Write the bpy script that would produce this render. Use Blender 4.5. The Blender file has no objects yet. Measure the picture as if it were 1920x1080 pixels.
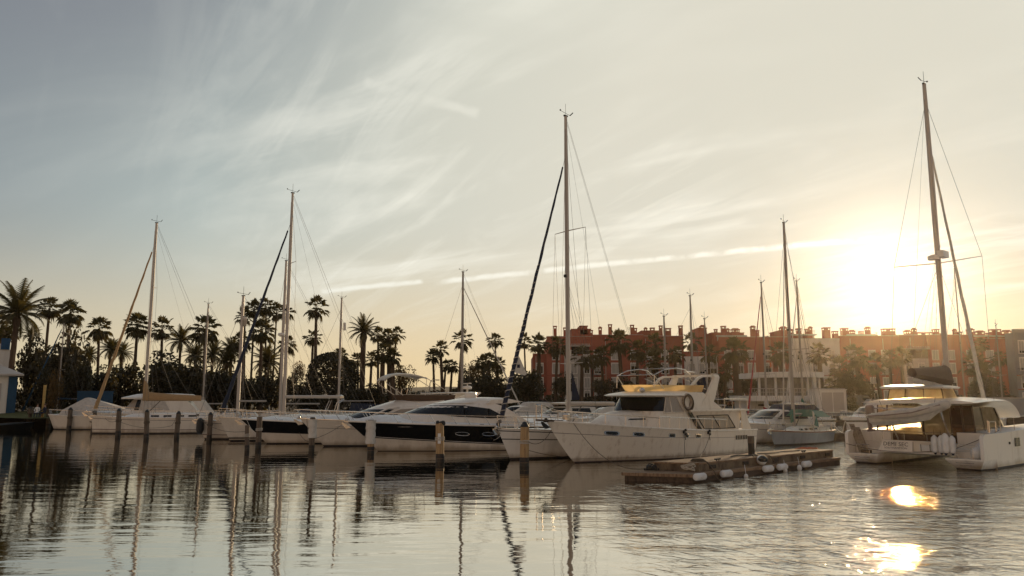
import bpy, math, random
from math import sin, cos, pi, radians, sqrt, atan2
from mathutils import Vector, Matrix, Euler

# ---------------------------------------------------------------- camera, sky, sun, exposure
C = bpy.context.scene.collection
S = bpy.context.scene
F = 1432.0                      # focal length in pixels of the 1920 wide photograph
H = 3.2                         # camera height above the water
PITCH = radians(8.1)
cam = bpy.data.cameras.new('camera'); cam_o = bpy.data.objects.new('camera', cam); C.objects.link(cam_o)
cam.sensor_width = 36; cam.lens = 36*F/1920; cam.clip_start = .1; cam.clip_end = 12000
cam_o.location = (0, 0, H); cam_o.rotation_euler = (pi/2+PITCH, 0, 0)
S.camera = cam_o
S.view_settings.view_transform = 'Standard'; S.view_settings.look = 'None'
S.view_settings.exposure = 0; S.view_settings.gamma = 1

def ray(px, py):
    u = (px-960)/F; v = (540-py)/F
    return Vector((u, cos(PITCH)-v*sin(PITCH), sin(PITCH)+v*cos(PITCH)))
def at(px, py, Y):              # point seen at a pixel of the photograph, Y metres away
    d = ray(px, py); t = Y/d.y
    return Vector((0, 0, H)) + d*t
def gp(px, py, z=0.0):          # point on the level z seen at a pixel
    d = ray(px, py); t = (z-H)/d.z
    return Vector((0, 0, H)) + d*t

SUN_DIR = ray(1664, 528).normalized()
SUN_EL = math.asin(SUN_DIR.z); SUN_AZ = atan2(SUN_DIR.x, SUN_DIR.y)

W = bpy.data.worlds.new('World'); S.world = W; W.use_nodes = True
nt = W.node_tree; N = nt.nodes; LK = nt.links; N.clear()
def wn(t, **k):
    n = N.new(t)
    for a, b in k.items(): setattr(n, a, b)
    return n
def wmath(op, a, b=None, c=None, clamp=False):
    n = N.new('ShaderNodeMath'); n.operation = op; n.use_clamp = clamp
    for i, v in enumerate((a, b, c)):
        if v is None: continue
        if isinstance(v, (int, float)): n.inputs[i].default_value = v
        else: LK.new(v, n.inputs[i])
    return n.outputs[0]
def wvec(op, a, b=None):
    n = N.new('ShaderNodeVectorMath'); n.operation = op
    for i, v in enumerate((a, b)):
        if v is None: continue
        if isinstance(v, (tuple, Vector)): n.inputs[i].default_value = tuple(v)
        else: LK.new(v, n.inputs[i])
    return n.outputs['Value'] if op in ('DOT_PRODUCT', 'LENGTH') else n.outputs[0]
def wmix(fac, a, b, mode='MIX'):
    n = N.new('ShaderNodeMix'); n.data_type = 'RGBA'; n.blend_type = mode; n.clamp_factor = True
    for i, v in ((0, fac), (6, a), (7, b)):
        if isinstance(v, (int, float)): n.inputs[i].default_value = v
        elif isinstance(v, tuple): n.inputs[i].default_value = (*v, 1) if len(v) == 3 else v
        else: LK.new(v, n.inputs[i])
    return n.outputs[2]
def wramp(fac, stops, interp='LINEAR'):
    n = N.new('ShaderNodeValToRGB'); n.color_ramp.interpolation = interp
    e = n.color_ramp.elements
    while len(e) < len(stops): e.new(.5)
    for q, (p, c) in zip(e, stops): q.position = p; q.color = (*c, 1)
    LK.new(fac, n.inputs[0]); return n.outputs[0]
def sm(x, a, b):                # smoothstep
    n = N.new('ShaderNodeMapRange'); n.interpolation_type = 'SMOOTHSTEP'; LK.new(x, n.inputs[0])
    n.inputs[1].default_value = a; n.inputs[2].default_value = b
    return n.outputs[0]
tc = wn('ShaderNodeTexCoord').outputs['Generated']
D = wvec('NORMALIZE', tc)
sep = N.new('ShaderNodeSeparateXYZ'); LK.new(D, sep.inputs[0]); dx, dy, dz = sep.outputs
sky = wn('ShaderNodeTexSky', sky_type='NISHITA', sun_disc=False)
sky.sun_elevation = SUN_EL; sky.sun_rotation = SUN_AZ; sky.air_density = 1.0; sky.dust_density = 3.0; sky.ozone_density = 1.0
cg = wvec('DOT_PRODUCT', D, SUN_DIR)                       # cosine of the angle from the sun
gam = wmath('DIVIDE', wmath('ARCCOSINE', wmath('MINIMUM', cg, 1.0)), pi)   # 0 at the sun .. 1 opposite
el = wmath('MULTIPLY', wmath('ARCSINE', wmath('MAXIMUM', dz, 0.0)), 2/pi)  # 0 horizon .. 1 zenith
# colour of the clear evening air by the angle from the sun, and its warm band by the horizon
air = wramp(gam, SKY_AIR) if 'SKY_AIR' in globals() else wramp(gam, [
    (0.0, (.60, .57, .47)), (.06, (.56, .54, .455)), (.12, (.57, .55, .465)), (.19, (.50, .505, .44)),
    (.27, (.345, .40, .385)), (.36, (.165, .205, .23)), (.5, (.125, .15, .18)), (.70, (.44, .30, .19)), (1.0, (.66, .42, .24))])
warm = wramp(gam, [(0.0, (.74, .56, .31)), (.1, (.68, .53, .31)), (.2, (.66, .50, .27)), (.34, (.58, .48, .30)), (.55, (.34, .25, .16)), (.75, (.50, .33, .20)), (1.0, (.68, .42, .23))])
hz = wmath('SUBTRACT', 1.0, sm(el, 0.0, .175))
hz = wmath('POWER', hz, 1.6)
base = wmix(hz, air, warm)
# the deepening of the sky overhead, away from the sun
top = wmath('MULTIPLY', sm(el, .10, .34), sm(gam, .17, .33))
base = wmix(wmath('MULTIPLY', top, .9), base, (.12, .135, .172))
# cirrus
zz = wmath('ADD', wmath('MAXIMUM', dz, 0.0), .16)
cx = wmath('DIVIDE', dx, zz); cy = wmath('DIVIDE', dy, zz)
comb = N.new('ShaderNodeCombineXYZ'); LK.new(cx, comb.inputs[0]); LK.new(cy, comb.inputs[1])
def cloud(rot, sc, scale, seed, detail, dist, rough=.55):
    m0 = wn('ShaderNodeMapping'); LK.new(comb.outputs[0], m0.inputs[0]); m0.inputs['Rotation'].default_value = (0, 0, radians(rot))
    m = wn('ShaderNodeMapping'); LK.new(m0.outputs[0], m.inputs[0]); m.inputs['Scale'].default_value = (*sc, 1); m.inputs['Location'].default_value = (seed, seed*.7, 0)
    n = wn('ShaderNodeTexNoise'); LK.new(m.outputs[0], n.inputs['Vector'])
    n.inputs['Scale'].default_value = scale; n.inputs['Detail'].default_value = detail; n.inputs['Roughness'].default_value = rough; n.inputs['Distortion'].default_value = dist
    return n.outputs['Fac']
c1 = cloud(34, (.36, 1.0), 1.7, 3.1, 9, 1.3)
c2 = cloud(10, (.6, 1.0), .8, 7.7, 5, .8)
c3 = cloud(58, (.35, 2.0), 2.6, 1.9, 9, 1.2, .62)
mass = sm(c2, .40, .58)
wisp = wmath('MULTIPLY', sm(c1, .41, .68), wmath('ADD', wmath('MULTIPLY', mass, .75), .25))
fine = wmath('MULTIPLY', sm(c3, .46, .66), mass)
veil = wmath('ADD', wmath('MULTIPLY', wisp, .75), wmath('MULTIPLY', fine, .35), clamp=True)
veil = wmath('MULTIPLY', veil, sm(dz, .03, .2))
veil = wmath('MULTIPLY', veil, wmath('SUBTRACT', 1.0, wmath('MULTIPLY', sm(gam, .20, .31), .86)))
cloudc = wramp(gam, [(0, (1, .96, .86)), (.1, (.84, .81, .70)), (.2, (.76, .75, .66)), (.33, (.62, .63, .58)), (.5, (.22, .23, .24)), (1, (.14, .14, .14))])
base = wmix(wmath('MULTIPLY', veil, .78), base, cloudc)
# contrails: thin bands along great circles
def trail(p0, p1, w, a, noise_s, curve=0.0):
    A = ray(*p0).normalized(); B = ray(*p1).normalized()
    n = A.cross(B).normalized(); t = (B-A).normalized(); mid = ((A+B)/2).normalized()
    off = wvec('DOT_PRODUCT', D, n); s = wvec('DOT_PRODUCT', wvec('SUBTRACT', D, mid), t)
    hl = (B-A).length/2
    s2 = wmath('MULTIPLY', s, s)
    off = wmath('ADD', off, wmath('MULTIPLY', s2, curve))
    nz = wn('ShaderNodeTexNoise'); LK.new(D, nz.inputs['Vector']); nz.inputs['Scale'].default_value = noise_s; nz.inputs['Detail'].default_value = 6
    off = wmath('ADD', off, wmath('MULTIPLY', wmath('SUBTRACT', nz.outputs[0], .5), w*1.6))
    band = wmath('SUBTRACT', 1.0, sm(wmath('ABSOLUTE', off), w*.15, w*1.2))
    ends = wmath('SUBTRACT', 1.0, sm(wmath('ABSOLUTE', s), hl*.9, hl*1.02))
    return wmath('MULTIPLY', wmath('MULTIPLY', band, ends), wmath('MULTIPLY', sm(nz.outputs[0], .25, .6), a))
t1 = trail((815, 528), (1690, 440), .0044, .85, 34, -.02)
t2 = trail((600, 547), (795, 528), .0040, .85, 30)
t3 = trail((680, 152), (900, 215), .008, .3, 20)
for t in (t1, t2, t3): base = wmix(t, base, cloudc)
# glare round the low sun
gl = wmath('POWER', wmath('MAXIMUM', cg, 0.0), 380.0)
gl2 = wmath('POWER', wmath('MAXIMUM', cg, 0.0), 48.0)
glow = wmix(wmath('MULTIPLY', gl2, 1.0), (0, 0, 0), (.03, .026, .018))
glow2 = wmix(wmath('MULTIPLY', gl, wmath('ADD', .45, wmath('MULTIPLY', c3, 1.1))), (0, 0, 0), (.50, .46, .40))
base = wmix(1.0, base, glow, 'ADD'); base = wmix(1.0, base, glow2, 'ADD')
bgA = wn('ShaderNodeBackground'); LK.new(wvec('MINIMUM', sky.outputs[0], (1.2, 1.1, .95)), bgA.inputs[0]); bgA.inputs[1].default_value = .05
bgB = wn('ShaderNodeBackground'); LK.new(base, bgB.inputs[0]); bgB.inputs[1].default_value = 1.18
ad = wn('ShaderNodeAddShader'); LK.new(bgA.outputs[0], ad.inputs[0]); LK.new(bgB.outputs[0], ad.inputs[1])
wo = wn('ShaderNodeOutputWorld'); LK.new(ad.outputs[0], wo.inputs[0])

sl = bpy.data.lights.new('sun', 'SUN'); sl.energy = 3.0; sl.angle = radians(.6); sl.color = (1.0, .72, .42)
so = bpy.data.objects.new('sun', sl); C.objects.link(so); so.rotation_euler = SUN_DIR.to_track_quat('Z', 'Y').to_euler(); so.location = (60, 100, 60)

# ---------------------------------------------------------------- materials
def mat(name, col, rough=.5, *, scum=False, metal=0, var=.12, scale=4.0, stretch=(1, 1, 1), col2=None, thr=(.45, .7), bump=0, bscale=20, spec=.5, trans=0, coat=0):
    m = bpy.data.materials.new(name); m.use_nodes = True; t = m.node_tree; n = t.nodes; l = t.links
    b = n['Principled BSDF']; b.inputs['Roughness'].default_value = rough; b.inputs['Metallic'].default_value = metal
    b.inputs['Specular IOR Level'].default_value = spec; b.inputs['Transmission Weight'].default_value = trans; b.inputs['Coat Weight'].default_value = coat
    tc = n.new('ShaderNodeTexCoord'); mp = n.new('ShaderNodeMapping'); mp.inputs['Scale'].default_value = stretch; l.new(tc.outputs['Object'], mp.inputs[0])
    nz = n.new('ShaderNodeTexNoise'); nz.inputs['Scale'].default_value = scale; nz.inputs['Detail'].default_value = 7; nz.inputs['Roughness'].default_value = .62; l.new(mp.outputs[0], nz.inputs['Vector'])
    r = n.new('ShaderNodeValToRGB'); l.new(nz.outputs[0], r.inputs[0])
    c2 = col2 or tuple(c*(1-var*2) for c in col)
    r.color_ramp.elements[0].position = thr[0]; r.color_ramp.elements[0].color = (*col, 1)
    r.color_ramp.elements[1].position = thr[1]; r.color_ramp.elements[1].color = (*c2, 1)
    l.new(r.outputs[0], b.inputs['Base Color'])
    if scum:                                               # brown tide mark of weed and rust just above the water
        sz = n.new('ShaderNodeSeparateXYZ'); l.new(tc.outputs['Object'], sz.inputs[0]); ad_ = n.new('ShaderNodeMath'); ad_.operation = 'MULTIPLY_ADD'; l.new(nz.outputs[0], ad_.inputs[0]); ad_.inputs[1].default_value = -.55; l.new(sz.outputs[2], ad_.inputs[2])
        mr = n.new('ShaderNodeMapRange'); mr.interpolation_type = 'SMOOTHSTEP'; l.new(ad_.outputs[0], mr.inputs[0]); mr.inputs[1].default_value = -.22; mr.inputs[2].default_value = .16; mr.inputs[3].default_value = .75; mr.inputs[4].default_value = 0
        st = n.new('ShaderNodeTexNoise'); mp2 = n.new('ShaderNodeMapping'); mp2.inputs['Scale'].default_value = (2.2, 2.2, .10); l.new(tc.outputs['Object'], mp2.inputs[0]); l.new(mp2.outputs[0], st.inputs['Vector']); st.inputs['Scale'].default_value = 1.6; st.inputs['Detail'].default_value = 5
        r2 = n.new('ShaderNodeMapRange'); l.new(st.outputs[0], r2.inputs[0]); r2.inputs[1].default_value = .56; r2.inputs[2].default_value = .74; r2.inputs[4].default_value = .22
        m1 = n.new('ShaderNodeMix'); m1.data_type = 'RGBA'; l.new(r2.outputs[0], m1.inputs[0]); l.new(r.outputs[0], m1.inputs[6]); m1.inputs[7].default_value = (.36, .25, .16, 1)
        m2 = n.new('ShaderNodeMix'); m2.data_type = 'RGBA'; l.new(mr.outputs[0], m2.inputs[0]); l.new(m1.outputs[2], m2.inputs[6]); m2.inputs[7].default_value = (.24, .17, .10, 1); l.new(m2.outputs[2], b.inputs['Base Color'])
    if bump:
        nb = n.new('ShaderNodeTexNoise'); nb.inputs['Scale'].default_value = bscale; nb.inputs['Detail'].default_value = 5; l.new(mp.outputs[0], nb.inputs['Vector'])
        bp = n.new('ShaderNodeBump'); bp.inputs['Distance'].default_value = bump; l.new(nb.outputs[0], bp.inputs['Height']); l.new(bp.outputs[0], b.inputs['Normal'])
    return m
MT = dict(
    gel=mat('white_gelcoat', (.76, .70, .62), .22, scum=True, bump=.006, bscale=1.2, var=.07, scale=1.3, stretch=(1, 1, .35), col2=(.58, .53, .46), thr=(.5, .8)),
    gelc=mat('cream_gelcoat', (.70, .61, .50), .3, scum=True, bump=.006, bscale=1.2, scale=1.1, stretch=(1, 1, .3), col2=(.52, .44, .35), thr=(.48, .75)),
    geld=mat('weathered_gelcoat', (.76, .68, .57), .35, scum=True, bump=.006, bscale=1.4, scale=2.2, stretch=(1.6, 1.6, .28), col2=(.40, .30, .21), thr=(.55, .85)),
    deck=mat('deck_white', (.74, .73, .71), .45, scale=3, col2=(.62, .59, .55)),
    black=mat('black_paint', (.004, .004, .004), .3, var=.1, scale=2, spec=.08),
    boot=mat('bottom_paint', (.02, .016, .014), .6, scale=6, col2=(.05, .03, .02)),
    navy=mat('navy_canvas', (.012, .018, .04), .8, scale=5, bump=.01, bscale=9),
    blue=mat('blue_canvas', (.015, .06, .12), .75, scale=5, bump=.01, bscale=9),
    glass=mat('dark_glass', (.006, .006, .007), .06, var=.0, scale=2, spec=.35),
    curtain=mat('curtained_glass', (.36, .30, .24), .22, scale=9, stretch=(5, 1, .2), col2=(.20, .15, .11)),
    steel=mat('stainless_steel', (.62, .58, .54), .22, metal=1, scale=8),
    alu=mat('mast_aluminium', (.38, .33, .28), .5, metal=.1, scale=3, stretch=(1, 1, .1)),
    mastw=mat('mast_white', (.52, .45, .38), .5, scale=4, stretch=(1, 1, .1), col2=(.34, .28, .22), thr=(.55, .85)),
    wire=mat('rigging_wire', (.16, .14, .12), .5, metal=.6),
    tan=mat('tan_canvas', (.40, .25, .12), .85, scale=6, stretch=(1, 1, 4), bump=.02, bscale=7),
    beige=mat('beige_canvas', (.55, .50, .44), .85, scale=4, bump=.015, bscale=6),
    cream=mat('cream_canvas', (.66, .62, .54), .85, scale=4, bump=.015, bscale=6),
    yellow=mat('yellow_awning', (.72, .50, .24), .75, scale=3, col2=(.55, .36, .16)),
    green=mat('green_canvas', (.06, .17, .13), .8, scale=6, bump=.02, bscale=7),
    brownc=mat('brown_canvas', (.09, .055, .035), .85, scale=4, bump=.02, bscale=6),
    red=mat('red_canvas', (.32, .02, .03), .75),
    rope=mat('rope', (.10, .075, .05), .9, scale=30),
    ropew=mat('white_rope', (.50, .44, .36), .9, scale=30),
    rubber=mat('black_rubber', (.015, .015, .015), .6),
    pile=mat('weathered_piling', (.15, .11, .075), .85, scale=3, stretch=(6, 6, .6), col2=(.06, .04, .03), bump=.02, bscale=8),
    pilet=mat('sunlit_piling', (.42, .27, .13), .85, scale=3, stretch=(6, 6, .5), col2=(.24, .14, .07), bump=.02, bscale=8),  # lighter golden copy of the piling, sunlight put into its colour
    pilew=mat('wet_piling', (.02, .016, .012), .4, scale=6, bump=.03, bscale=6),
    sleeve=mat('white_sleeve', (.62, .57, .50), .8, scale=3, stretch=(1, 1, .5), col2=(.40, .33, .26), bump=.03, bscale=5),
    conc=mat('dock_concrete', (.20, .15, .10), .9, scale=2.6, stretch=(1, 1, .5), col2=(.06, .042, .03), bump=.02, bscale=10),
    plank=mat('dock_planks', (.27, .17, .10), .85, scale=3, stretch=(.5, 5, 1), col2=(.09, .055, .035), bump=.015, bscale=12),
    timber=mat('dark_timber', (.09, .06, .04), .85, scale=4, stretch=(.4, 3, 1), col2=(.035, .022, .016), bump=.02, bscale=10),
    teak=mat('varnished_teak', (.22, .09, .045), .4, scale=5, stretch=(1, 6, 1)),
    fend=mat('white_fender', (.70, .68, .65), .4, scale=4, col2=(.50, .44, .38), thr=(.5, .8)),
    bluehull=mat('slate_blue_paint', (.24, .25, .26), .28, scale=2, stretch=(1, 1, .3), col2=(.17, .175, .18)),
    dink=mat('grey_rubber_tube', (.50, .45, .38), .55, scale=4),
    dinks=mat('dinghy_stripe', (.20, .14, .12), .6),
    skin=mat('skin', (.35, .2, .14), .6),
    wood=mat('weathered_gangway', (.26, .20, .14), .85, scale=5, stretch=(1, 1, 4), col2=(.12, .08, .05), bump=.01, bscale=10),
    orange=mat('orange_plastic', (.55, .13, .03), .5),
)

def vinyl(name, tint, body, share, glow=.2):
    m = bpy.data.materials.new(name); m.use_nodes = True; t = m.node_tree; n = t.nodes; l = t.links
    b = n['Principled BSDF']; b.inputs['Base Color'].default_value = (*body, 1); b.inputs['Roughness'].default_value = .12
    tc = n.new('ShaderNodeTexCoord'); z = n.new('ShaderNodeTexNoise'); z.inputs['Scale'].default_value = 2.5; z.inputs['Detail'].default_value = 4; l.new(tc.outputs['Object'], z.inputs['Vector'])
    bp = n.new('ShaderNodeBump'); bp.inputs['Distance'].default_value = .02; l.new(z.outputs[0], bp.inputs['Height']); l.new(bp.outputs[0], b.inputs['Normal'])
    tr = n.new('ShaderNodeBsdfTransparent'); tr.inputs[0].default_value = (*tint, 1); mx = n.new('ShaderNodeMixShader')
    mr = n.new('ShaderNodeMapRange'); l.new(z.outputs[0], mr.inputs[0]); mr.inputs[1].default_value = .3; mr.inputs[2].default_value = .7; mr.inputs[3].default_value = share-.12; mr.inputs[4].default_value = share+.12; l.new(mr.outputs[0], mx.inputs[0])
    tl = n.new('ShaderNodeBsdfTranslucent'); tl.inputs[0].default_value = (*tint, 1); m0 = n.new('ShaderNodeMixShader'); m0.inputs[0].default_value = glow; l.new(b.outputs[0], m0.inputs[1]); l.new(tl.outputs[0], m0.inputs[2])
    l.new(tr.outputs[0], mx.inputs[1]); l.new(m0.outputs[0], mx.inputs[2]); l.new(mx.outputs[0], n['Material Output'].inputs[0]); return m
MT['clear'] = vinyl('clear_vinyl', (.95, .82, .58), (.45, .33, .2), .45, .75)
MT['tint'] = vinyl('smoked_vinyl', (.45, .27, .16), (.06, .03, .02), .45)

yt = MT['yellow'].node_tree; tl = yt.nodes.new('ShaderNodeBsdfTranslucent'); tl.inputs[0].default_value = (.88, .60, .26, 1); ys = yt.nodes.new('ShaderNodeMixShader'); ys.inputs[0].default_value = .6
yt.links.new(yt.nodes['Principled BSDF'].outputs[0], ys.inputs[1]); yt.links.new(tl.outputs[0], ys.inputs[2]); yt.links.new(ys.outputs[0], yt.nodes['Material Output'].inputs[0])

# ---------------------------------------------------------------- mesh builder
class MB:
    def __init__(s): s.v = []; s.f = []; s.m = []
    def add(s, vs, fs, mi=0):
        k = len(s.v); s.v += [tuple(v) for v in vs]; s.f += [tuple(i+k for i in f) for f in fs]; s.m += [mi]*len(fs); return s
    def box(s, x0, x1, y0, y1, z0, z1, mi=0):
        return s.add([(x0, y0, z0), (x1, y0, z0), (x1, y1, z0), (x0, y1, z0), (x0, y0, z1), (x1, y0, z1), (x1, y1, z1), (x0, y1, z1)],
                     [(0, 3, 2, 1), (4, 5, 6, 7), (0, 1, 5, 4), (1, 2, 6, 5), (2, 3, 7, 6), (3, 0, 4, 7)], mi)
    def bbox(s, x0, x1, y0, y1, z0, z1, b, mi=0):       # box with chamfered vertical and top edges
        def ring(i, z): return [(x0+i+b, y0+i, z), (x1-i-b, y0+i, z), (x1-i, y0+i+b, z), (x1-i, y1-i-b, z), (x1-i-b, y1-i, z), (x0+i+b, y1-i, z), (x0+i, y1-i-b, z), (x0+i, y0+i+b, z)]
        return s.loft([ring(0, z0), ring(0, z1-b), ring(b*.7, z1)], mi=mi)
    def loft(s, rings, mi=0, caps=True, closed=True):
        n = len(rings[0]); k = len(s.v)
        for r in rings: s.v += [tuple(p) for p in r]
        cnt = n if closed else n-1
        for i in range(len(rings)-1):
            for j in range(cnt):
                a = k+i*n+j; b = k+i*n+(j+1) % n
                s.f.append((a, b, b+n, a+n)); s.m.append(mi)
        if caps and closed:
            s.f.append(tuple(k+j for j in range(n))[::-1]); s.m.append(mi)
            s.f.append(tuple(k+(len(rings)-1)*n+j for j in range(n))); s.m.append(mi)
        return s
    def grid(s, rows, mi=0): return s.loft(rows, mi, caps=False, closed=False)
    def tube(s, pts, r, n=6, mi=0, caps=True):
        pts = [Vector(p) for p in pts]; rs = r if isinstance(r, (list, tuple)) else [r]*len(pts)
        rings = []; up = Vector((0, 0, 1)); prev = None
        for i, p in enumerate(pts):
            d = (pts[min(i+1, len(pts)-1)]-pts[max(i-1, 0)]).normalized()
            if prev is None:
                a = d.cross(up) if abs(d.z) < .95 else d.cross(Vector((1, 0, 0)))
            else: a = prev - d*prev.dot(d)
            a.normalize(); prev = a; b = d.cross(a)
            rings.append([p+(a*cos(2*pi*j/n)+b*sin(2*pi*j/n))*rs[i] for j in range(n)])
        return s.loft(rings, mi, caps)
    def lathe(s, prof, n=12, c=(0, 0, 0), mi=0, ax='z'):
        rings = []
        for r, z in prof:
            ring = []
            for j in range(n):
                a = 2*pi*j/n
                p = (r*cos(a), r*sin(a), z) if ax == 'z' else ((z, r*cos(a), r*sin(a)) if ax == 'x' else (r*sin(a), z, r*cos(a)))
                ring.append((c[0]+p[0], c[1]+p[1], c[2]+p[2]))
            rings.append(ring)
        return s.loft(rings, mi)
    def torus(s, c, R, r, ax='y', n=20):
        pts = []
        for i in range(n+1):
            a = 2*pi*i/n; u, v = R*cos(a), R*sin(a); pts.append((c[0]+u, c[1], c[2]+v) if ax == 'y' else (c[0], c[1]+u, c[2]+v))
        return s.tube(pts, r, 8, caps=False)
    def ball(s, c, rx, ry=None, rz=None, n=10, mi=0):
        ry = ry or rx; rz = rz or rx; rings = []
        for i in range(1, n):
            t = pi*i/n - pi/2
            rings.append([(c[0]+rx*cos(t)*cos(2*pi*j/n), c[1]+ry*cos(t)*sin(2*pi*j/n), c[2]+rz*sin(t)) for j in range(n)])
        return s.loft(rings, mi)
    def prism(s, poly, y0, y1, mi=0, ax='y'):           # polygon of (x, z) given thickness in y
        if ax == 'y': a = [(x, y0, z) for x, z in poly]; b = [(x, y1, z) for x, z in poly]
        elif ax == 'x': a = [(y0, x, z) for x, z in poly]; b = [(y1, x, z) for x, z in poly]
        else: a = [(x, z, y0) for x, z in poly]; b = [(x, z, y1) for x, z in poly]
        return s.loft([a, b], mi)
    def build(s, name, ms, parent=None, smooth=False, loc=None, rz=0):
        me = bpy.data.meshes.new(name); me.from_pydata(s.v, [], s.f); me.update()
        for m in (ms if isinstance(ms, (list, tuple)) else [ms]): me.materials.append(MT[m] if isinstance(m, str) else m)
        me.polygons.foreach_set('material_index', s.m)
        if smooth:
            me.polygons.foreach_set('use_smooth', [True]*len(s.f))
            try: me.set_sharp_from_angle(angle=radians(38))
            except Exception: pass
        o = bpy.data.objects.new(name, me); C.objects.link(o)
        if parent: o.parent = parent
        if loc is not None: o.location = loc
        o.rotation_euler.z = rz
        return o
def tag(o, label=None, cat=None, group=None, kind=None):
    if label: o['label'] = label
    if cat: o['category'] = cat
    if group: o['group'] = group
    if kind: o['kind'] = kind
    return o
def empty(name, loc=(0, 0, 0), rz=0, label=None, cat=None, group=None):
    o = bpy.data.objects.new(name, None); C.objects.link(o); o.location = loc; o.rotation_euler.z = rz; o.empty_display_size = .3
    return tag(o, label, cat, group)
KIDS = {}
def copy_tree(src, loc=None, rz=None, label=None, group=None, parent=None):
    c = src.copy(); C.objects.link(c)
    if parent: c.parent = parent
    if loc is not None: c.location = loc
    if rz is not None: c.rotation_euler.z = rz
    if label: c['label'] = label
    if group: c['group'] = group
    for ch in list(src.children): copy_tree(ch, parent=c)
    return c
def catenary(a, b, sag, n=12):
    a = Vector(a); b = Vector(b)
    return [a.lerp(b, i/n)-Vector((0, 0, sag*4*(i/n)*(1-i/n))) for i in range(n+1)]
# ---------------------------------------------------------------- water, land
def water_material():
    m = bpy.data.materials.new('harbour_water'); m.use_nodes = True; t = m.node_tree; n = t.nodes; l = t.links
    b = n['Principled BSDF']; b.inputs['Base Color'].default_value = (.010, .010, .008, 1); b.inputs['Roughness'].default_value = .015
    b.inputs['IOR'].default_value = 13.0; b.inputs['Specular Tint'].default_value = (1, .97, .9, 1)
    tc = n.new('ShaderNodeTexCoord')
    def noise(sc, stretch, rot, detail, rough=.5, dist=0):
        mp = n.new('ShaderNodeMapping'); mp.inputs['Scale'].default_value = stretch; mp.inputs['Rotation'].default_value = (0, 0, radians(rot)); l.new(tc.outputs['Object'], mp.inputs[0])
        z = n.new('ShaderNodeTexNoise'); z.inputs['Scale'].default_value = sc; z.inputs['Detail'].default_value = detail; z.inputs['Roughness'].default_value = rough; z.inputs['Distortion'].default_value = dist
        l.new(mp.outputs[0], z.inputs['Vector']); return z.outputs[0]
    def crest(sc, stretch, rot, detail, dist=0):
        m0 = n.new('ShaderNodeMapping'); m0.inputs['Rotation'].default_value = (0, 0, radians(rot)); l.new(tc.outputs['Object'], m0.inputs[0])
        mp = n.new('ShaderNodeMapping'); mp.inputs['Scale'].default_value = stretch; l.new(m0.outputs[0], mp.inputs[0])
        z = n.new('ShaderNodeTexNoise'); z.inputs['Scale'].default_value = sc; z.inputs['Detail'].default_value = detail; z.inputs['Distortion'].default_value = dist; l.new(mp.outputs[0], z.inputs['Vector']); return z.outputs[0]
    def mth(op, a, c=None, d=None):
        q = n.new('ShaderNodeMath'); q.operation = op
        for i, v in enumerate((a, c, d)):
            if v is None: continue
            if isinstance(v, (int, float)): q.inputs[i].default_value = v
            else: l.new(v, q.inputs[i])
        return q.outputs[0]
    def smooth(x, a, c, o0=0., o1=1.):
        q = n.new('ShaderNodeMapRange'); q.interpolation_type = 'SMOOTHSTEP'; l.new(x, q.inputs[0]); q.inputs[1].default_value = a; q.inputs[2].default_value = c; q.inputs[3].default_value = o0; q.inputs[4].default_value = o1; return q.outputs[0]
    sp = n.new('ShaderNodeSeparateXYZ'); l.new(tc.outputs['Object'], sp.inputs[0])
    side = mth('SUBTRACT', sp.outputs[0], mth('MULTIPLY', sp.outputs[1], .10))      # breeze reaches only the right-hand water
    patch = noise(.09, (1, .8, 1), 20, 3)
    breeze = smooth(mth('ADD', side, mth('MULTIPLY', mth('SUBTRACT', patch, .5), 9)), -1.2, 5.5)
    long = noise(.75, (.42, 1.5, 1), 6, 2, .4)
    mid = noise(2.2, (.5, 1.6, 1), -8, 3, .5)
    fine = noise(6.5, (.6, 1.5, 1), 12, 3, .5)
    calm = mth('ADD', mth('MULTIPLY', long, .015), mth('ADD', mth('MULTIPLY', mid, .0046), mth('MULTIPLY', fine, .0004)))
    rid = mth('MAXIMUM', mth('SUBTRACT', crest(4.6, (.26, 1.15, 1), 52, 3, .4), .55), 0.0)
    rid2 = mth('MAXIMUM', mth('SUBTRACT', crest(3.4, (.35, 1.2, 1), 8, 3, .5), .57), 0.0)
    ruff = mth('ADD', mth('ADD', mth('MULTIPLY', long, .045), mth('MULTIPLY', mid, .018)), mth('ADD', mth('ADD', mth('MULTIPLY', rid, .16), mth('MULTIPLY', rid2, .12)), mth('MULTIPLY', fine, .009)))
    mx = n.new('ShaderNodeMix'); mx.data_type = 'FLOAT'; l.new(breeze, mx.inputs[0]); l.new(calm, mx.inputs[2]); l.new(ruff, mx.inputs[3])
    rg = smooth(mth('ADD', side, mth('MULTIPLY', mth('SUBTRACT', patch, .5), 9)), -1.0, 6.0, .015, .05); l.new(rg, b.inputs['Roughness'])
    far = smooth(sp.outputs[1], 18., 60., 1.0, .8)
    h = mth('MULTIPLY', mx.outputs[0], far)
    bp = n.new('ShaderNodeBump'); bp.inputs['Strength'].default_value = 1; bp.inputs['Distance'].default_value = 1.0; l.new(h, bp.inputs['Height']); l.new(bp.outputs[0], b.inputs['Normal'])
    return m
MT['water'] = water_material()
w = MB(); w.add([(-900, -120, 0), (900, -120, 0), (900, 240, 0), (-900, 240, 0)], [(0, 1, 2, 3)]); tag(w.build('water', 'water'), kind='structure')

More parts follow.
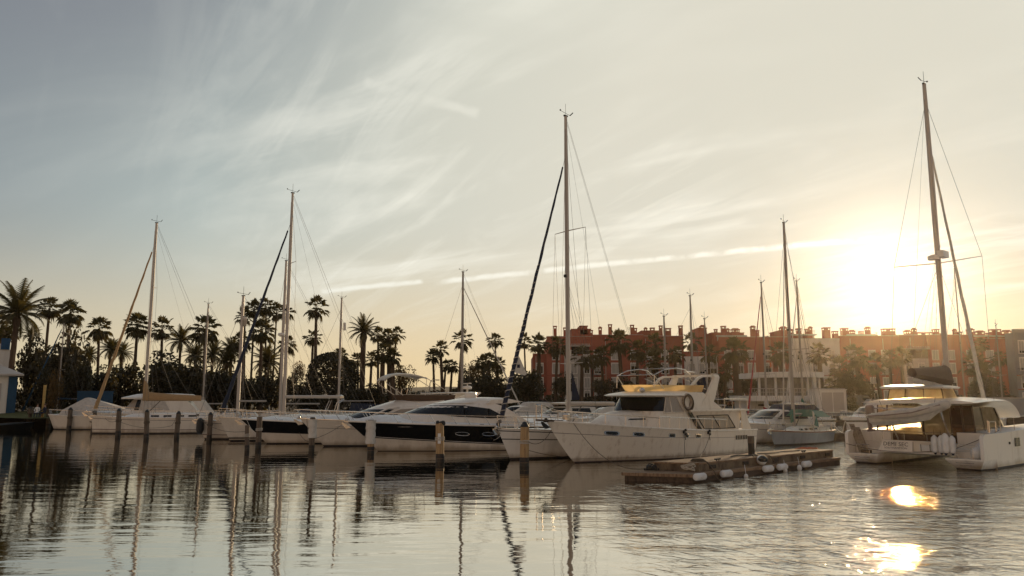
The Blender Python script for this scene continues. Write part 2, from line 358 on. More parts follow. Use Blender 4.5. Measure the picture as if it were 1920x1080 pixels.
MT['earth'] = mat('ground_earth', (.07, .055, .035), .95, scale=.6, col2=(.035, .035, .018), bump=.02, bscale=4)
MT['quay'] = mat('quay_stone', (.07, .052, .038), .9, scale=1.2, stretch=(1, 1, 3), col2=(.03, .022, .016), bump=.04, bscale=3)
MT['lawn'] = mat('lawn_grass', (.075, .078, .014), .95, scale=3, col2=(.035, .04, .008), bump=.03, bscale=12)
MT['asphalt'] = mat('asphalt', (.05, .045, .04), .9, scale=4)
MT['hill'] = mat('distant_hills', (.16, .13, .10), 1, scale=.004, col2=(.10, .09, .06))
QZ = 1.05
# outline of the land: quay edge in front, open country behind
edge = [(-900, 78), (-60, 78), (-48, 92), (4, 96), (34, 88), (60, 82), (900, 82)]
g = MB(); top = [(x, y, QZ) for x, y in edge]; 
mid_ = [(x, 150, QZ+.45) for x, y in edge]
far = [(x*1.6, 1100, QZ+.45) for x, y in edge]
g.grid([top, mid_, far]); tag(g.build('ground', 'earth'), kind='structure')
q = MB(); q.grid([[(x, y, -2) for x, y in edge], [(x, y, QZ) for x, y in edge]])
tag(q.build('quay_wall', 'quay'), 'dark stone quay wall along the far side of the harbour basin', 'quay wall')
r = MB(); r.add([(-20, 128, QZ+.4), (120, 118, QZ+.36), (120, 126, QZ+.40), (-20, 136, QZ+.44)], [(0, 1, 2, 3)]); tag(r.build('road', 'asphalt'), kind='structure')
# lawn bank at the far left
lw = MB(); rows = []
for j in range(6):
    t = j/5; rows.append([(-75+i*2.6, 78.4+t*10, QZ+.02+.5*t+.06*sin(i*1.7)) for i in range(12)])
lw.grid(rows); tag(lw.build('lawn_bank', 'lawn'), kind='structure')
# distant hills
random.seed(5)
hb = MB(); fr = []; bk = []; pk = []
for i in range(80):
    x = -1100+i*26; t = i/79
    h = 14+5*sin(x*.0055+1)+3*sin(x*.017)+1.2*sin(x*.05)
    fr.append((x, 760, QZ)); pk.append((x, 880, h)); bk.append((x, 1060, QZ))
hb.grid([fr, [(a[0], 820, p[2]*.6) for a, p in zip(fr, pk)], pk, bk]); tag(hb.build('hills', 'hill', smooth=True), kind='structure')

# ---------------------------------------------------------------- haze
def haze():
    m = bpy.data.materials.new('evening_haze'); m.use_nodes = True; t = m.node_tree; n = t.nodes; n.remove(n['Principled BSDF'])
    v = n.new('ShaderNodeVolumePrincipled'); v.inputs['Color'].default_value = (1, .84, .58, 1); v.inputs['Density'].default_value = HAZE; v.inputs['Anisotropy'].default_value = .89
    t.links.new(v.outputs[0], n['Material Output'].inputs['Volume'])
    MT['haze'] = m
    b = MB(); b.box(-1900, 1900, -140, 1150, -3.2, 27); tag(b.build('haze', 'haze'), kind='stuff')
HAZE = .00011
haze()

# ---------------------------------------------------------------- buildings
MT['terra'] = mat('terracotta_render', (.42, .125, .080), .9, scale=.35, col2=(.32, .09, .058), thr=(.35, .75), bump=.01, bscale=3)
MT['terra2'] = mat('dark_terracotta_render', (.34, .10, .065), .9, scale=.35, col2=(.27, .078, .052), thr=(.35, .75), bump=.01, bscale=3)
MT['render'] = mat('offwhite_render', (.50, .45, .40), .9, scale=.4, stretch=(1, 1, .4), col2=(.40, .35, .30))
MT['wrender'] = mat('white_render', (.78, .74, .68), .85, scale=.5, stretch=(1, 1, .3), col2=(.64, .60, .54))
MT['greyr'] = mat('grey_render', (.30, .31, .31), .9, scale=.4, col2=(.25, .25, .25))
MT['frame'] = mat('window_surround', (.80, .74, .66), .8)
MT['pane'] = mat('window_blind_and_glass', (.20, .17, .15), .25, scale=.6, col2=(.05, .045, .04), thr=(.4, .62))
MT['blind'] = mat('pale_blind', (.46, .42, .37), .5, scale=6, stretch=(1, 1, 8))
MT['dark'] = mat('dark_opening', (.035, .022, .018), .9)  # near-black colour standing in for the shade of a recess
MT['tile'] = mat('red_roof_tile', (.25, .085, .055), .9, scale=2, stretch=(6, 1, 1), col2=(.17, .06, .04))
BY = 160.0
def bx(px, Y=BY, py=700): return at(px, py, Y).x
def bz(py, Y=BY, px=1300): return at(px, py, Y).z
def window(parent, x, z, w, h, blind=.5, y=-.05, deep=False):
    f = MB(); b = .16
    f.box(-w/2-b, w/2+b, -.10, 0, h, h+b*1.4); f.box(-w/2-b, w/2+b, -.13, 0, -b, 0)
    f.box(-w/2-b, -w/2, -.09, 0, .0, h); f.box(w/2, w/2+b, -.09, 0, 0, h); f.box(-.03, .03, -.035, 0, 0, h)
    o = f.build('window', 'frame', parent, loc=(x, y, z))
    p = MB(); zb = h*(1-blind)
    p.add([(-w/2, -.012, 0), (w/2, -.012, 0), (w/2, -.012, zb), (-w/2, -.012, zb)], [(0, 1, 2, 3)], 1)
    if blind > 0: p.add([(-w/2, -.03, zb), (w/2, -.03, zb), (w/2, -.03, h), (-w/2, -.03, h)], [(0, 1, 2, 3)], 0)
    p.build('pane', ['blind', 'glass'], o)
def chimney(parent, px, py, wpx, Y, base, m='terra', kind=0):
    x = bx(px, Y)-parent.location.x; z = bz(py, Y, px)-parent.location.z; w = max(wpx*Y/F, .6)
    c = MB(); d = min(w, 1.3); c.box(x-w/2, x+w/2, 1.0, 1.0+d, base, z-.55)
    for sx in (-1, 1):                                     # open lantern top
        for sy in (0, 1): c.box(x+sx*w/2-(.14 if sx > 0 else 0), x+sx*w/2+(.14 if sx < 0 else 0), 1.0+sy*(d-.14), 1.14+sy*(d-.14), z-.55, z-.22)
    if w > 1.2: c.box(x-.1, x+.1, 1.0, 1.0+d, z-.55, z-.22)
    c.box(x-w/2-.06, x+w/2+.06, .94, 1.06+d, z-.22, z)
    if kind: c.box(x-w*.36, x+w*.36, 1.1, .9+d, z, z+.18)
    c.build('chimney', m, parent)
def block(label, px0, px1, roof_py, wallm, cols, rows, Y=BY, chims=(), pents=(), depth=14, wsize=(1.9, 2.0), lower=None, dy=0, seed=1, base_z=QZ+.45, cat='apartment block', special=()):
    rnd = random.Random(seed)
    x0 = bx(px0, Y); x1 = bx(px1, Y); zt = bz(roof_py, Y, (px0+px1)/2)
    root = empty('apartment_block', ((x0+x1)/2, Y+dy, base_z), 0, label, cat, 'apartment blocks behind the palms')
    X0 = x0-root.location.x; X1 = x1-root.location.x; h = zt-base_z
    b = MB(); b.box(X0+.004, X1-.004, 0, depth, -.5, h); b.box(X0+.004, X1-.004, -.12, .25, h, h+.55)
    b.build('wall', wallm, root)
    if lower:                                              # a projecting pale bay
        for (a, c_, p0, p1, m_) in lower:
            l_ = MB(); l_.box(bx(a, Y)-root.location.x, bx(c_, Y)-root.location.x, -.6, .0, bz(p1, Y, a)-base_z if p1 else 0, bz(p0, Y, a)-base_z); l_.build('bay', m_, root)
    for (cpx, wpx) in cols:
        for (rpy0, rpy1) in rows:
            z1 = bz(rpy0, Y, cpx)-base_z; z0 = bz(rpy1, Y, cpx)-base_z
            if z1 > h-.3: continue
            inb = any(a <= cpx <= c_ and rpy0 > p0 for (a, c_, p0, p1, m_) in (lower or ()))
            window(root, bx(cpx, Y)-root.location.x, z0, wpx*Y/F, z1-z0, rnd.choice([.25, .5, .8, 1, 1, .6]), y=-.66 if inb else -.06)
    for (a, c_, p0, p1, m_, nm) in pents:
        p = MB(); xa = bx(a, Y)-root.location.x; xb = bx(c_, Y)-root.location.x; zb = bz(p1, Y, a)-base_z; zt_ = bz(p0, Y, a)-base_z
        if nm == 'terrace_room':
            p.box(xa, xb, 2.0, 8, zb-1, zt_-.3); p.build(nm, m_, root)
            p = MB(); p.box(xa-.3, xb+.6, .6, 8.4, zt_-.3, zt_)
            for k in range(3): p.box(xa+(xb-xa)*k/2-.1, xa+(xb-xa)*k/2+.1, .7, .9, zb, zt_-.3)
            p.build('terrace_canopy', 'render', root)
        elif nm == 'tiled_roof':
            p.prism([(xa, zb), ((xa+xb)/2, zt_), (xb, zb)], .4, 7); p.build(nm, 'tile', root)
        elif nm == 'loggia':
            p.box(xa, xb, -.16, -.02, zb, zt_); p.build(nm, 'dark', root)  # solid slab on the wall, the loggia's shade given as dark colour
            p = MB(); p.box(xa-.2, xb+.2, -.8, .0, zt_, zt_+.25)
            for k in range(14): p.box(xa+(xb-xa)*k/13-.06, xa+(xb-xa)*k/13+.06, -.75, -.6, zt_+.25, zt_+.6)
            p.build('eaves', 'render', root)
        else:
            p.box(xa, xb, 1.5, 8, zb-1, zt_); p.box(xa-.1, xb+.1, 1.4, 8.1, zt_, zt_+.2); p.build(nm, m_, root)
    d = MB(); d.box(X0, X1, -.20, .30, h+.55, h+.63); d.build('coping', 'render', root)
    fl = [bz(py_, Y, (px0+px1)/2)-base_z for py_ in (704, 730)]
    for z_ in fl: d = MB(); d.box(X0+.01, X1-.01, -.05, -.004, z_-.07, z_+.07); d.build('string_course', 'terra2' if wallm == 'terra' else 'terra', root)
    for k in range(max(1, int((X1-X0)/5))):
        xx = X0+.25+(X1-X0-.5)*(k+rnd.random()*.5)/max(1, int((X1-X0)/5)); d = MB(); d.tube([(xx, -.1, .2), (xx, -.1, h)], .06, 5); d.build('drainpipe', 'render', root)
        xa = X0+1+rnd.random()*(X1-X0-2); d = MB(); hh = rnd.uniform(1.2, 2.6); d.tube([(xa, 1.5, h), (xa, 1.5, h+hh)], .03, 4)
        for q_ in range(4): d.tube([(xa-.35+.05*q_, 1.5, h+hh-.15*q_), (xa+.35-.05*q_, 1.5, h+hh-.15*q_)], .018, 3)
        d.build('aerial', 'rubber', root)
    for (cpx, wpx) in cols[::2]:                            # shallow balconies with rails on some floors
        if not lower:
            pz = bz(rnd.choice([702, 728]), Y, cpx)-base_z; xc = bx(cpx, Y)-root.location.x; wd = wpx*Y/F*.5+.5
            if pz < h-2:
                d = MB(); d.box(xc-wd, xc+wd, -1.0, -.006, pz-.14, pz); bo = d.build('balcony', 'render', root); d = MB()
                for q_ in range(12): d.tube([(xc-wd+.04+(2*wd-.08)*q_/11, -.96, pz), (xc-wd+.04+(2*wd-.08)*q_/11, -.96, pz+.95)], .02, 4)
                d.tube([(xc-wd, -.02, pz+.95), (xc-wd, -.96, pz+.95), (xc+wd, -.96, pz+.95), (xc+wd, -.02, pz+.95)], .03, 4); d.build('railing', 'rubber', bo)
    for cc in chims: chimney(root, cc[0], cc[1], cc[2], Y, h-.5, wallm if wallm.startswith('terra') else 'terra', kind=(int(cc[0]) % 3 == 0))
    return root
R4 = [(658, 674), (682, 700), (709, 727), (733, 751)]
R3 = R4[1:]
block('low terracotta end block with a bare flat roof at the left end of the row', 999, 1025, 668, 'terra2', [(1012, 12)], R3, seed=2, dy=.5)
block('terracotta block with pale recessed bay and dark loggia beside the left end block', 1025, 1113, 636, 'terra', [(1042, 11), (1076, 10), (1100, 9)], R4, seed=3,
      chims=[(1042, 610, 6), (1061, 613, 6), (1121-10, 618, 4)], lower=[(1058, 1107, 667, None, 'render')],
      pents=[(1074, 1110, 617, 636, 'terra', 'penthouse'), (1090, 1104, 611, 617, 'terra', 'penthouse'), (1072, 1105, 650, 664, 'dark', 'loggia')])
block('broad terracotta block with two tall slim chimneys standing over the motor yacht awning', 1113, 1208, 633, 'terra', [(1122, 14), (1155, 15), (1190, 13)], R4, seed=4,
      chims=[(1128, 613, 6), (1147, 607, 6.5), (1189, 608, 6.5), (1195, 614, 4)], pents=[(1168, 1182, 628, 634, 'terra2', 'roof_box')])
block('terracotta block with stepped penthouse and paired chimneys left of the first white bay', 1208, 1284, 635, 'terra2', [(1221, 12), (1248, 12), (1272, 12)], R4, seed=5, dy=.3,
      chims=[(1215, 614, 4.5), (1228, 613, 8), (1244, 609, 6), (1258, 614, 10), (1282, 609, 7)], pents=[(1208, 1246, 620, 634, 'terra', 'penthouse')])
block('set back block with whitewashed lower front between two terracotta blocks', 1284, 1350, 664, 'terra', [(1299, 10), (1318, 9), (1340, 12)], R4, seed=6, dy=1.2,
      lower=[(1285, 1345, 668, None, 'wrender')], chims=[(1326, 609, 9)], pents=[(1318, 1334, 614, 664, 'terra', 'stair_tower')])
block('terracotta block with a white framed roof terrace room and large framed windows', 1350, 1482, 637, 'terra', [(1366, 11), (1389, 9), (1410, 12), (1441, 12), (1466, 10)], R4, seed=7,
      chims=[(1348, 616, 4), (1363, 610, 8), (1371, 616, 5), (1386, 616, 14), (1419, 611, 8), (1427, 618, 5)],
      pents=[(1341, 1402, 624, 638, 'terra', 'penthouse'), (1350, 1400, 628, 639, 'pane', 'terrace_room'), (1432, 1456, 629, 640, 'tile', 'tiled_roof')])
block('tall whitewashed block with a terracotta penthouse above the curved white pavilion', 1482, 1576, 640, 'wrender', [(1500, 9), (1528, 9), (1560, 9)], R4, seed=8, dy=-.4,
      chims=[(1476, 613, 11), (1491, 618, 7), (1505, 615, 8), (1520, 616, 6), (1527, 613, 6), (1558, 613, 12), (1574, 620, 9)],
      pents=[(1470, 1486, 620, 640, 'terra', 'stair_tower'), (1486, 1531, 626, 640, 'terra', 'terrace_room')])
block('terracotta block just left of the sun glare with a long pale roof canopy', 1576, 1690, 635, 'terra', [(1601, 12), (1637, 11), (1661, 11), (1594, 7)], R4, seed=9,
      chims=[(1594, 614, 11), (1608, 619, 9), (1625, 620, 7), (1638, 613, 8), (1678, 615, 22)], pents=[(1598, 1644, 626, 637, 'terra2', 'terrace_room'), (1644, 1656, 629, 637, 'terra', 'roof_box')])
block('terracotta block with whitewashed lower bay directly under the sun', 1690, 1744, 633, 'terra2', [(1704, 10), (1728, 10)], R4, seed=10, dy=.4,
      chims=[(1696, 633-6, 14), (1716, 619, 10), (1728, 615, 7)], lower=[(1692, 1742, 672, None, 'render')], pents=[(1702, 1744, 655, 672, 'dark', 'loggia')])
block('terracotta block behind the catamaran mast with three wide framed windows', 1744, 1830, 633, 'terra', [(1756, 10), (1784, 15), (1821, 10)], R4, seed=11,
      chims=[(1745, 622, 30), (1768, 616, 9), (1780, 624, 8), (1803, 617, 5), (1810, 621, 11)], pents=[(1730, 1790, 630, 636, 'render', 'terrace_room')])
block('terracotta block at the right end of the row with lantern chimneys over a roof terrace', 1830, 1912, 640, 'terra', [(1860, 13), (1898, 9)], R4, seed=12, dy=.3,
      chims=[(1836, 616, 10), (1854, 620, 13), (1868, 623, 8), (1883, 616, 17), (1905, 619, 13)], pents=[(1830, 1900, 628, 641, 'terra2', 'terrace_room')])
block('pale grey modern block cut off by the right edge of the view', 1906, 2010, 624, 'greyr', [(1919, 9), (1940, 9), (1962, 9), (1984, 9)], [(640, 662), (672, 694), (705, 727), (738, 756)], Y=128, depth=2.2, seed=13, cat='apartment block', base_z=QZ+.3)

# curved white pavilion on the quay
PY = 112.0
root = empty('pavilion', (at(1490, 750, PY).x, PY, QZ+.2), 0, 'white two storey harbour pavilion with curved roof slab and glazed upper terrace', 'pavilion')
def pp(px, py, Y=PY): v = at(px, py, Y); return (v.x-root.location.x, v.z-root.location.z)
xL = pp(1421, 740)[0]; xR = pp(1543, 740)[0]; xE = pp(1577, 740)[0]
def arc(xa, xb, y0, bow, n=14): return [(xa+(xb-xa)*i/n, y0-bow*sin(pi*(i/n)*.92)) for i in range(n+1)]
def slab(pts, depth, z0, z1): 
    m = MB(); a = [(x, y) for x, y in pts]; b = [(x, depth) for x, y in pts][::-1]; poly = a+b
    m.loft([[(x, y, z0) for x, y in poly], [(x, y, z1) for x, y in poly]]); return m
zr1 = pp(1500, 698)[1]; zr0 = pp(1500, 708)[1]; zb1 = pp(1500, 729)[1]; zf = pp(1500, 742)[1]; zf0 = pp(1500, 752)[1]
slab(arc(xL, xR, 0, 3.2), 9, zr0, zr1).build('roof_slab', 'wrender', root)
slab(arc(xL-1.6, xE, -.8, 3.6), 9, zf0, zf).build('terrace_slab', 'wrender', root)
m = MB(); a_ = arc(xL+.5, xR-.5, .5, 3.0)
m.grid([[(x, y+1.2, zf) for x, y in a_], [(x, y+1.2, zr0) for x, y in a_]]); m.build('upper_glazing', 'pane', root)
for k in (0, 3, 6, 10, 12, 14):
    x, y = a_[k]; m = MB(); w_ = .55 if k in (6, 12) else .22; m.box(x-w_/2, x+w_/2, y, y+.5, zf, zr0); m.build('pillar', 'wrender', root)
m = MB(); rl = arc(xL-1.5, xE-.1, -.75, 3.55, 40)
m.tube([(x, y, zb1) for x, y in rl], .05, 5); m.tube([(x, y, (zf+zb1)/2) for x, y in rl], .03, 4)
for x, y in rl: m.tube([(x, y, zf), (x, y, zb1)], .025, 4)
m.build('terrace_railing', 'render', root)
m = MB(); m.box(xL-1, xE-.6, .5, 8.5, 0, zf0); m.build('ground_floor_wall', 'wrender', root)
for k in range(9):
    m = MB(); x = xL+.1+k*1.45
    if x < xE-2.4: m.box(x, x+.85, .36, .497, .6, zf0-.45); m.build('door' if k % 3 == 0 else 'window', 'pane', root)
root = empty('pavilion_screen', (at(1564, 770, 100).x, 100, QZ), 0, 'plain white panelled service box with a double door right of the pavilion', 'kiosk')
m = MB(); m.box(-1.9, 1.7, 0, 3, 0, 3.0); m.box(-2.0, 1.8, -.1, 3.1, 3.0, 3.12); m.build('wall', 'wrender', root)
for k in (0, 1): m = MB(); m.box(-1.5+k*1.5, -.15+k*1.5, -.04, 0, .2, 2.7); m.build('door', 'render', root)
root = empty('retaining_wall', (at(1838, 770, 86).x, 86, QZ), 0, 'long pale grey retaining wall behind the catamaran bow', 'wall')
m = MB(); m.box(-5.5, 9, 0, .5, 0, 1.95); m.build('wall', 'greyr', root); m = MB(); m.box(-5.6, 9.1, -.06, .56, 1.95, 2.07); m.build('coping', 'render', root)

# harbour house at the far left
HY = 84.0
p0 = at(-84, 774, HY); p1 = at(19, 774, HY)
root = empty('harbour_house', ((p0.x+p1.x)/2, HY, QZ+.3), radians(33), 'low white harbour house with blue corner pilaster and shallow grey hipped roof', 'house')
hx = (p1.x-p0.x)/2; zt_ = at(0, 704, HY).z-root.location.z; zrt = at(0, 686, HY).z-root.location.z
m = MB(); m.box(-hx, hx-.9, 0, 8, -.3, zt_); m.box(hx-.9, hx-.3, .5, 8, -.3, zt_); m.build('wall', 'wrender', root)
m = MB(); m.box(hx-.9, hx-.05, -.12, .5, -.3, zt_-.1); m.build('corner_pilaster', mat('blue_render', (.016, .065, .13), .8), root)
m = MB(); m.box(-hx-.5, hx+.5, -.8, 9, zt_, zt_+.18)
m.loft([[(-hx-.5, -.8, zt_+.18), (hx+.5, -.8, zt_+.18), (hx+.5, 9, zt_+.18), (-hx-.5, 9, zt_+.18)], [(-hx+2, 3.4, zrt+.6), (hx-2.6, 3.4, zrt+.6), (hx-2.6, 4.4, zrt+.6), (-hx+2, 4.4, zrt+.6)]])
m.build('roof', 'render', root)
m = MB(); m.box(-2.6, hx-1.5, -.08, 0, zt_-2.7, zt_-.85); f_ = m.build('window', 'render', root); m = MB(); m.box(-2.5, hx-1.7, -.11, -.08, zt_-2.55, zt_-1.0); m.build('pane', 'glass', f_)
root = empty('white_tower_house', (at(-4, 700, 100).x, 100, QZ), radians(32), 'taller white house with a blue upper corner behind the harbour house', 'house')
m = MB(); m.box(-6, 1.2, 0, 6, 0, at(0, 655, 100).z-QZ); m.box(-6, .9, -.02, 5.8, at(0, 655, 100).z-QZ, at(0, 630, 100).z-QZ-1); m.build('wall', 'wrender', root)
m = MB(); m.box(.05, 1.0, -.15, 3, at(0, 655, 100).z-QZ, at(0, 634, 100).z-QZ); m.build('corner_panel', mat('blue_panel', (.02, .085, .19), .8), root)
root = empty('blue_container', (at(182, 748, 88).x, 88, QZ), radians(28), 'blue corrugated shed box under the trees behind the beige canopy boat', 'shed')
m = MB(); zt_ = at(182, 735, 88).z-QZ
m.box(-2.0, 1.6, 0, 2.2, 0, zt_)
for k in range(18): m.box(-2+k*.2, -1.92+k*.2, -.04, 0, .1, zt_-.1)
m.build('wall', 'blue', root); m = MB(); m.box(-2.05, 1.65, -.06, 2.26, zt_, zt_+.1); m.build('roof', 'blue', root)
# ---------------------------------------------------------------- trees
MT['bark'] = mat('palm_bark', (.095, .06, .038), .95, scale=1.5, stretch=(2, 2, 7), col2=(.05, .03, .02), bump=.05, bscale=4)
MT['barkb'] = mat('tree_bark', (.07, .05, .035), .95, scale=3, bump=.04, bscale=6)
def leafmat(name, c1, c2, trans=.18, tc=(.22, .16, .03)):
    m = bpy.data.materials.new(name); m.use_nodes = True; t = m.node_tree; n = t.nodes; l = t.links
    b = n['Principled BSDF']; b.inputs['Roughness'].default_value = .6
    tcn = n.new('ShaderNodeTexCoord'); z = n.new('ShaderNodeTexNoise'); z.inputs['Scale'].default_value = .9; z.inputs['Detail'].default_value = 4; l.new(tcn.outputs['Object'], z.inputs['Vector'])
    r = n.new('ShaderNodeValToRGB'); r.color_ramp.elements[0].position = .35; r.color_ramp.elements[0].color = (*c1, 1); r.color_ramp.elements[1].position = .68; r.color_ramp.elements[1].color = (*c2, 1); l.new(z.outputs[0], r.inputs[0]); l.new(r.outputs[0], b.inputs['Base Color'])
    tr = n.new('ShaderNodeBsdfTranslucent'); tr.inputs[0].default_value = (*tc, 1); mx = n.new('ShaderNodeMixShader'); mx.inputs[0].default_value = trans
    l.new(b.outputs[0], mx.inputs[1]); l.new(tr.outputs[0], mx.inputs[2]); l.new(mx.outputs[0], n['Material Output'].inputs[0]); return m
MT['frond'] = leafmat('palm_frond', (.032, .034, .010), (.060, .048, .014), .2)
MT['skirt'] = leafmat('dry_frond', (.11, .07, .03), (.07, .045, .02), .12, (.2, .1, .03))
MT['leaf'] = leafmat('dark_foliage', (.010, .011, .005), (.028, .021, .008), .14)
MT['leafw'] = leafmat('sunset_foliage', (.055, .040, .012), (.10, .06, .018), .3, (.35, .17, .03))  # warmer copy of the dark foliage, low sunlight put into the leaf colour

def fan_crown(seed, nleaf=26, skirt=True, droop=1.0):
    """fan palm crown, radius about 1"""
    rnd = random.Random(seed); m = MB()
    def leaf(az, el, plen, r, mi, sag):
        d = Vector((cos(az)*cos(el), sin(az)*cos(el), sin(el))); side = d.cross(Vector((0, 0, 1))).normalized(); up = side.cross(d)
        p0 = Vector((0, 0, 0)); p1 = d*plen+Vector((0, 0, -.10*sag*plen))
        m.add([p0-side*.012, p0+side*.012, p1+side*.010, p1-side*.010], [(0, 1, 2, 3)], mi)
        d2 = (d+Vector((0, 0, -.30*sag))).normalized(); nb = 11
        for i in range(nb):
            a = (i/(nb-1)-.5)*radians(215)+rnd.uniform(-.06, .06)
            bd = (d2*cos(a)+side*sin(a)).normalized(); rr = r*(.82+.22*cos(a))*rnd.uniform(.82, 1.08)
            tip = p1+bd*rr+Vector((0, 0, -rr*sag*rnd.uniform(.30, .62)))+up*rnd.uniform(-.04, .04)
            midp = p1+bd*rr*.55+Vector((0, 0, -rr*sag*.06)); w = up.cross(bd).normalized()*r*.125
            k = up*rnd.uniform(-.02, .05)
            m.add([p1, midp-w+k, tip, midp+w-k], [(0, 1, 2), (0, 2, 3)], mi)
    for i in range(nleaf):
        t = i/nleaf; az = i*2.39996+rnd.uniform(-.25, .25); el = radians(84-132*t**.8+rnd.uniform(-11, 11))
        leaf(az, el, rnd.uniform(.42, .64), rnd.uniform(.36, .46), 0, droop*(.25+.9*t))
    if skirt:
        for i in range(14):
            az = i*2.39996; el = radians(rnd.uniform(-78, -48)); leaf(az, el, rnd.uniform(.25, .42), rnd.uniform(.22, .32), 1, 1.0)
    return m
def feather_crown(seed, nf=34, lf=17):
    rnd = random.Random(seed); m = MB()
    for i in range(nf):
        t = i/nf; az = i*2.39996+rnd.uniform(-.2, .2); el = radians(86-104*t**.9+rnd.uniform(-6, 6)); L = rnd.uniform(.9, 1.12)
        p = Vector((0, 0, 0)); e = el; n = 9; pts = [p.copy()]
        for k in range(n):
            e -= radians(4+9*t)*(.4+k/n); p = p+Vector((cos(az)*cos(e), sin(az)*cos(e), sin(e)))*(L/n); pts.append(p.copy())
        m.tube(pts, [.018*(1-k/(n+2)) for k in range(n+1)], 3, 0, False)
        sd = Vector((-sin(az), cos(az), 0))
        for k in range(lf):
            f = .14+.86*k/lf; q = f*n; a = pts[int(q)]; b = pts[min(int(q)+1, n)]; c = a.lerp(b, q-int(q)); dr = (b-a).normalized() if (b-a).length > 0 else Vector((0, 0, -1))
            ln = .27*sin(pi*min(1, .2+f*.75))*rnd.uniform(.8, 1.15)
            for s_ in (-1, 1):
                v = (sd*s_*.8+dr*.75+Vector((0, 0, -.38))).normalized()*ln; w = dr*.030
                m.add([c-w, c+w, c+v], [(0, 1, 2)], 0)
    for i in range(10):
        az = i*2.39996; m.tube([(0, 0, -.02), (.05*cos(az), .05*sin(az), -.12), (.07*cos(az), .07*sin(az), -.26)], [.03, .04, .015], 4, 1)
    return m
def mesh_only(mb, name, ms):
    o = mb.build(name, ms); me = o.data; bpy.data.objects.remove(o); return me
FAN = [mesh_only(fan_crown(s, (24, 36, 29, 40, 26, 33, 30, 22)[s], s != 3, (.7, 1.0, 1.25, .85, 1.1, .6, 1.4, .9)[s]), 'fan_crown', ['frond', 'skirt']) for s in range(8)]
FEA = [mesh_only(feather_crown(s+20, 32+4*s), 'feather_crown', ['frond', 'bark']) for s in range(3)]
def trunk_mesh(seed, r0, r1, bulge=0):
    rnd = random.Random(seed); m = MB(); pts = []; rs = []; n = 14; ax = rnd.uniform(-.02, .02); ay = rnd.uniform(-.02, .02)
    for i in range(n+1):
        t = i/n; pts.append((0, 0, t)); r = r0+(r1-r0)*t
        if bulge and t > .86: r *= 1+bulge*sin(pi*(t-.86)/.14)
        if i % 2: r *= 1.06
        rs.append(r)
    m.tube(pts, rs, 8); return mesh_only(m, 'palm_trunk', 'bark')
TR = [trunk_mesh(1, 1.15, .8), trunk_mesh(2, 1.2, .72), trunk_mesh(3, 1.1, .95, .5)]
PALM_N = [0]
def palm(kind, cx, cy, rpx, Y, label, lean=0, tw=.17, gz=QZ+.1):
    """kind f (fan) or d (feather); crown centre at a pixel, Y metres away"""
    PALM_N[0] += 1; i = PALM_N[0]; rnd = random.Random(i*7+1)
    lean += rnd.uniform(-7, 7) if kind == 'f' else rnd.uniform(-3, 3)
    top = at(cx, cy, Y); R_ = rpx*(1.14 if cx > 1000 else 1)*Y/F*(1.10 if kind == 'f' else 1.12); base = Vector((top.x-lean*Y/F, Y, gz))
    root = empty('fan_palm' if kind == 'f' else 'date_palm', base, 0, label, 'palm tree', 'palm trees along the harbour')
    t = bpy.data.objects.new('trunk', TR[i % 2] if kind == 'f' else TR[2]); C.objects.link(t); t.parent = root
    v = top-base; t.scale = (tw, tw, v.length); t.rotation_euler = v.to_track_quat('Z', 'Y').to_euler()
    c = bpy.data.objects.new('crown', (FAN[(i*5) % 8] if kind == 'f' else FEA[i % 3])); C.objects.link(c); c.parent = root
    c.location = v; c.scale = (R_, R_, R_*rnd.uniform(.95, 1.1)); c.rotation_euler = (rnd.uniform(-.08, .08), rnd.uniform(-.08, .08), rnd.uniform(0, 6.28))
    return root
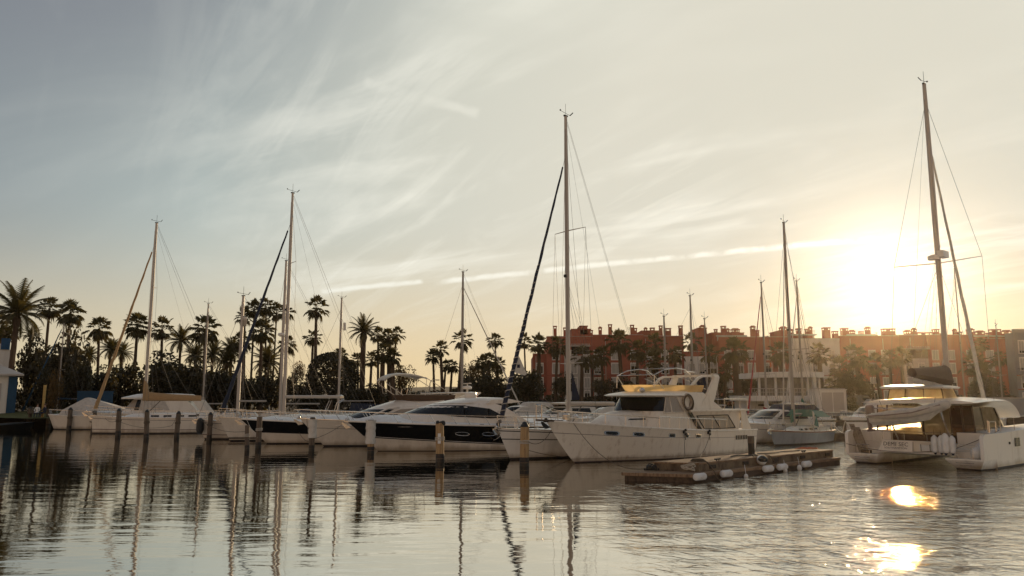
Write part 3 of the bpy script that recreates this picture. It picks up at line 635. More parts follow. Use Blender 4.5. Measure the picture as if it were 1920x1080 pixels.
P = [
 ('d', 33, 588, 56, 92, 'tall date palm with long arching fronds at the far left, biggest crown of all', 6, .30),
 ('f', 4, 612, 34, 112, 'palm half cut off by the left edge behind the tall date palm', 0, .2),
 ('d', 58, 628, 20, 105, 'small feathery palm low between the big date palm and its right neighbour', 0, .16),
 ('f', 93, 578, 25, 108, 'slim fan palm immediately right of the tall date palm', 0, .2),
 ('f', 132, 587, 27, 104, 'fan palm with thick trunk rising above the round tree at left', 0, .26),
 ('f', 186, 616, 26, 112, 'fan palm standing alone between the round tree and the tan forestay', 0, .2),
 ('f', 258, 610, 28, 110, 'fan palm just left of the tan yacht mast with hanging dry fronds', 0, .24),
 ('f', 304, 617, 26, 112, 'fan palm just right of the tan yacht mast with shaggy neck', 0, .22),
 ('d', 339, 640, 30, 118, 'spreading feather palm with swollen neck over the dark domed tree', 0, .2),
 ('f', 386, 617, 31, 106, 'dense fan palm behind the thin mast at the dinghy davits', 0, .26),
 ('d', 208, 655, 25, 125, 'feather palm low between the lone fan palm and the tan forestay', 0, .24),
 ('d', 228, 664, 24, 128, 'feather palm behind the tan forestay with a bulging trunk', 0, .26),
 ('d', 168, 668, 20, 130, 'low feather palm at the right shoulder of the round tree', 0, .2),
 ('d', 367, 668, 26, 122, 'low feather palm left of the dense fan palm trunk', 0, .24),
 ('d', 399, 666, 26, 122, 'low feather palm right of the dense fan palm trunk', 0, .24),
 ('f', 459, 592, 20, 112, 'leftmost crown of the tall palm cluster behind the navy forestay', 0, .16),
 ('f', 477, 580, 22, 114, 'second crown from the left in the tall palm cluster', 0, .16),
 ('f', 499, 575, 20, 116, 'highest crown of the cluster, crossed by the navy forestay', 0, .15),
 ('f', 519, 584, 22, 114, 'slender palm of the cluster right of the navy forestay', 3, .14),
 ('f', 534, 585, 20, 116, 'slender leaning palm partly behind the thick white mast', 8, .14),
 ('f', 491, 620, 28, 106, 'lower broad crown in the middle of the tall palm cluster', 0, .26),
 ('f', 454, 640, 23, 110, 'lower left palm of the cluster with a curved trunk', -10, .22),
 ('d', 434, 660, 28, 112, 'feather palm leaning left under the cluster next to the davit mast', 4, .26),
 ('d', 424, 678, 24, 110, 'short feather palm with swollen trunk left of the davit mast', 0, .34),
 ('d', 501, 680, 33, 110, 'wide feather palm filling the foot of the tall cluster', 0, .32),
 ('f', 538, 646, 20, 118, 'small fan palm half hidden by the thick white mast', 4, .16),
 ('f', 593, 577, 27, 106, 'tallest lone fan palm over the pine with a straight trunk', 2, .24),
 ('f', 587, 633, 19, 112, 'shorter fan palm close beside the tallest lone one', 0, .2),
 ('f', 637, 666, 18, 118, 'small fan palm behind the mast with the white reflector', 0, .16),
 ('d', 682, 622, 31, 104, 'big date palm with thick neck beside the bimini boat', 0, .34),
 ('f', 671, 676, 18, 116, 'small fan palm left of the big date palm trunk', 0, .18),
 ('f', 697, 674, 18, 112, 'small fan palm right of the big date palm trunk', 0, .2),
 ('f', 709, 628, 17, 112, 'fan palm top left of the tight clump over the bimini', 0, .18),
 ('f', 729, 632, 19, 104, 'shaggy middle palm of the tight clump over the bimini', 0, .34),
 ('f', 744, 627, 18, 108, 'leaning palm on the right of the tight clump over the bimini', 8, .18),
 ('f', 718, 662, 22, 102, 'low bushy palm at the left foot of the tight clump', 0, .34),
 ('f', 736, 668, 18, 102, 'low bushy palm at the right foot of the tight clump', 0, .3),
 ('f', 748, 692, 10, 120, 'tiny palm low at the right of the tight clump', 0, .14),
 ('f', 812, 668, 17, 110, 'left palm of the group of four before the white mast at centre', 0, .18),
 ('f', 826, 655, 19, 108, 'tallest palm of the group of four before the white mast at centre', 0, .22),
 ('f', 836, 686, 13, 116, 'third and lowest palm of the group of four at centre', 0, .18),
 ('f', 848, 686, 15, 112, 'right palm of the group of four nearest the white mast', 0, .18),
 ('f', 867, 637, 24, 104, 'fan palm exactly behind the lone white mast at centre', 0, .28),
 ('f', 928, 638, 18, 112, 'slim fan palm standing above the bushy group right of centre', 0, .14),
 ('f', 905, 680, 17, 108, 'left palm of the bushy trio right of the white mast', 0, .28),
 ('f', 917, 676, 18, 106, 'middle palm of the bushy trio right of the white mast', 0, .3),
 ('f', 934, 684, 17, 108, 'right palm of the bushy trio right of the white mast', 0, .28),
 ('f', 983, 640, 17, 118, 'slender palm just behind the striped forestay', 0, .14),
 ('f', 1010, 645, 19, 140, 'fan palm with thick neck in front of the low end block', 0, .38),
 ('f', 1045, 648, 19, 138, 'fan palm at the left side of the tall centre mast', 0, .26),
 ('f', 1092, 668, 22, 138, 'fan palm right of the tall centre mast before the pale bay', 0, .34),
 ('f', 1111, 678, 14, 144, 'small fan palm wedged between two larger before the pale bay', 0, .2),
 ('f', 1127, 667, 18, 140, 'fan palm before the third column of windows', 0, .28),
 ('f', 1160, 640, 24, 136, 'tall fan palm reaching the parapet left of the yellow awning', 0, .36),
 ('f', 1195, 657, 20, 138, 'fan palm above the searchlight of the motor yacht', 0, .3),
 ('f', 1229, 645, 21, 138, 'tall dense palm over the yellow awning', 0, .36),
 ('f', 1226, 676, 21, 136, 'lower palm directly above the yellow awning', 0, .4),
 ('f', 1266, 664, 17, 138, 'palm right of the short mast over the awning', 0, .28),
 ('f', 1296, 640, 19, 140, 'palm crown against the sky between blocks over the radar arch', 0, .26),
 ('f', 1329, 664, 18, 138, 'palm before the whitewashed lower front', 0, .26),
 ('f', 1378, 658, 27, 130, 'stout palm with the broadest crown right of the radar arch', 0, .62),
 ('f', 1361, 698, 16, 132, 'low palm at the left foot of the stout palm', 0, .3),
 ('f', 1463, 662, 22, 134, 'palm left of the tall mast before the terrace block', 0, .4),
 ('f', 1535, 664, 22, 130, 'palm over the right end of the curved white pavilion', 0, .42),
 ('f', 1574, 690, 19, 128, 'palm at the shoulder of the whitewashed block in the haze', 0, .3),
 ('f', 1604, 668, 24, 134, 'hazy palm left of the sun glare before the canopy block', 0, .34),
 ('f', 1642, 682, 22, 134, 'hazy golden palm under the left edge of the glare', 0, .34),
 ('f', 1668, 672, 18, 138, 'glowing palm straight below the sun', 0, .3),
 ('f', 1690, 668, 18, 138, 'palm with bare trunk right below the broad chimney', 0, .34),
 ('f', 1556, 722, 14, 126, 'low palm at the pavilion terrace end', 0, .26),
 ('f', 1840, 646, 13, 138, 'narrow palm top between the roof terraces at right', 0, .2),
 ('f', 1827, 682, 25, 134, 'bulky palm right of the white furled forestay', 0, .5),
 ('f', 1845, 702, 24, 130, 'lower leafy palm beside the bulky one at right', 0, .5),
 ('f', 1874, 672, 15, 138, 'palm left of the thin mast near the right edge', 0, .24),
 ('f', 1898, 668, 14, 136, 'last palm before the grey block at the right edge', 0, .24),
]
for p in P: palm(*p)

def clump_mesh(seed, nl, lumps, size=.16, flat=1.0):
    """leafy crown inside a unit-ish ellipsoid: leaf clumps over many lobes, open at the rim"""
    rnd = random.Random(seed); m = MB(); L = []
    for i in range(lumps):
        while True:
            x, y, z = rnd.uniform(-1, 1), rnd.uniform(-1, 1), rnd.uniform(-.75, 1)
            if x*x+y*y+z*z < .9: break
        L.append((x*.72, y*.72, z*.72, rnd.uniform(.26, .46)))
    for i in range(nl):
        x, y, z, r = L[rnd.randrange(lumps)]
        th = rnd.uniform(0, 2*pi); ph = math.acos(rnd.uniform(-1, 1)); rr = r*rnd.uniform(.55, 1.1)**.6
        c = Vector((x+rr*sin(ph)*cos(th), y+rr*sin(ph)*sin(th), (z+rr*cos(ph))*flat))
        a = Vector((rnd.gauss(0, 1), rnd.gauss(0, 1), rnd.gauss(0, 1))).normalized(); b = a.cross(Vector((rnd.gauss(0, 1), rnd.gauss(0, 1), rnd.gauss(0, 1)))).normalized(); s_ = size*rnd.uniform(.45, 1.1)
        m.add([c-a*s_, c+b*s_*.5, c+a*s_, c-b*s_*.5], [(0, 1, 2, 3)])
    return m
CL = [mesh_only(clump_mesh(s, 2600, 26, .10), 'leaf_clumps', 'leaf') for s in (1, 2, 3)]
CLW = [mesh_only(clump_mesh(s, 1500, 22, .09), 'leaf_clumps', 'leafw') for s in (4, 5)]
def pine_mesh():
    rnd = random.Random(9); m = MB()
    for i in range(7000):                                  # a dense shallow dome with a ragged skin
        a = rnd.uniform(0, 2*pi); h = rnd.uniform(-.55, 1); r = sqrt(max(0, 1-max(h, 0)**2))*(1.0 if h > -.2 else .96)*(1+.07*sin(a*5+h*3)+.05*sin(a*11))*rnd.uniform(.55, 1.02)**.35
        c = Vector((r*cos(a), r*sin(a), h*(1+.05*sin(a*4)))); d = Vector((rnd.gauss(0, 1), rnd.gauss(0, 1), rnd.gauss(0, 1))).normalized(); e = d.cross(Vector((rnd.gauss(0, 1), rnd.gauss(0, 1), rnd.gauss(0, 1)))).normalized(); s_ = rnd.uniform(.03, .075)
        m.add([c-d*s_, c+e*s_*.6, c+d*s_, c-e*s_*.6], [(0, 1, 2, 3)])
    return m
PINE = mesh_only(pine_mesh(), 'leaf_clumps', 'leaf')
def btrunk(seed):
    rnd = random.Random(seed); m = MB(); m.tube([(0, 0, 0), (.03, 0, .35), (0, .02, .62)], [.09, .07, .05], 7)
    for i in range(6):
        a = i*1.1; m.tube([(.02, 0, .35+.04*i), (.25*cos(a), .25*sin(a), .62), (.5*cos(a), .5*sin(a), .85)], [.045, .03, .012], 5)
    return mesh_only(m, 'tree_trunk', 'barkb')
BT = [btrunk(1), btrunk(2)]
TN = [0]
def tree(px, py, rx, ry, Y, label, warm=False, pine=False, name='broadleaf_tree', cat='tree', tk=1.0):
    TN[0] += 1; i = TN[0]; rnd = random.Random(i+99); c = at(px, py, Y); RX = rx*Y/F*1.12; RZ = ry*Y/F*1.12
    root = empty(name, (c.x, Y, QZ+.1), 0, label, cat, 'trees and bushes along the quay')
    t = bpy.data.objects.new('trunk', BT[i % 2]); C.objects.link(t); t.parent = root; hh = c.z-QZ
    t.scale = (RX*.9*tk, RX*.9*tk, max(hh, .5))
    me = PINE if pine else (CLW[i % 2] if warm else CL[i % 3])
    o = bpy.data.objects.new('crown', me); C.objects.link(o); o.parent = root; o.location = (0, 0, hh); o.scale = (RX, min(RX, 7), RZ); o.rotation_euler.z = rnd.uniform(-.4, .4)
    return root
T = [
 (62, 690, 34, 55, 96, 'dark leafy tree left of the small sloop mast'),
 (118, 690, 44, 72, 93, 'big round drooping tree behind the small sloop mast'),
 (150, 720, 24, 46, 90, 'leafy tree at the right flank of the big round tree'),
 (85, 730, 22, 34, 88, 'low bush under the trees beside the harbour house', ),
 (185, 722, 30, 34, 98, 'rough bush behind the blue shed'),
 (232, 712, 32, 34, 102, 'low tree with sparse top behind the white hardtop boat'),
 (310, 708, 52, 44, 100, 'broad dark domed tree right of the tan yacht mast'),
 (356, 712, 42, 40, 98, 'dark bush merging right of the domed tree'),
 (400, 722, 34, 36, 100, 'dark tree behind the thin davit mast'),
 (446, 728, 30, 28, 102, 'sparse bush under the tall palm cluster at its left'),
 (490, 728, 36, 34, 100, 'dense bush at the foot of the tall palm cluster'),
 (535, 728, 26, 26, 104, 'bush behind the thick white mast'),
 (572, 738, 24, 18, 108, 'low scrub in the gap left of the pine dome'),
 (690, 742, 34, 20, 102, 'low hedge behind the stern arch'),
 (800, 745, 46, 13, 112, 'low scrub on the skyline under the group of four palms'),
 (875, 722, 22, 24, 104, 'spiky dark bush under the lone white mast'),
 (912, 722, 30, 30, 100, 'dark bush under the bushy palm trio'),
 (985, 722, 36, 30, 104, 'wide dark tree left of the low end block'),
 (950, 735, 26, 22, 100, 'bush beside the lower striped forestay'),
 (1055, 722, 22, 22, 138, 'dark shrub before the red wall left of centre mast'),
 (1130, 728, 26, 18, 138, 'shrub row before the third block, left half'),
 (1172, 728, 24, 20, 138, 'shrub row before the third block, right half'),
 (1255, 735, 22, 18, 140, 'shrub behind the yellow awning'),
 (1345, 726, 20, 16, 136, 'shrub seen through the radar arch'),
 (1403, 722, 24, 18, 134, 'shrub right of the stout palm trunk'),
 (1590, 718, 26, 26, 126, 'bushy hedge tree in the haze right of the pavilion'),
 (1590, 760, 20, 20, 102, 'clipped round bush right of the white service box'),
 (1620, 732, 20, 26, 124, 'hazy shrub below the glare'),
 (1848, 730, 34, 24, 124, 'wide shrub above the grey retaining wall'),
]
for a in T: tree(*a)
tree(622, 712, 42, 42, 98, 'umbrella pine with a smooth dark dome behind the white boom', pine=True, name='umbrella_pine')
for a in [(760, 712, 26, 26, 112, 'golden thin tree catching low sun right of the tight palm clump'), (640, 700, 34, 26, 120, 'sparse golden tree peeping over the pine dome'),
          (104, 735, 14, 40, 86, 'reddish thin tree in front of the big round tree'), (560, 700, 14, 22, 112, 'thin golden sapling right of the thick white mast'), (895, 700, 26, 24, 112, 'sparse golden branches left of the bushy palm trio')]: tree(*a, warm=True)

# clipped and wild hedges that close the gap between the tree crowns and the ground
def hedge_mesh(seed, n=2600):
    rnd = random.Random(seed); m = MB(); hs = [(rnd.uniform(0, 6), rnd.uniform(5, 12), rnd.uniform(.08, .2)) for _ in range(4)]
    for i in range(n):
        x = rnd.uniform(-1, 1); top = .72+sum(a*sin(x*f+p) for p, f, a in hs)*.6; top = max(.35, min(1.05, top))
        z = top*rnd.random()**.55; y = rnd.uniform(-1, 1)*(.5+.5*(1-z)); c = Vector((x, y, z))
        a = Vector((rnd.gauss(0, .3), rnd.gauss(0, 1), rnd.gauss(0, 1))).normalized(); b = a.cross(Vector((rnd.gauss(0, 1), rnd.gauss(0, 1), rnd.gauss(0, 1)))).normalized()
        sx = rnd.uniform(.012, .03); m.add([c-a*sx*3, c+Vector((b.x*sx, b.y*sx*3, b.z*sx*3)), c+a*sx*3, c-Vector((b.x*sx, b.y*sx*3, b.z*sx*3))], [(0, 1, 2, 3)])
    return m
HM = [mesh_only(hedge_mesh(s), 'hedge', 'leaf') for s in (31, 32, 33)]
for i, (a, b, top, Y, lb) in enumerate([
    (30, 190, 722, 97, 'unclipped dark hedge behind the small sloop and the blue shed'), (180, 330, 708, 106, 'unclipped dark hedge behind the white hardtop boat'),
    (320, 470, 704, 107, 'unclipped dark hedge behind the dinghy davits'), (440, 600, 710, 108, 'unclipped dark hedge under the tall palm cluster'),
    (560, 720, 728, 106, 'low dark hedge under the umbrella pine'), (700, 860, 738, 118, 'low dark hedge behind the bimini boat'),
    (850, 1010, 715, 114, 'dark hedge from the lone white mast to the low end block'), (1000, 1200, 738, 144, 'low hedge along the foot of the red blocks, left stretch'),
    (1190, 1430, 738, 144, 'low hedge along the foot of the red blocks, middle stretch'), (1560, 1760, 742, 118, 'low hedge in the haze right of the pavilion'),
    (1750, 1960, 738, 122, 'low hedge above the grey retaining wall')]):
    z = at((a+b)/2, top, Y).z-QZ; x0 = at(a, top, Y).x; x1 = at(b, top, Y).x
    o = bpy.data.objects.new('hedge', HM[i % 3]); C.objects.link(o); o.location = ((x0+x1)/2, Y, QZ); o.scale = ((x1-x0)/2, 2.2, z); tag(o, lb, 'hedge', 'hedges along the quay')
# ---------------------------------------------------------------- boat building
def lerp(a, b, t): return a+(b-a)*t
class Hull:
    """x forward from the transom (0) to the stem head (L), y to port, z up from the water"""
    def __init__(s, L, B, hb, hs, Lw=None, tb=.86, s0=.42, p=2.3, flare=.62, q=1.0, k=2.0, rake=-.2, keel=.5, dip=0):
        s.L, s.B, s.hb, s.hs, s.tb, s.s0, s.p, s.flare, s.q, s.k, s.rake, s.keel, s.dip = L, B, hb, hs, tb, s0, p, flare, q, k, rake, keel, dip
        s.Lw = Lw or L*.88
    def sheer(s, t): return s.hs+(s.hb-s.hs)*t**s.k-s.dip*sin(pi*t)
    def half(s, t):
        if t < s.s0: return s.B/2*(s.tb+(1-s.tb)*sin(pi/2*t/s.s0))
        return s.B/2*max(0.0, 1-((t-s.s0)/(1-s.s0))**s.p)
    def pt(s, t, tau, side=1, out=0):
        zs = s.sheer(t); z = zs*tau if tau >= 0 else tau*s.keel
        xb = s.Lw+(s.L-s.Lw)*max(0, z/s.hb)**s.q if z >= 0 else s.Lw+z*1.2
        xs = s.rake*(z/s.hs) if z > 0 else .0
        fb = max(0, (t-.3)/.7)
        r = .94-(.94-s.flare)*fb**1.3
        y = s.half(t)
        if tau >= 0: y *= r+(1-r)*tau**(.85+.9*fb)
        else: y *= r*(1-(-tau)**1.5*.85)
        return Vector((xs+(xb-xs)*t, side*(y+out), z))
    def build(s, parent, bands, mats, name='hull', ns=34, sub=3):
        """bands: [(lower(t), upper(t), material index)] upward from tau=-1"""
        m = MB()
        for side in (1, -1):
            for lo, hi, mi in bands:
                rows = []
                for j in range(sub+1):
                    row = []
                    for i in range(ns+1):
                        t = i/ns; a = lo(t) if callable(lo) else lo; b = hi(t) if callable(hi) else hi
                        row.append(s.pt(t, lerp(a, b, j/sub), side))
                    rows.append(row if side > 0 else row[::-1])
                m.grid(rows, mi)
        for lo, hi, mi in bands:                           # transom
            rows = []
            for j in range(sub+1):
                a = lo(0) if callable(lo) else lo; b = hi(0) if callable(hi) else hi; tau = lerp(a, b, j/sub)
                P_ = s.pt(0, tau, 1); rows.append([Vector((P_.x, P_.y*u, P_.z)) for u in (-1, -.5, 0, .5, 1)])
            m.grid(rows, mi)
        return m.build(name, mats, parent, smooth=True)
    def deck(s, parent, m='deck', camber=.06, drop=.02, t0=0, t1=1, name='deck'):
        b = MB(); rows = []
        for i in range(31):
            t = lerp(t0, t1, i/30); P_ = s.pt(t, 1, 1)
            rows.append([Vector((P_.x, P_.y*u, P_.z-drop+camber*(1-u*u)*min(1, P_.y))) for u in (-1, -.66, -.33, 0, .33, .66, 1)])
        b.grid(rows); return b.build(name, m, parent, smooth=True)
    def edge(s, t0, t1, dz=0, inset=0, side=1, n=24, tau=1):
        out = []
        for i in range(n+1):
            t = lerp(t0, t1, i/n); P_ = s.pt(t, tau, side); y = P_.y-side*min(inset, abs(P_.y)); out.append(Vector((P_.x, y, P_.z+dz)))
        return out
    def rubrail(s, parent, m='steel', r=.03, tau=1, t0=0, t1=1, name='rub_rail'):
        b = MB()
        for sd in (1, -1): b.tube(s.edge(t0, t1, 0, -.012, sd, 30, tau), r, 5)
        return b.build(name, m, parent, smooth=True)
    def rail(s, parent, t0, t1, h=.65, inset=.12, nst=8, lean=.25, m='steel', r=.022, mid=False, name='rail', bow=True, fwd=0, rise=0):
        b = MB()
        tops = []
        for sd in (1, -1):
            top = [Vector((p.x+lean+fwd*(i/24), p.y, p.z+h+rise*(i/24))) for i, p in enumerate(s.edge(t0, t1, 0, inset, sd))]; tops.append(top)
            b.tube([top[0]+Vector((-.35*h, 0, -h*.95))]+top, r, 5)
            if mid: b.tube([Vector((p.x-lean/2, p.y, p.z-h/2)) for p in top], r*.7, 4)
            for i in range(nst):
                k = int(24*i/max(1, nst-1)); f = s.edge(t0, t1, 0, inset*.8, sd)[k]; b.tube([f, top[k]], r*.9, 4)
        if bow: b.tube([tops[0][-1], Vector((tops[0][-1].x+.12, 0, tops[0][-1].z+.02)), tops[1][-1]], r, 5)
        return b.build(name, m, parent, smooth=True)

class Pair:
    def __init__(s): s.l = []
    def new(s): s.l.append(MB()); return s.l[-1]
    def build(s, name, m, parent=None, **k): return [b.build(name, m, parent, **k) for b in s.l][0]
def both(fn, name, m, parent, smooth=False):                # the same part on port and starboard, each its own mesh
    for sd in (1, -1): b = MB(); fn(b, sd); b.build(name, m, parent, smooth=smooth)

class Cabin:
    """stack of plan outlines: levels = [(z, xb, xf, wb, wf, fr)], rounded at the front"""
    def __init__(s, levels, n_side=8, n_front=12): s.lv = levels; s.ns = n_side; s.nf = n_front
    def par(s, z):
        lv = s.lv
        if z <= lv[0][0]: return lv[0][1:]
        for a, b in zip(lv, lv[1:]):
            if z <= b[0]:
                t = (z-a[0])/max(1e-6, b[0]-a[0]); return tuple(lerp(p, q, t) for p, q in zip(a[1:], b[1:]))
        return lv[-1][1:]
    def Y(s, x, z):
        xb, xf, wb, wf, fr = s.par(z); xs = xf-fr
        if x <= xs: return lerp(wb, wf, max(0, (x-xb)/max(.01, xs-xb)))
        v = min(1, (x-xs)/fr); return wf*sqrt(max(0, 1-v*v))
    def ring(s, z, zz=None, off=0):
        xb, xf, wb, wf, fr = s.par(z); xs = xf-fr; z = z if zz is None else zz; half = []
        for i in range(s.ns+1):
            t = i/s.ns; half.append((lerp(xb, xs, t), lerp(wb, wf, t)+off))
        for i in range(1, s.nf+1):
            a = pi/2*i/s.nf; half.append((xs+(fr+off)*sin(a), (wf+off)*cos(a)))
        loop = [(x, y, z) for x, y in half]+[(x, -y, z) for x, y in half[-2::-1]]
        return [Vector(p) for p in loop]
    def build(s, name, m, parent, camber=.08, top=True, smooth=True):
        b = MB(); rings = [s.ring(l[0]) for l in s.lv]; b.loft(rings, caps=False)
        if top:                                            # cambered roof skin
            r = rings[-1]; c = sum(r, Vector())/len(r); prev = r
            for f, u in ((.7, .6), (.35, .9), (.02, 1)):
                nx = [Vector((lerp(c.x, p.x, f), lerp(c.y, p.y, f), p.z+camber*u)) for p in r]; b.loft([prev, nx], caps=False); prev = nx
        return b.build(name, m, parent, smooth=smooth)
    def side(s, cols, off=.018, sides=(1, -1), nz=3, mb=None, mi=0, sub=4):
        """window on the sides: cols = [(x at sill, z sill, x at head, z head)] from aft forward"""
        b = mb or Pair(); fine = []
        for a, c in zip(cols, cols[1:]):
            for k in range(sub): fine.append(tuple(lerp(p, q, k/sub) for p, q in zip(a, c)))
        fine.append(cols[-1])
        for sd in sides:
            rows = []
            for x0, z0, x1, z1 in fine:
                col = []
                for j in range(nz+1):
                    t = j/nz; x = lerp(x0, x1, t); z = lerp(z0, z1, t); col.append(Vector((x, sd*(s.Y(x, z)+off), z)))
                rows.append(col if sd > 0 else col[::-1])
            (b if mb else b.new()).grid(rows, mi)
        return b
    def front(s, a0, a1, z0, z1, off=.018, mb=None, n=14, mi=0):
        """glass round the front between two angles (degrees from dead ahead, port positive)"""
        b = mb or MB(); rows = []
        for i in range(n+1):
            a = radians(lerp(a0, a1, i/n)); col = []
            for j in range(4):
                z = lerp(z0, z1, j/3); xb, xf, wb, wf, fr = s.par(z); col.append(Vector((xf-fr+(fr+off)*cos(a), (wf+off)*sin(a), z)))
            rows.append(col)
        return b.grid(rows[::-1], mi)

def place(px, py, heading, hull, label, cat, name, group=None, tw=None, sc=(1, 1, 1)):
    """stand a boat so that its stem meets the water at a pixel; heading = degrees its stern swings away from the viewer"""
    g = gp(px, py, 0); rz = pi+radians(heading); d = Vector((cos(rz), sin(rz), 0)); o = g-d*(hull.Lw if tw is None else tw)*sc[0]
    e = empty(name, o, rz, label, cat, group); e.scale = sc; return e
def local_x(root, px, off=0.0):
    """distance along the boat's centre line seen in the pixel column px"""
    d = ray(px, 744); o = root.location; h = Vector((cos(root.rotation_euler.z), sin(root.rotation_euler.z), 0))
    # solve o + h*s = k*d in plan
    det = h.x*(-d.y)+d.x*h.y
    return (-o.x*(-d.y)+(-d.x)*o.y*1.0)/det/root.scale.x if abs(det) > 1e-9 else 0
def local_z(root, x, py, y=0):
    x *= root.scale.x; y *= root.scale.y; h = root.rotation_euler.z; Y = root.location.y+sin(h)*x+cos(h)*y; X = root.location.x+cos(h)*x-sin(h)*y
    px = 960+F*X/Y
    return (at(px, py, Y).z-root.location.z)/root.scale.z

def rig(root, x, z0, zt, r=.11, boom=None, boomz=0, boomr=.07, cover=None, stay=None, stay_m='tan', stay_r=.07, hoist=.9, spread=((.55, 1.0),), back=0.0, beam=1.6, mastm='alu', boomm='alu', rake=0, furl=True, coverr=.16, vane=True, stripes=False, shx=-.3):
    """mast standing at x from z0 to zt, with boom aft, forestay to stay=(x, z), spreaders, shrouds"""
    R_ = lambda z: x-rake*(z-z0)
    m = MB(); m.tube([(R_(lerp(z0, zt, i/8)), 0, lerp(z0, zt, i/8)) for i in range(9)], [r, r, r, r, r, r, r*.95, r*.85, r*.7], 8); mo = m.build('mast', mastm, root, smooth=True)
    if vane:
        m = MB(); m.tube([(R_(zt), 0, zt), (R_(zt), 0, zt+.75)], .012, 4); m.tube([(R_(zt)-.35, 0, zt+.12), (R_(zt)+.4, 0, zt+.25)], .014, 4)
        m.ball((R_(zt)+.42, 0, zt+.28), .05, n=6); m.tube([(R_(zt)-.35, 0, zt+.12), (R_(zt)-.5, .1, zt+.3)], .03, 4); m.box(R_(zt)-.14, R_(zt)+.14, -.05, .05, zt-.02, zt+.06)
        m.build('wind_vane', 'rubber', mo)
    w = MB(); zz = zt-z0; tips = []
    for f, wd in spread:
        z = z0+zz*f; sp = MB()
        for sd in (1, -1): sp.tube([(R_(z), 0, z), (R_(z)-.25, sd*wd, z+.05)], [.035, .02], 5)
        sp.build('spreader', mastm, root); tips.append((z+.05, wd))
    for sd in (1, -1):
        p = [(R_(zt*.985), 0, z0+zz*hoist if hoist > .95 else zt*.95)]+[(R_(z)-.25, sd*wd, z) for z, wd in tips[::-1]]+[(x+shx, sd*beam, z0+.02)]
        w.tube(p, .010, 4); w.tube([(R_(z0+zz*spread[0][0]), 0, z0+zz*spread[0][0]-.1), (x+shx-.4, sd*beam*.95, z0+.02)], .009, 4)
    if back: w.tube([(R_(zt), 0, zt), (back, 0, z0+.1)], .010, 4); w.tube([(R_(zt)-.05, 0, zt-.3), (back+.5, .3, z0+.1)], .008, 4)
    for q_ in (-.16, .14, .22): w.tube([(R_(zt)+q_*.5, .05*(1 if q_ > 0 else -1), zt*.96), (x+q_*1.3, .18*(1 if q_ > 0 else -1), z0+.2)], .007, 3)
    if boom is not None:
        for k_ in (.25, .5, .78):
            for sd in (1, -1): w.tube([(R_(z0+zz*.45), sd*.1, z0+zz*.45), (lerp(x, boom, k_), sd*.12, (boomz[0] if isinstance(boomz, tuple) else boomz))], .006, 3)
    w.build('rigging', 'wire', root)
    m = MB(); zl = z0+zz*.47; m.box(R_(zl)+r*.9, R_(zl)+r*.9+.12, -.06, .06, zl, zl+.16); m.build('mast_light', 'rubber', mo)
    if stay:
        sx, sz = stay; top = Vector((R_(z0+zz*hoist)+.08, 0, z0+zz*hoist)); bot = Vector((sx, 0, sz)); m = MB()
        if furl:
            n = 24; pts = [bot.lerp(top, .03+.93*i/n)+Vector((.012*sin(i*2.1), .01*cos(i*1.7), 0)) for i in range(n+1)]
            m.tube(pts, [stay_r*(1.25-.75*i/n)*(1+.10*sin(i*2.6)) for i in range(n+1)], 7)
            if stripes:
                d = (top-bot).normalized(); a = d.cross(Vector((0, 1, 0))).normalized(); b = d.cross(a); hp = []
                for i in range(170):
                    t = i/170; rr = stay_r*(1.25-.75*t)*1.15+.004; ang = i*.9; hp.append(bot.lerp(top, .035+.55*t)+(a*cos(ang)+b*sin(ang))*rr)
                m.tube(hp, .022, 4, 1)
            m.build('furled_sail', [stay_m, 'ropew'], root, smooth=True)
        m = MB(); m.tube([bot, top], .012, 4); m.lathe([(.04, 0), (.11, .02), (.11, .16), (.04, .18)], 8, (bot.x-.01, 0, bot.z+.12)); m.build('forestay', 'wire', root)
    if boom is not None:
        m = MB(); bz0, bz1 = boomz if isinstance(boomz, tuple) else (boomz, boomz)
        m.tube([(x-.1, 0, bz0), (boom, 0, bz1)], boomr, 8); bo = m.build('boom', boomm, root, smooth=True)
        if cover:
            m = MB(); n = 22; rows = []
            for i in range(n+1):
                t = i/n; xx = lerp(x+.15, boom+.25, t); zc = lerp(bz0, bz1, t); hgt = coverr*(2.5-1.6*t**.5)+ (.9*coverr*4 if i < 2 else 0); wd = coverr*(1.0-.45*t)*(1+.08*sin(i*2.2)); ring = []
                for j in range(12):
                    a = 2*pi*j/12; ring.append((xx, wd*cos(a)*(1+.05*sin(j*3+i)), zc-.02+(hgt if sin(a) > 0 else coverr*.7)*sin(a)))
                rows.append(ring)
            m.loft(rows); m.build('sail_cover', cover, bo, smooth=True)
        m = MB(); m.tube([(R_(z0+zz*.97), 0, z0+zz*.97), (boom+.1, 0, bz1+.05)], .006, 3); m.tube([(x-.1, 0, z0+.15), (lerp(x, boom, .3), 0, lerp(bz0, bz1, .3))], .035, 5); m.build('boom_vang', 'wire', root)
    return mo
def lifelines(hull, root, t0, t1, n=9, h=.6, name='lifeline', pul=True):
    b = MB()
    for sd in (1, -1):
        e = hull.edge(t0, t1, 0, .08, sd, n-1)
        for p in e: b.tube([p, p+Vector((0, 0, h))], .014, 4)
        b.tube([p+Vector((0, 0, h)) for p in e], .008, 3); b.tube([p+Vector((0, 0, h/2)) for p in e], .008, 3)
    b.build(name, 'steel', root)
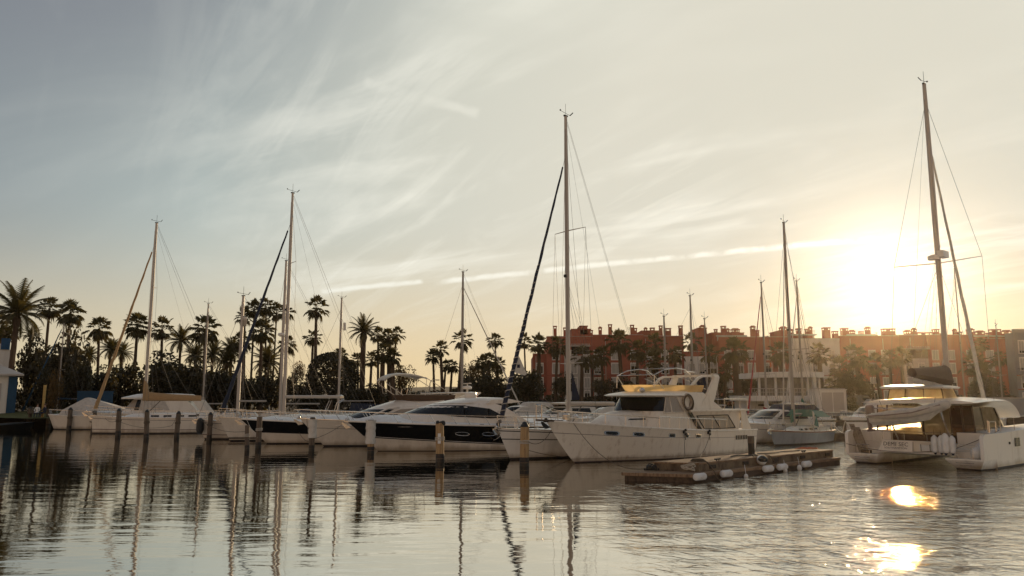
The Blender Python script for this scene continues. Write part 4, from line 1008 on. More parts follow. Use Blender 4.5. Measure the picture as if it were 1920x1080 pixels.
def pulpit(hull, root, t0=.86, h=.62, name='pulpit', lean=.1):
    b = MB(); l = [p+Vector((lean, 0, h)) for p in hull.edge(t0, .992, 0, .05, 1, 8)]; r = [p+Vector((lean, 0, h)) for p in hull.edge(t0, .992, 0, .05, -1, 8)]
    b.tube(l+r[::-1], .02, 5)
    b.tube([p-Vector((0, 0, h*.45)) for p in l+r[::-1]], .014, 4)
    for e in (hull.edge(t0, .992, 0, .05, 1, 8), hull.edge(t0, .992, 0, .05, -1, 8)):
        for k in (0, 4, 8): b.tube([e[k], e[k]+Vector((lean, 0, h))], .018, 4)
    b.build(name, 'steel', root)
def pushpit(hull, root, h=.62, t1=.1):
    b = MB(); l = [p+Vector((0, 0, h)) for p in hull.edge(0.0, t1, 0, .05, 1, 4)]; r = [p+Vector((0, 0, h)) for p in hull.edge(0.0, t1, 0, .05, -1, 4)]
    b.tube(l[::-1]+r, .02, 5); b.tube([p-Vector((0, 0, h*.5)) for p in l[::-1]+r], .014, 4)
    for p in (l[0], l[-1], r[0], r[-1]): b.tube([p-Vector((0, 0, h)), p], .018, 4)
    b.build('pushpit', 'steel', root)
def anchor(hull, root, m='steel', big=1.0):
    x, z = hull.L, hull.hb; b = MB(); s_ = big
    b.box(x-.5*s_, x+.12*s_, -.09, .09, z-.06, z+.03)
    b.tube([(x-.4*s_, 0, z+.06), (x+.18*s_, 0, z-.02)], .03*s_, 5)
    b.prism([(x-.10*s_, z-.26*s_), (x+.30*s_, z-.02), (x+.30*s_, z-.12*s_), (x+.05*s_, z-.42*s_), (x-.25*s_, z-.34*s_)], -.07, .07)
    b.ball((x+.02, 0, z+.08*s_), .1*s_, n=6)
    b.build('anchor', m, root)
def deck_cleats(hull, root, ts=(.1, .5, .85)):
    b = MB()
    for t in ts:
        for sd in (1, -1):
            p = hull.pt(t, 1, sd); y = p.y-sd*.12; b.tube([(p.x-.14, y, p.z+.07), (p.x+.14, y, p.z+.07)], .02, 4); b.tube([(p.x, y, p.z), (p.x, y, p.z+.07)], .03, 4)
    b.build('cleats', 'steel', root)
def sail_yacht(px, py, heading, L, label, mast_px, top_py, hb=1.15, hs=1.0, B=None, bands=None, mats=None, boom_px=None, boom_py=740, cover=None, stay_m='beige', stay_px=None, name='sailing_yacht',
               hoist=.9, spread=((.55, 1.0),), cabinm='gel', dodger=None, deckz=None, cat='sailboat', group='sailing yachts in the marina', stripes=False, mastm='alu', boomm='alu', r=.11, stay_r=.07, furl=True, boom_r=.07, coverr=.16, rake=0, smallwin=True, vane=True, boom_z=None, lw=.93, sc=(1, 1, 1), flare=.5):
    B = B or L*.31
    h = Hull(L, B, hb, hs, Lw=L*lw, tb=.72, s0=.45, p=2.0, flare=flare, k=1.8, keel=.35, rake=-.35, dip=.06)
    root = place(px, py, heading, h, label, cat, name, group, sc=sc)
    bands = bands or [(-1, .0, 1), (.0, .07, 1), (.07, .22, 0), (.22, .27, 2), (.27, .84, 0), (.84, .87, 2), (.87, 1, 0)]
    mats = mats or ['gelc', 'boot', 'dinks']
    h.build(root, bands, mats); h.deck(root); h.rubrail(root, 'steel', .02)
    mx = L*.56 if mast_px is None else local_x(root, mast_px)
    c0 = Cabin([(h.sheer(.5)-.05, L*.22, mx+L*.18, B*.30, B*.26, 1.5), (h.sheer(.5)+.28, L*.23, mx+L*.10, B*.27, B*.20, 1.6), (h.sheer(.5)+.38, L*.25, mx+L*.04, B*.24, B*.17, 1.4)])
    c0.build('cabin', cabinm, root, .05)
    zs = h.sheer(.5)
    if smallwin:
        for k in range(4):
            x0 = L*.28+k*L*.085
            if x0+L*.05 < mx+L*.06: c0.side([(x0, zs+.09, x0, zs+.23), (x0+L*.055, zs+.09, x0+L*.055, zs+.23)], sub=2).build('window', 'glass', root)
    # cockpit coaming, wheel
    both(lambda b, sd: b.box(L*.03, L*.24, sd*B*.27-.06, sd*B*.27+.06, zs-.1, zs+.26), 'coaming', cabinm, root)
    m = MB(); m.torus((L*.08, 0, zs+.62), .45, .02, 'x'); m.tube([(L*.1, 0, zs-.1), (L*.09, 0, zs+.62)], .06, 6); m.build('wheel', 'steel', root)
    if dodger:
        d = Cabin([(zs+.3, L*.20, L*.31, B*.26, B*.26, .5), (zs+.85, L*.20, L*.28, B*.24, B*.22, .4), (zs+1.0, L*.20, L*.25, B*.18, B*.16, .3)]); d.build('dodger', dodger, root, .05)
        d.front(-70, 70, zs+.45, zs+.78).build('dodger_window', 'clear', root)
    zt = local_z(root, mx, top_py)
    bx_ = local_x(root, boom_px) if boom_px is not None else mx-L*.4
    bz_ = local_z(root, bx_, boom_py) if boom_z is None else boom_z
    sx = L-.15 if stay_px is None else local_x(root, stay_px)
    bz0 = local_z(root, mx, boom_py) if boom_z is None else boom_z
    rig(root, mx, zs+.05, zt, r, boom=bx_, boomz=(bz0, bz_), boomr=boom_r, cover=cover, stay=(sx, h.hb+.12), stay_m=stay_m, stay_r=stay_r, hoist=hoist, spread=spread, back=.15, beam=B*.46, mastm=mastm, boomm=boomm, rake=rake, stripes=stripes, furl=furl, coverr=coverr, vane=vane)
    lifelines(h, root, .10, .86, max(5, int(L*.8))); pulpit(h, root); pushpit(h, root); anchor(h, root, big=.8); deck_cleats(h, root)
    return root, h
# ---------------------------------------------------------------- sailing yachts of the near row
# D: white yacht at the left with the tan sail cover
ROPES = []
D_, Dh = sail_yacht(173, 813, 14, 12.2, lw=.985, flare=.7, label='long white sloop at the left with tan covered boom and tan furled foresail', mast_px=272, top_py=418, hb=1.55, hs=1.35, boom_px=383, boom_py=747, cover='tan', stay_m='tan', spread=((.38, .9), (.66, .75)), mastm='mastw', stay_r=.13, hoist=.88, coverr=.30, r=.15, rake=-.0)
F_, Fh = sail_yacht(431, 827, 30, 12.5, 'white sloop with navy furled foresail and bare cream boom beside the navy striped cruiser', 533, 362, hb=1.75, hs=1.4, boom_px=637, boom_py=744, stay_m='navy', spread=((.33, 1.25), (.68, .9)), mastm='mastw', stay_r=.12, hoist=.86, r=.125, boomm='mastw', boom_r=.12,
                    bands=[(-1, .05, 1), (.05, .10, 0), (.10, .15, 2), (.15, 1, 0)], mats=['gelc', 'boot', 'black'])
J_, Jh = sail_yacht(957, 862, 40, 12.6, 'white sloop with a black and white spiralled foresail and tallest centre mast', 1066, 218, hb=1.62, hs=1.35, boom_px=1150, boom_py=757, stay_m='navy', stripes=True, spread=((.62, 1.25), (.20, .9)), mastm='mastw', stay_r=.10, hoist=.86, r=.125, boomm='mastw', boom_r=.12,
                    bands=[(-1, .03, 1), (.03, .06, 1), (.06, .10, 0), (.10, .64, 0), (.64, .67, 2), (.67, .90, 0), (.90, .93, 2), (.93, 1, 0)], mats=['gel', 'boot', 'black'], smallwin=False)
m = MB(); z = 1.75                                              # folded sail heap at the mast foot of J
for i in range(7):
    a = i*.9; m.ball((local_x(J_, 1066)+.05*cos(a), .09*sin(a), 2.0+i*.16), .15, .15, .14, 6)
m.build('halyard_coils', 'cream', J_, smooth=True)

# ---------------------------------------------------------------- motor cruisers
def cruiser_rails(h, root, t0, t1, n, hh=.62, lean=.42): h.rail(root, t0, t1, hh, .12, n, lean)
def fittings(h, root):
    anchor(h, root, big=1.1); deck_cleats(h, root, (.08, .45, .8))
# G: navy striped sport cruiser
Gh = Hull(12.0, 3.8, 1.85, 1.35, Lw=10.2, tb=.9, s0=.4, p=2.4, flare=.42, k=1.6, q=1.1)
G = place(500, 832, 22, Gh, 'white sport cruiser with a broad black band and pointed bow beside the navy foresail', 'motor boat', 'sport_cruiser', 'motor cruisers in the near row', sc=(1, 1, .92))
Gh.build(G, [(-1, .04, 1), (.04, lambda t: lerp(.40, .46, t), 0), (lambda t: lerp(.40, .46, t), lambda t: lerp(.42, .50, t), 2), (lambda t: lerp(.42, .50, t), lambda t: .985, 2), (.985, 1, 0)], ['gelc', 'boot', 'black'])
Gh.deck(G, camber=.30); Gh.rubrail(G, 'gel', .06); cruiser_rails(Gh, G, .3, .985, 9); fittings(Gh, G)
c = Cabin([(1.35, .8, 8.2, 1.5, 1.3, 2.6), (1.75, .9, 6.9, 1.4, 1.1, 2.2), (2.1, 1.0, 5.4, 1.3, 1.05, 1.6)]); c.build('cabin', 'gel', G)
c.front(-72, 72, 1.74, 2.12).build('windscreen', 'glass', G)
fd = Cabin([(1.2, 4.0, 10.6, 1.45, .6, 5.0), (1.75, 4.0, 9.6, 1.35, .5, 4.6), (1.98, 4.0, 8.8, 1.2, .45, 4.2)]); fd.build('foredeck_moulding', 'gel', G, .12)
# H: flybridge cruiser with bimini
def shift(root, before, dx, dz):
    for o in root.children:
        if o.name not in before: o.location.x += dx; o.location.z += dz
Hh = Hull(13.6, 4.1, 1.95, 1.5, Lw=12.0, tb=.9, s0=.42, p=2.4, flare=.45, k=1.6, q=1.1)
HB = place(607, 837, 22, Hh, 'white flybridge cruiser with arched bimini frame and brown flybridge cover', 'motor boat', 'flybridge_cruiser', 'motor cruisers in the near row', sc=(1, 1, .93))
Hh.build(HB, [(-1, .0, 1), (0, .05, 1), (.05, .66, 0), (.66, .675, 2), (.675, .985, 0), (.985, 1, 2)], ['gelc', 'boot', 'boot'])
Hh.deck(HB, camber=.34); Hh.rubrail(HB, 'steel', .035); cruiser_rails(Hh, HB, .25, .985, 12); fittings(Hh, HB)
KEEP = {o.name for o in HB.children}
c = Cabin([(1.5, .8, 8.9, 1.75, 1.55, 2.8), (2.0, .9, 7.9, 1.7, 1.5, 2.5), (2.75, 1.0, 5.9, 1.6, 1.35, 1.8), (3.05, 1.1, 5.0, 1.45, 1.15, 1.4), (3.25, 1.3, 4.3, 1.3, .95, 1.1)])
c.build('cabin', 'gel', HB, .12)
c.front(-78, 78, 2.02, 2.62, .02).build('windscreen', 'glass', HB)
c.side([(1.2, 2.1, 1.5, 2.2), (2.0, 2.05, 2.4, 2.62), (4.0, 2.05, 3.6, 2.66), (5.6, 2.05, 4.3, 2.62)], .02).build('side_window', 'curtain', HB)
both(lambda b, sd: b.tube([(6.6, sd*1.35, 1.98), (5.2, sd*1.5, 2.66), (4.4, sd*1.44, 2.8)], .06, 5), 'window_pillar', 'gel', HB)
fb = Cabin([(3.2, .6, 4.2, 1.35, 1.15, 1.2), (3.62, .5, 4.55, 1.4, 1.2, 1.25)]); fb.build('flybridge_cover', 'brownc', HB, .06)
m = MB()                                                            # radar arch with its swept tips
for sd in (1, -1): m.loft([[(-.4, sd*1.5, 3.05), (1.3, sd*1.5, 3.0), (1.3, sd*1.36, 3.0), (-.4, sd*1.36, 3.05)], [(-1.3, sd*1.45, 3.75), (-.35, sd*1.45, 3.72), (-.35, sd*1.3, 3.72), (-1.3, sd*1.3, 3.75)]])
m.box(-1.3, -.4, -1.45, 1.45, 3.72, 3.84); m.tube([(-.6, 1.38, 3.8), (2.2, 1.4, 3.74)], .05, 5); m.tube([(-.6, -1.38, 3.8), (2.2, -1.4, 3.74)], .05, 5)
ar = m.build('radar_arch', 'gel', HB)
m = MB(); m.lathe([(.05, 0), (.30, .02), (.34, .12), (.28, .24), (.05, .28)], 14, (-.8, 0, 4.05)); m.tube([(-.8, 0, 3.8), (-.8, 0, 4.07)], .08, 6); m.box(-.85, -.75, -.75, .75, 4.45, 4.53); m.tube([(-.8, 0, 4.3), (-.8, 0, 4.5)], .04, 5); m.build('radar', 'gel', ar)
m = MB(); m.tube([(5.35, -1.25, 4.7), (5.35, 1.25, 4.7)], .03, 5); m.tube([(2.6, -1.25, 4.88), (2.6, 1.25, 4.88)], .025, 5)
for sd in (1, -1):
    m.tube([(4.1, sd*1.2, 3.6), (5.2, sd*1.25, 4.4), (5.35, sd*1.25, 4.7), (4.9, sd*1.25, 5.0)], .035, 5)
    m.tube([(4.9, sd*1.25, 3.7), (5.05, sd*1.25, 4.5)], .02, 5); m.tube([(.6, sd*1.25, 3.6), (2.6, sd*1.25, 4.9)], .025, 5); m.tube([(2.6, sd*1.25, 3.6), (2.5, sd*1.25, 4.85)], .018, 4)
m.build('bimini_frame', 'mastw', HB)
m = MB(); prof = [(5.3, 4.66), (5.22, 4.88), (4.85, 5.05), (4.2, 5.14), (3.5, 5.1), (2.9, 4.98), (2.5, 4.84)]
m.grid([[(x, y, z+.09*(1-(y/1.3)**2)) for y in (-1.3, -.7, 0, .7, 1.3)] for x, z in prof]); m.grid([[(x, y, z-.07+.09*(1-(y/1.3)**2)) for y in (-1.3, -.7, 0, .7, 1.3)] for x, z in prof][::-1])
m.grid([[(x, 1.3, z-.10), (x, 1.31, z)] for x, z in prof]); m.build('bimini', 'cream', HB, smooth=True)
shift(HB, KEEP, 3.0, -.06)
# I: black and white sport yacht
Ih = Hull(14.6, 4.2, 1.85, 1.42, Lw=12.6, tb=.92, s0=.42, p=2.5, flare=.40, k=1.5, q=1.15)
I = place(708, 846, 20, Ih, 'sleek sport yacht with a black hull band, white topsides and long dark side windows', 'motor boat', 'sport_yacht', 'motor cruisers in the near row', sc=(.93, .95, .96))
lo = lambda t: lerp(.12, .46, max(0, (t-.1)/.9)**.9)
Ih.build(I, [(-1, .02, 1), (.02, lambda t: lo(t)*.55, 0), (lambda t: lo(t)*.55, lo, 0), (lo, lambda t: lo(t)+.035, 2), (lambda t: lo(t)+.035, lambda t: lo(t)+.05, 3), (lambda t: lo(t)+.05, .97, 2), (.97, 1, 0)], ['gelc', 'boot', 'black', 'gel'])
Ih.deck(I, camber=.46, drop=0); Ih.rubrail(I, 'gel', .05); cruiser_rails(Ih, I, .26, .985, 10, .60, .40); fittings(Ih, I)
KEEP = {o.name for o in I.children}
c = Cabin([(1.20, .2, 10.4, 1.85, 1.6, 3.2), (1.50, .9, 9.8, 1.82, 1.55, 3.1), (1.86, 1.5, 9.2, 1.78, 1.5, 3.0), (2.40, 2.4, 7.6, 1.62, 1.3, 2.4), (2.66, 3.2, 6.6, 1.45, 1.1, 2.1)])
c.build('cabin', 'gel', I, .10)
c.front(-90, 90, 1.96, 2.50, .02).build('windscreen', 'glass', I)
c.side([(2.3, 1.72, 2.6, 1.86), (3.4, 1.68, 3.4, 2.28), (5.6, 1.80, 5.0, 2.48), (7.0, 1.96, 5.7, 2.50)], .022, sub=6).build('side_window', 'glass', I)
for x in (3.5, 5.1): both(lambda b, sd: b.box(x-.03, x+.03, sd*(c.Y(x, 2.0)+.02)-.015, sd*(c.Y(x, 2.0)+.02)+.015, 1.72, 2.3), 'window_mullion', 'black', I)
hard = Cabin([(2.62, 1.8, 6.8, 1.35, 1.2, 2.2), (2.80, 1.5, 5.8, 1.5, 1.2, 2.2), (2.94, 2.2, 4.9, 1.25, .95, 1.8)]); hard.build('hardtop', 'gel', I, .06)
both(lambda b, sd: b.prism([(1.0, 2.72), (2.2, 2.60), (3.6, 2.60), (3.3, 2.84), (2.0, 2.86)], sd*1.39-.09, sd*1.39+.09), 'hardtop_wing', 'gel', I)
shift(I, KEEP, 2.2, .30)
for k, x in enumerate((5.6, 7.2)):                                 # long portlights in the black band
    m = MB()
    for sd in (1,):
        pts = []
        for j in range(17):
            a = 2*pi*j/16; t = (x+.42*cos(a))/12.9; pts.append(Ih.pt(t, .66+.07*sin(a), sd, .012))
        m.tube(pts, .018, 4, caps=False)
    m.build('portlight', 'steel', I)
m = MB(); m.lathe([(.05, 0), (.40, .04), (.43, .3), (.38, .45), (.05, .5)], 12, (4.2, -.1, 2.85)); o = m.build('satellite_dome', 'gel', I, smooth=True, loc=(2.2, 0, .3))
for k, (x, zt_) in enumerate(((5.0, .95), (3.1, .95))):           # black fenders against the band
    t = x/12.9; p = Ih.pt(t, .8, 1, .14); m = MB(); m.lathe([(.03, .55), (.10, .45), (.12, .3), (.12, -.3), (.10, -.45), (.03, -.5)], 10, (0, 0, 0)); m.tube([(0, 0, .5), (0, -.08, 1.2)], .012, 4)
    o = m.build('fender', 'rubber', loc=I.matrix_basis @ p, smooth=True); tag(o, ['black cylinder fender hanging at midships on the black hull band', 'black cylinder fender hanging further aft on the black hull band'][k], 'fender', 'fenders')

fd = Cabin([(1.4, 5.0, 12.9, 1.75, .7, 6.0), (1.92, 5.0, 12.0, 1.6, .6, 5.6), (2.12, 5.0, 10.8, 1.4, .5, 5.0)]); fd.build('foredeck_moulding', 'gel', I, .10)
# L: old motor yacht with the yellow awning
Lh = Hull(15.6, 4.7, 2.38, 1.50, Lw=13.6, tb=.90, s0=.45, p=2.7, flare=.30, k=1.9, q=.85, rake=-.1)
LB = place(1078, 868, 41, Lh, 'old white motor yacht with yellow flybridge awning and raked radar arch beside the dock', 'motor yacht', 'motor_yacht', sc=(.955, .95, .86))
Lh.build(LB, [(-1, .02, 1), (.02, .035, 2), (.035, .09, 0), (.09, .10, 2), (.10, .72, 0), (.72, .735, 2), (.735, 1, 0)], ['geld', 'boot', 'dinks'])
Lh.deck(LB, 'geld', .1, drop=.0)
m = MB()                                                            # bulwark cap all round
for sd in (1, -1): m.tube(Lh.edge(0, 1, .02, .0, sd, 34), .065, 6)
m.build('cap_rail', 'geld', LB, smooth=True)
m = MB(); e = Lh.L
m.loft([[(e-.9, -.30, 2.30), (e-.9, .30, 2.30), (e-.9, .30, 2.42), (e-.9, -.30, 2.42)], [(e+.55, -.20, 2.40), (e+.55, .20, 2.40), (e+.55, .20, 2.50), (e+.55, -.20, 2.50)]]); m.build('bow_platform', 'timber', LB)
m = MB()                                                            # bow rail following the platform
for sd in (1, -1):
    ed = [p+Vector((0, 0, .62)) for p in Lh.edge(.62, .97, 0, .1, sd, 10)]; ed += [Vector((e+.5, sd*.2, 3.30))]
    m.tube(ed, .028, 5)
    for k in (0, 2, 4, 6, 8): m.tube([ed[k]-Vector((0, 0, .6)), ed[k]], .02, 4)
    m.tube([(e+.5, sd*.2, 2.5), (e+.5, sd*.2, 3.3)], .028, 5)
    m.tube([p+Vector((0, 0, -.3)) for p in ed[-5:]], .016, 4)
m.tube([(e+.5, -.2, 3.3), (e+.5, .2, 3.3)], .028, 5); m.build('bow_rail', 'steel', LB)
m = MB()                                                            # side rail along the deck house
for sd in (1, -1):
    ed = [p+Vector((0, 0, .72)) for p in Lh.edge(.22, .62, 0, .08, sd, 16)]; m.tube(ed, .018, 4)
    for k in range(0, 17, 2): m.tube([ed[k]-Vector((0, 0, .72)), ed[k]], .014, 4)
m.build('side_rail', 'steel', LB)
sh = lambda x: Lh.sheer(min(1, max(0, x/Lh.Lw)))
trunk = Cabin([(1.55, 7.6, 12.6, 1.75, 1.2, 2.6), (2.2, 7.6, 12.2, 1.7, 1.15, 2.5), (2.62, 7.6, 11.4, 1.62, 1.05, 2.3), (2.80, 7.6, 10.8, 1.5, .95, 2.1)]); trunk.build('cabin_trunk', 'geld', LB, .1)
trunk.side([(8.6, 2.36, 8.6, 2.44), (10.6, 2.36, 10.4, 2.44)], .015).build('trunk_window', 'glass', LB)
house = Cabin([(1.55, 6.2, 9.9, 1.86, 1.74, .9), (2.78, 6.2, 9.4, 1.80, 1.70, .9), (3.80, 6.2, 8.8, 1.66, 1.55, .8)]); house.build('pilothouse', 'geld', LB, .06)
house.front(-92, 92, 2.86, 3.70, .02, n=20).build('windscreen', 'glass', LB)
house.side([(6.75, 2.80, 7.20, 3.70), (7.72, 2.80, 7.72, 3.70)], .022).build('sliding_window', 'curtain', LB)
house.side([(7.80, 2.80, 7.80, 3.70), (8.40, 2.80, 8.02, 3.70)], .022).build('side_window', 'curtain', LB)
def wframe(b, sd):
    P = lambda x, z: (x, sd*(house.Y(x, z)+.03), z)
    b.tube([P(6.68, 2.76), P(7.15, 3.73), P(8.05, 3.73), P(8.45, 2.76), P(6.68, 2.76)], .035, 4); b.tube([P(7.76, 2.76), P(7.76, 3.73)], .035, 4)
both(wframe, 'window_frame', 'geld', LB)
both(lambda b, sd: b.prism([(5.15, 1.62), (6.15, 2.76), (6.50, 2.76), (5.55, 1.62)], sd*1.885-.012, sd*1.885+.012), 'side_intake', 'glass', LB)
saloon = Cabin([(1.40, 1.5, 6.5, 1.84, 1.86, .3), (2.62, 1.1, 6.3, 1.80, 1.80, .3), (2.78, 1.0, 6.3, 1.86, 1.84, .2)]); saloon.build('saloon', 'geld', LB, .03)
saloon.side([(1.85, 1.72, 2.55, 2.52), (4.95, 1.72, 5.60, 2.52)], .022, sub=6).build('saloon_window', 'curtain', LB)
def sframe(b, sd):
    for x in (1.85, 3.4, 4.95): b.tube([(x, sd*1.87, 1.70), (x+.68, sd*1.845, 2.54)], .03, 4)
    b.tube([(1.85, sd*1.87, 1.70), (4.95, sd*1.87, 1.70)], .025, 4); b.tube([(2.53, sd*1.85, 2.54), (5.63, sd*1.85, 2.54)], .025, 4)
both(sframe, 'window_frame', 'rubber', LB)
m = MB()                                                            # overhanging boat deck aft
m.box(.55, 6.4, -2.0, 2.0, 2.78, 2.90); m.tube([(.55, 2.0, 2.84), (6.4, 2.0, 2.84)], .05, 5); m.tube([(.55, -2.0, 2.84), (6.4, -2.0, 2.84)], .05, 5); m.build('boat_deck', 'geld', LB)
both(lambda b, sd: b.prism([(.2, 1.45), (.5, 2.1), (.75, 2.78), (1.3, 2.78), (1.15, 1.45)], sd*1.9-.03, sd*1.9+.03), 'quarter_panel', 'geld', LB)
roof = Cabin([(3.74, 6.0, 10.1, 1.72, 1.66, 1.2), (3.80, 6.0, 10.3, 1.80, 1.74, 1.2), (3.90, 6.0, 10.0, 1.70, 1.62, 1.2), (4.05, 6.0, 8.9, 1.5, 1.35, 1.2)]); roof.build('visor_roof', 'geld', LB, .12)
fly = Cabin([(2.88, 2.7, 7.8, 1.66, 1.62, .8), (3.3, 3.4, 8.2, 1.62, 1.56, .9), (4.00, 4.5, 8.8, 1.52, 1.42, 1.0)]); fly.build('flybridge', 'geld', LB, .0)
awn = Cabin([(4.02, 4.6, 9.0, 1.52, 1.28, 1.7), (4.44, 4.5, 9.3, 1.62, 1.36, 1.8)]); awn.build('yellow_wind_screen', 'yellow', LB, .02, top=False)
m = MB(); o_ = 2.35                                                 # raked radar arch
for sd in (1, -1):
    m.loft([[(1.5+o_+k, sd*y, z) for k, y, z in q] for q in ([(0, 1.62, 2.9), (1.35, 1.62, 2.9), (1.35, 1.46, 2.9), (0, 1.46, 2.9)], [(-.5, 1.60, 3.8), (.35, 1.60, 3.8), (.35, 1.45, 3.8), (-.5, 1.45, 3.8)], [(-1.0, 1.58, 5.0), (-.5, 1.58, 5.0), (-.5, 1.43, 5.0), (-1.0, 1.43, 5.0)], [(-.98, 1.50, 5.16), (-.45, 1.50, 5.16), (-.45, 1.38, 5.10), (-.98, 1.38, 5.10)])])
    m.loft([[(x+o_, sd*y, z) for x, y, z in q] for q in ([(.75, 1.52, 5.14), (.75, 1.40, 5.14), (.75, 1.40, 5.02), (.75, 1.52, 5.02)], [(2.0, 1.48, 5.10), (2.0, 1.38, 5.10), (2.0, 1.38, 4.98), (2.0, 1.48, 4.98)], [(2.5, 1.46, 4.95), (2.5, 1.36, 4.95), (2.4, 1.36, 4.83), (2.4, 1.46, 4.83)], [(3.4, 1.42, 4.25), (3.4, 1.32, 4.25), (3.2, 1.32, 4.15), (3.2, 1.42, 4.15)])])
m.box(.5+o_, .95+o_, -1.5, 1.5, 5.04, 5.18); ar = m.build('radar_arch', 'geld', LB)
m = MB(); m.tube([(3.9, .2, 5.1), (3.9, .2, 5.3)], .06, 6); m.lathe([(.05, 0), (.36, .02), (.36, .08), (.05, .12)], 14, (3.9, .2, 5.28)); m.box(3.85, 3.95, -.5, 1.3, 5.0, 5.08); m.build('radar', 'gel', ar)
m = MB(); rows = []
for j in range(6): rows.append([(3.4+.05*sin(i*1.9), .35+.62*i/9+.03*sin(j), 3.95+j*.21) for i in range(10)])
m.grid(rows); m.grid([[(x+.04, y, z) for x, y, z in r] for r in rows][::-1]); m.build('navy_curtain', 'navy', LB)
m = MB()                                                            # tall bimini hoop
for sd in (1, -1):
    m.tube([(7.2, sd*1.35, 4.25), (7.15, sd*1.35, 5.0)], .03, 5); m.tube([(6.4, sd*1.38, 4.2), (7.15, sd*1.35, 5.02)], .025, 5); m.tube([(2.9, sd*1.35, 4.1), (4.5, sd*1.35, 5.35)], .025, 5); m.tube([(2.4, sd*1.35, 4.2), (4.7, sd*1.35, 4.9)], .015, 4)
    m.tube([(7.15, sd*1.35, 5.05), (6.3, sd*1.35, 5.36), (5.2, sd*1.35, 5.5), (4.4, sd*1.35, 5.42), (3.9, sd*1.35, 5.1)], .028, 5)
m.tube([(7.15, -1.35, 5.05), (7.15, 1.35, 5.05)], .025, 5); m.tube([(5.2, -1.35, 5.5), (5.2, 1.35, 5.5)], .02, 5); m.build('bimini_hoop', 'steel', LB, loc=(1.55, 0, 0))
m = MB(); m.torus((0, 0, 0), .36, .09, 'y', 24)
lr = m.build('life_ring', mat('faded_life_ring', (.45, .36, .28), .8), smooth=True, loc=LB.matrix_basis @ Vector((6.3, 1.72, 3.42)), rz=LB.rotation_euler.z); tag(lr, 'faded round life ring hung on the flybridge side of the old motor yacht', 'life ring')
m = MB()
for k in range(5): m.torus((.015*k, .08+.02*k, -.02*k), .40+.02*sin(k*2), .018, 'y', 20)
o = m.build('rope_coil', 'rope', smooth=True, loc=LB.matrix_basis @ Vector((6.32, 1.74, 3.40)), rz=LB.rotation_euler.z); tag(o, 'dark rope coil looped over the faded life ring', 'rope')
m = MB(); m.ball((9.2, .9, 4.12), .17, .17, .15, 8); m.tube([(9.2, .9, 3.9), (9.2, .9, 4.05)], .05, 6); m.build('searchlight', 'steel', LB)
m = MB()                                                            # aft deck rail
for sd in (1, -1):
    m.tube([(.6, sd*1.95, 3.55), (3.0, sd*1.95, 3.6)], .025, 5)
    for x in (.6, 1.4, 2.2, 3.0): m.tube([(x, sd*1.95, 2.9), (x, sd*1.95, 3.57)], .018, 4)
m.tube([(.6, -1.95, 3.55), (.6, 1.95, 3.55)], .025, 5); m.build('aft_rail', 'steel', LB)
def on_hull(h, t, tau, w, hh, off=.012):
    """a shield-shaped outline lying on the port side of a hull"""
    pts = []
    for j in range(20):
        a = 2*pi*j/20; ca, sa = cos(a), sin(a); k = (abs(ca)**5+abs(sa)**5)**(-.2)
        q = h.pt(t+w*ca*k/h.Lw, tau+hh*sa*k/h.sheer(t)-.0*ca, 1, off); pts.append(q)
    return pts
for k, (t, wd) in enumerate(((.815, .36), (.715, .34), (.565, .24), (.49, .22), (.42, .22))):
    m = MB(); a = on_hull(Lh, t, .795, wd, .125, .03); b_ = on_hull(Lh, t, .795, wd*.78, .09, .034); m.loft([a, b_], caps=False); o = m.build('portlight', 'steel', LB)
    m = MB(); m.loft([on_hull(Lh, t, .795, wd*.8, .095, .026), on_hull(Lh, t, .795, .001, .001, .026)], caps=False); m.build('pane', 'glass', o)
m = MB(); a = [Lh.pt(t, u, 1, .02) for t, u in ((.17, .80), (.08, .80), (.08, .62), (.17, .62))]; m.add(a, [(0, 1, 2, 3)])
for k in range(8): q = .08+.09*k/7; m.tube([Lh.pt(q, .62, 1, .03), Lh.pt(q, .80, 1, .03)], .015, 4, 1)
m.build('engine_vent', ['glass', 'geld'], LB)
anchor(Lh, LB, 'rubber', 1.0); deck_cleats(Lh, LB, (.1, .32, .45, .9))
m = MB(); m.lathe([(.05, 0), (.2, .02), (.2, .3), (.14, .36)], 12, (14.3, .1, 2.42)); m.ball((13.7, .2, 2.6), .14, n=6); m.build('windlass', 'steel', LB)

# B and C: boats behind the left sloop
Ch = Hull(11.5, 3.8, 1.75, 1.35, Lw=10.2, flare=.5, k=1.5)
CB = place(186, 806, 12, Ch, 'white hardtop cruiser moored directly behind the tan boomed sloop', 'motor boat', 'hardtop_cruiser', 'motor cruisers in the near row')
Ch.build(CB, [(-1, .04, 1), (.04, 1, 0)], ['gelc', 'boot']); Ch.deck(CB, camber=.2); cruiser_rails(Ch, CB, .35, .98, 8, .6, .3); fittings(Ch, CB)
c = Cabin([(1.4, 1.0, 8.6, 1.6, 1.4, 2.4), (2.0, 1.2, 8.0, 1.5, 1.3, 2.2), (3.0, 2.2, 7.2, 1.35, 1.2, 1.8)]); c.build('cabin', 'gel', CB)
c.side([(3.6, 1.9, 4.2, 2.9), (6.4, 1.9, 6.2, 2.9)], .02).build('side_window', 'beige', CB)
c.side([(6.45, 1.9, 6.3, 2.9), (6.9, 1.9, 6.7, 2.9)], .03).build('window_pillar', 'glass', CB); c.front(-60, 60, 2.05, 2.9).build('windscreen', 'curtain', CB)
ht = Cabin([(2.98, 1.6, 8.4, 1.5, 1.3, 2.0), (3.12, 1.4, 8.4, 1.55, 1.35, 2.0), (3.45, 2.0, 7.0, 1.3, 1.0, 1.8)]); ht.build('hardtop', 'gel', CB, .08)
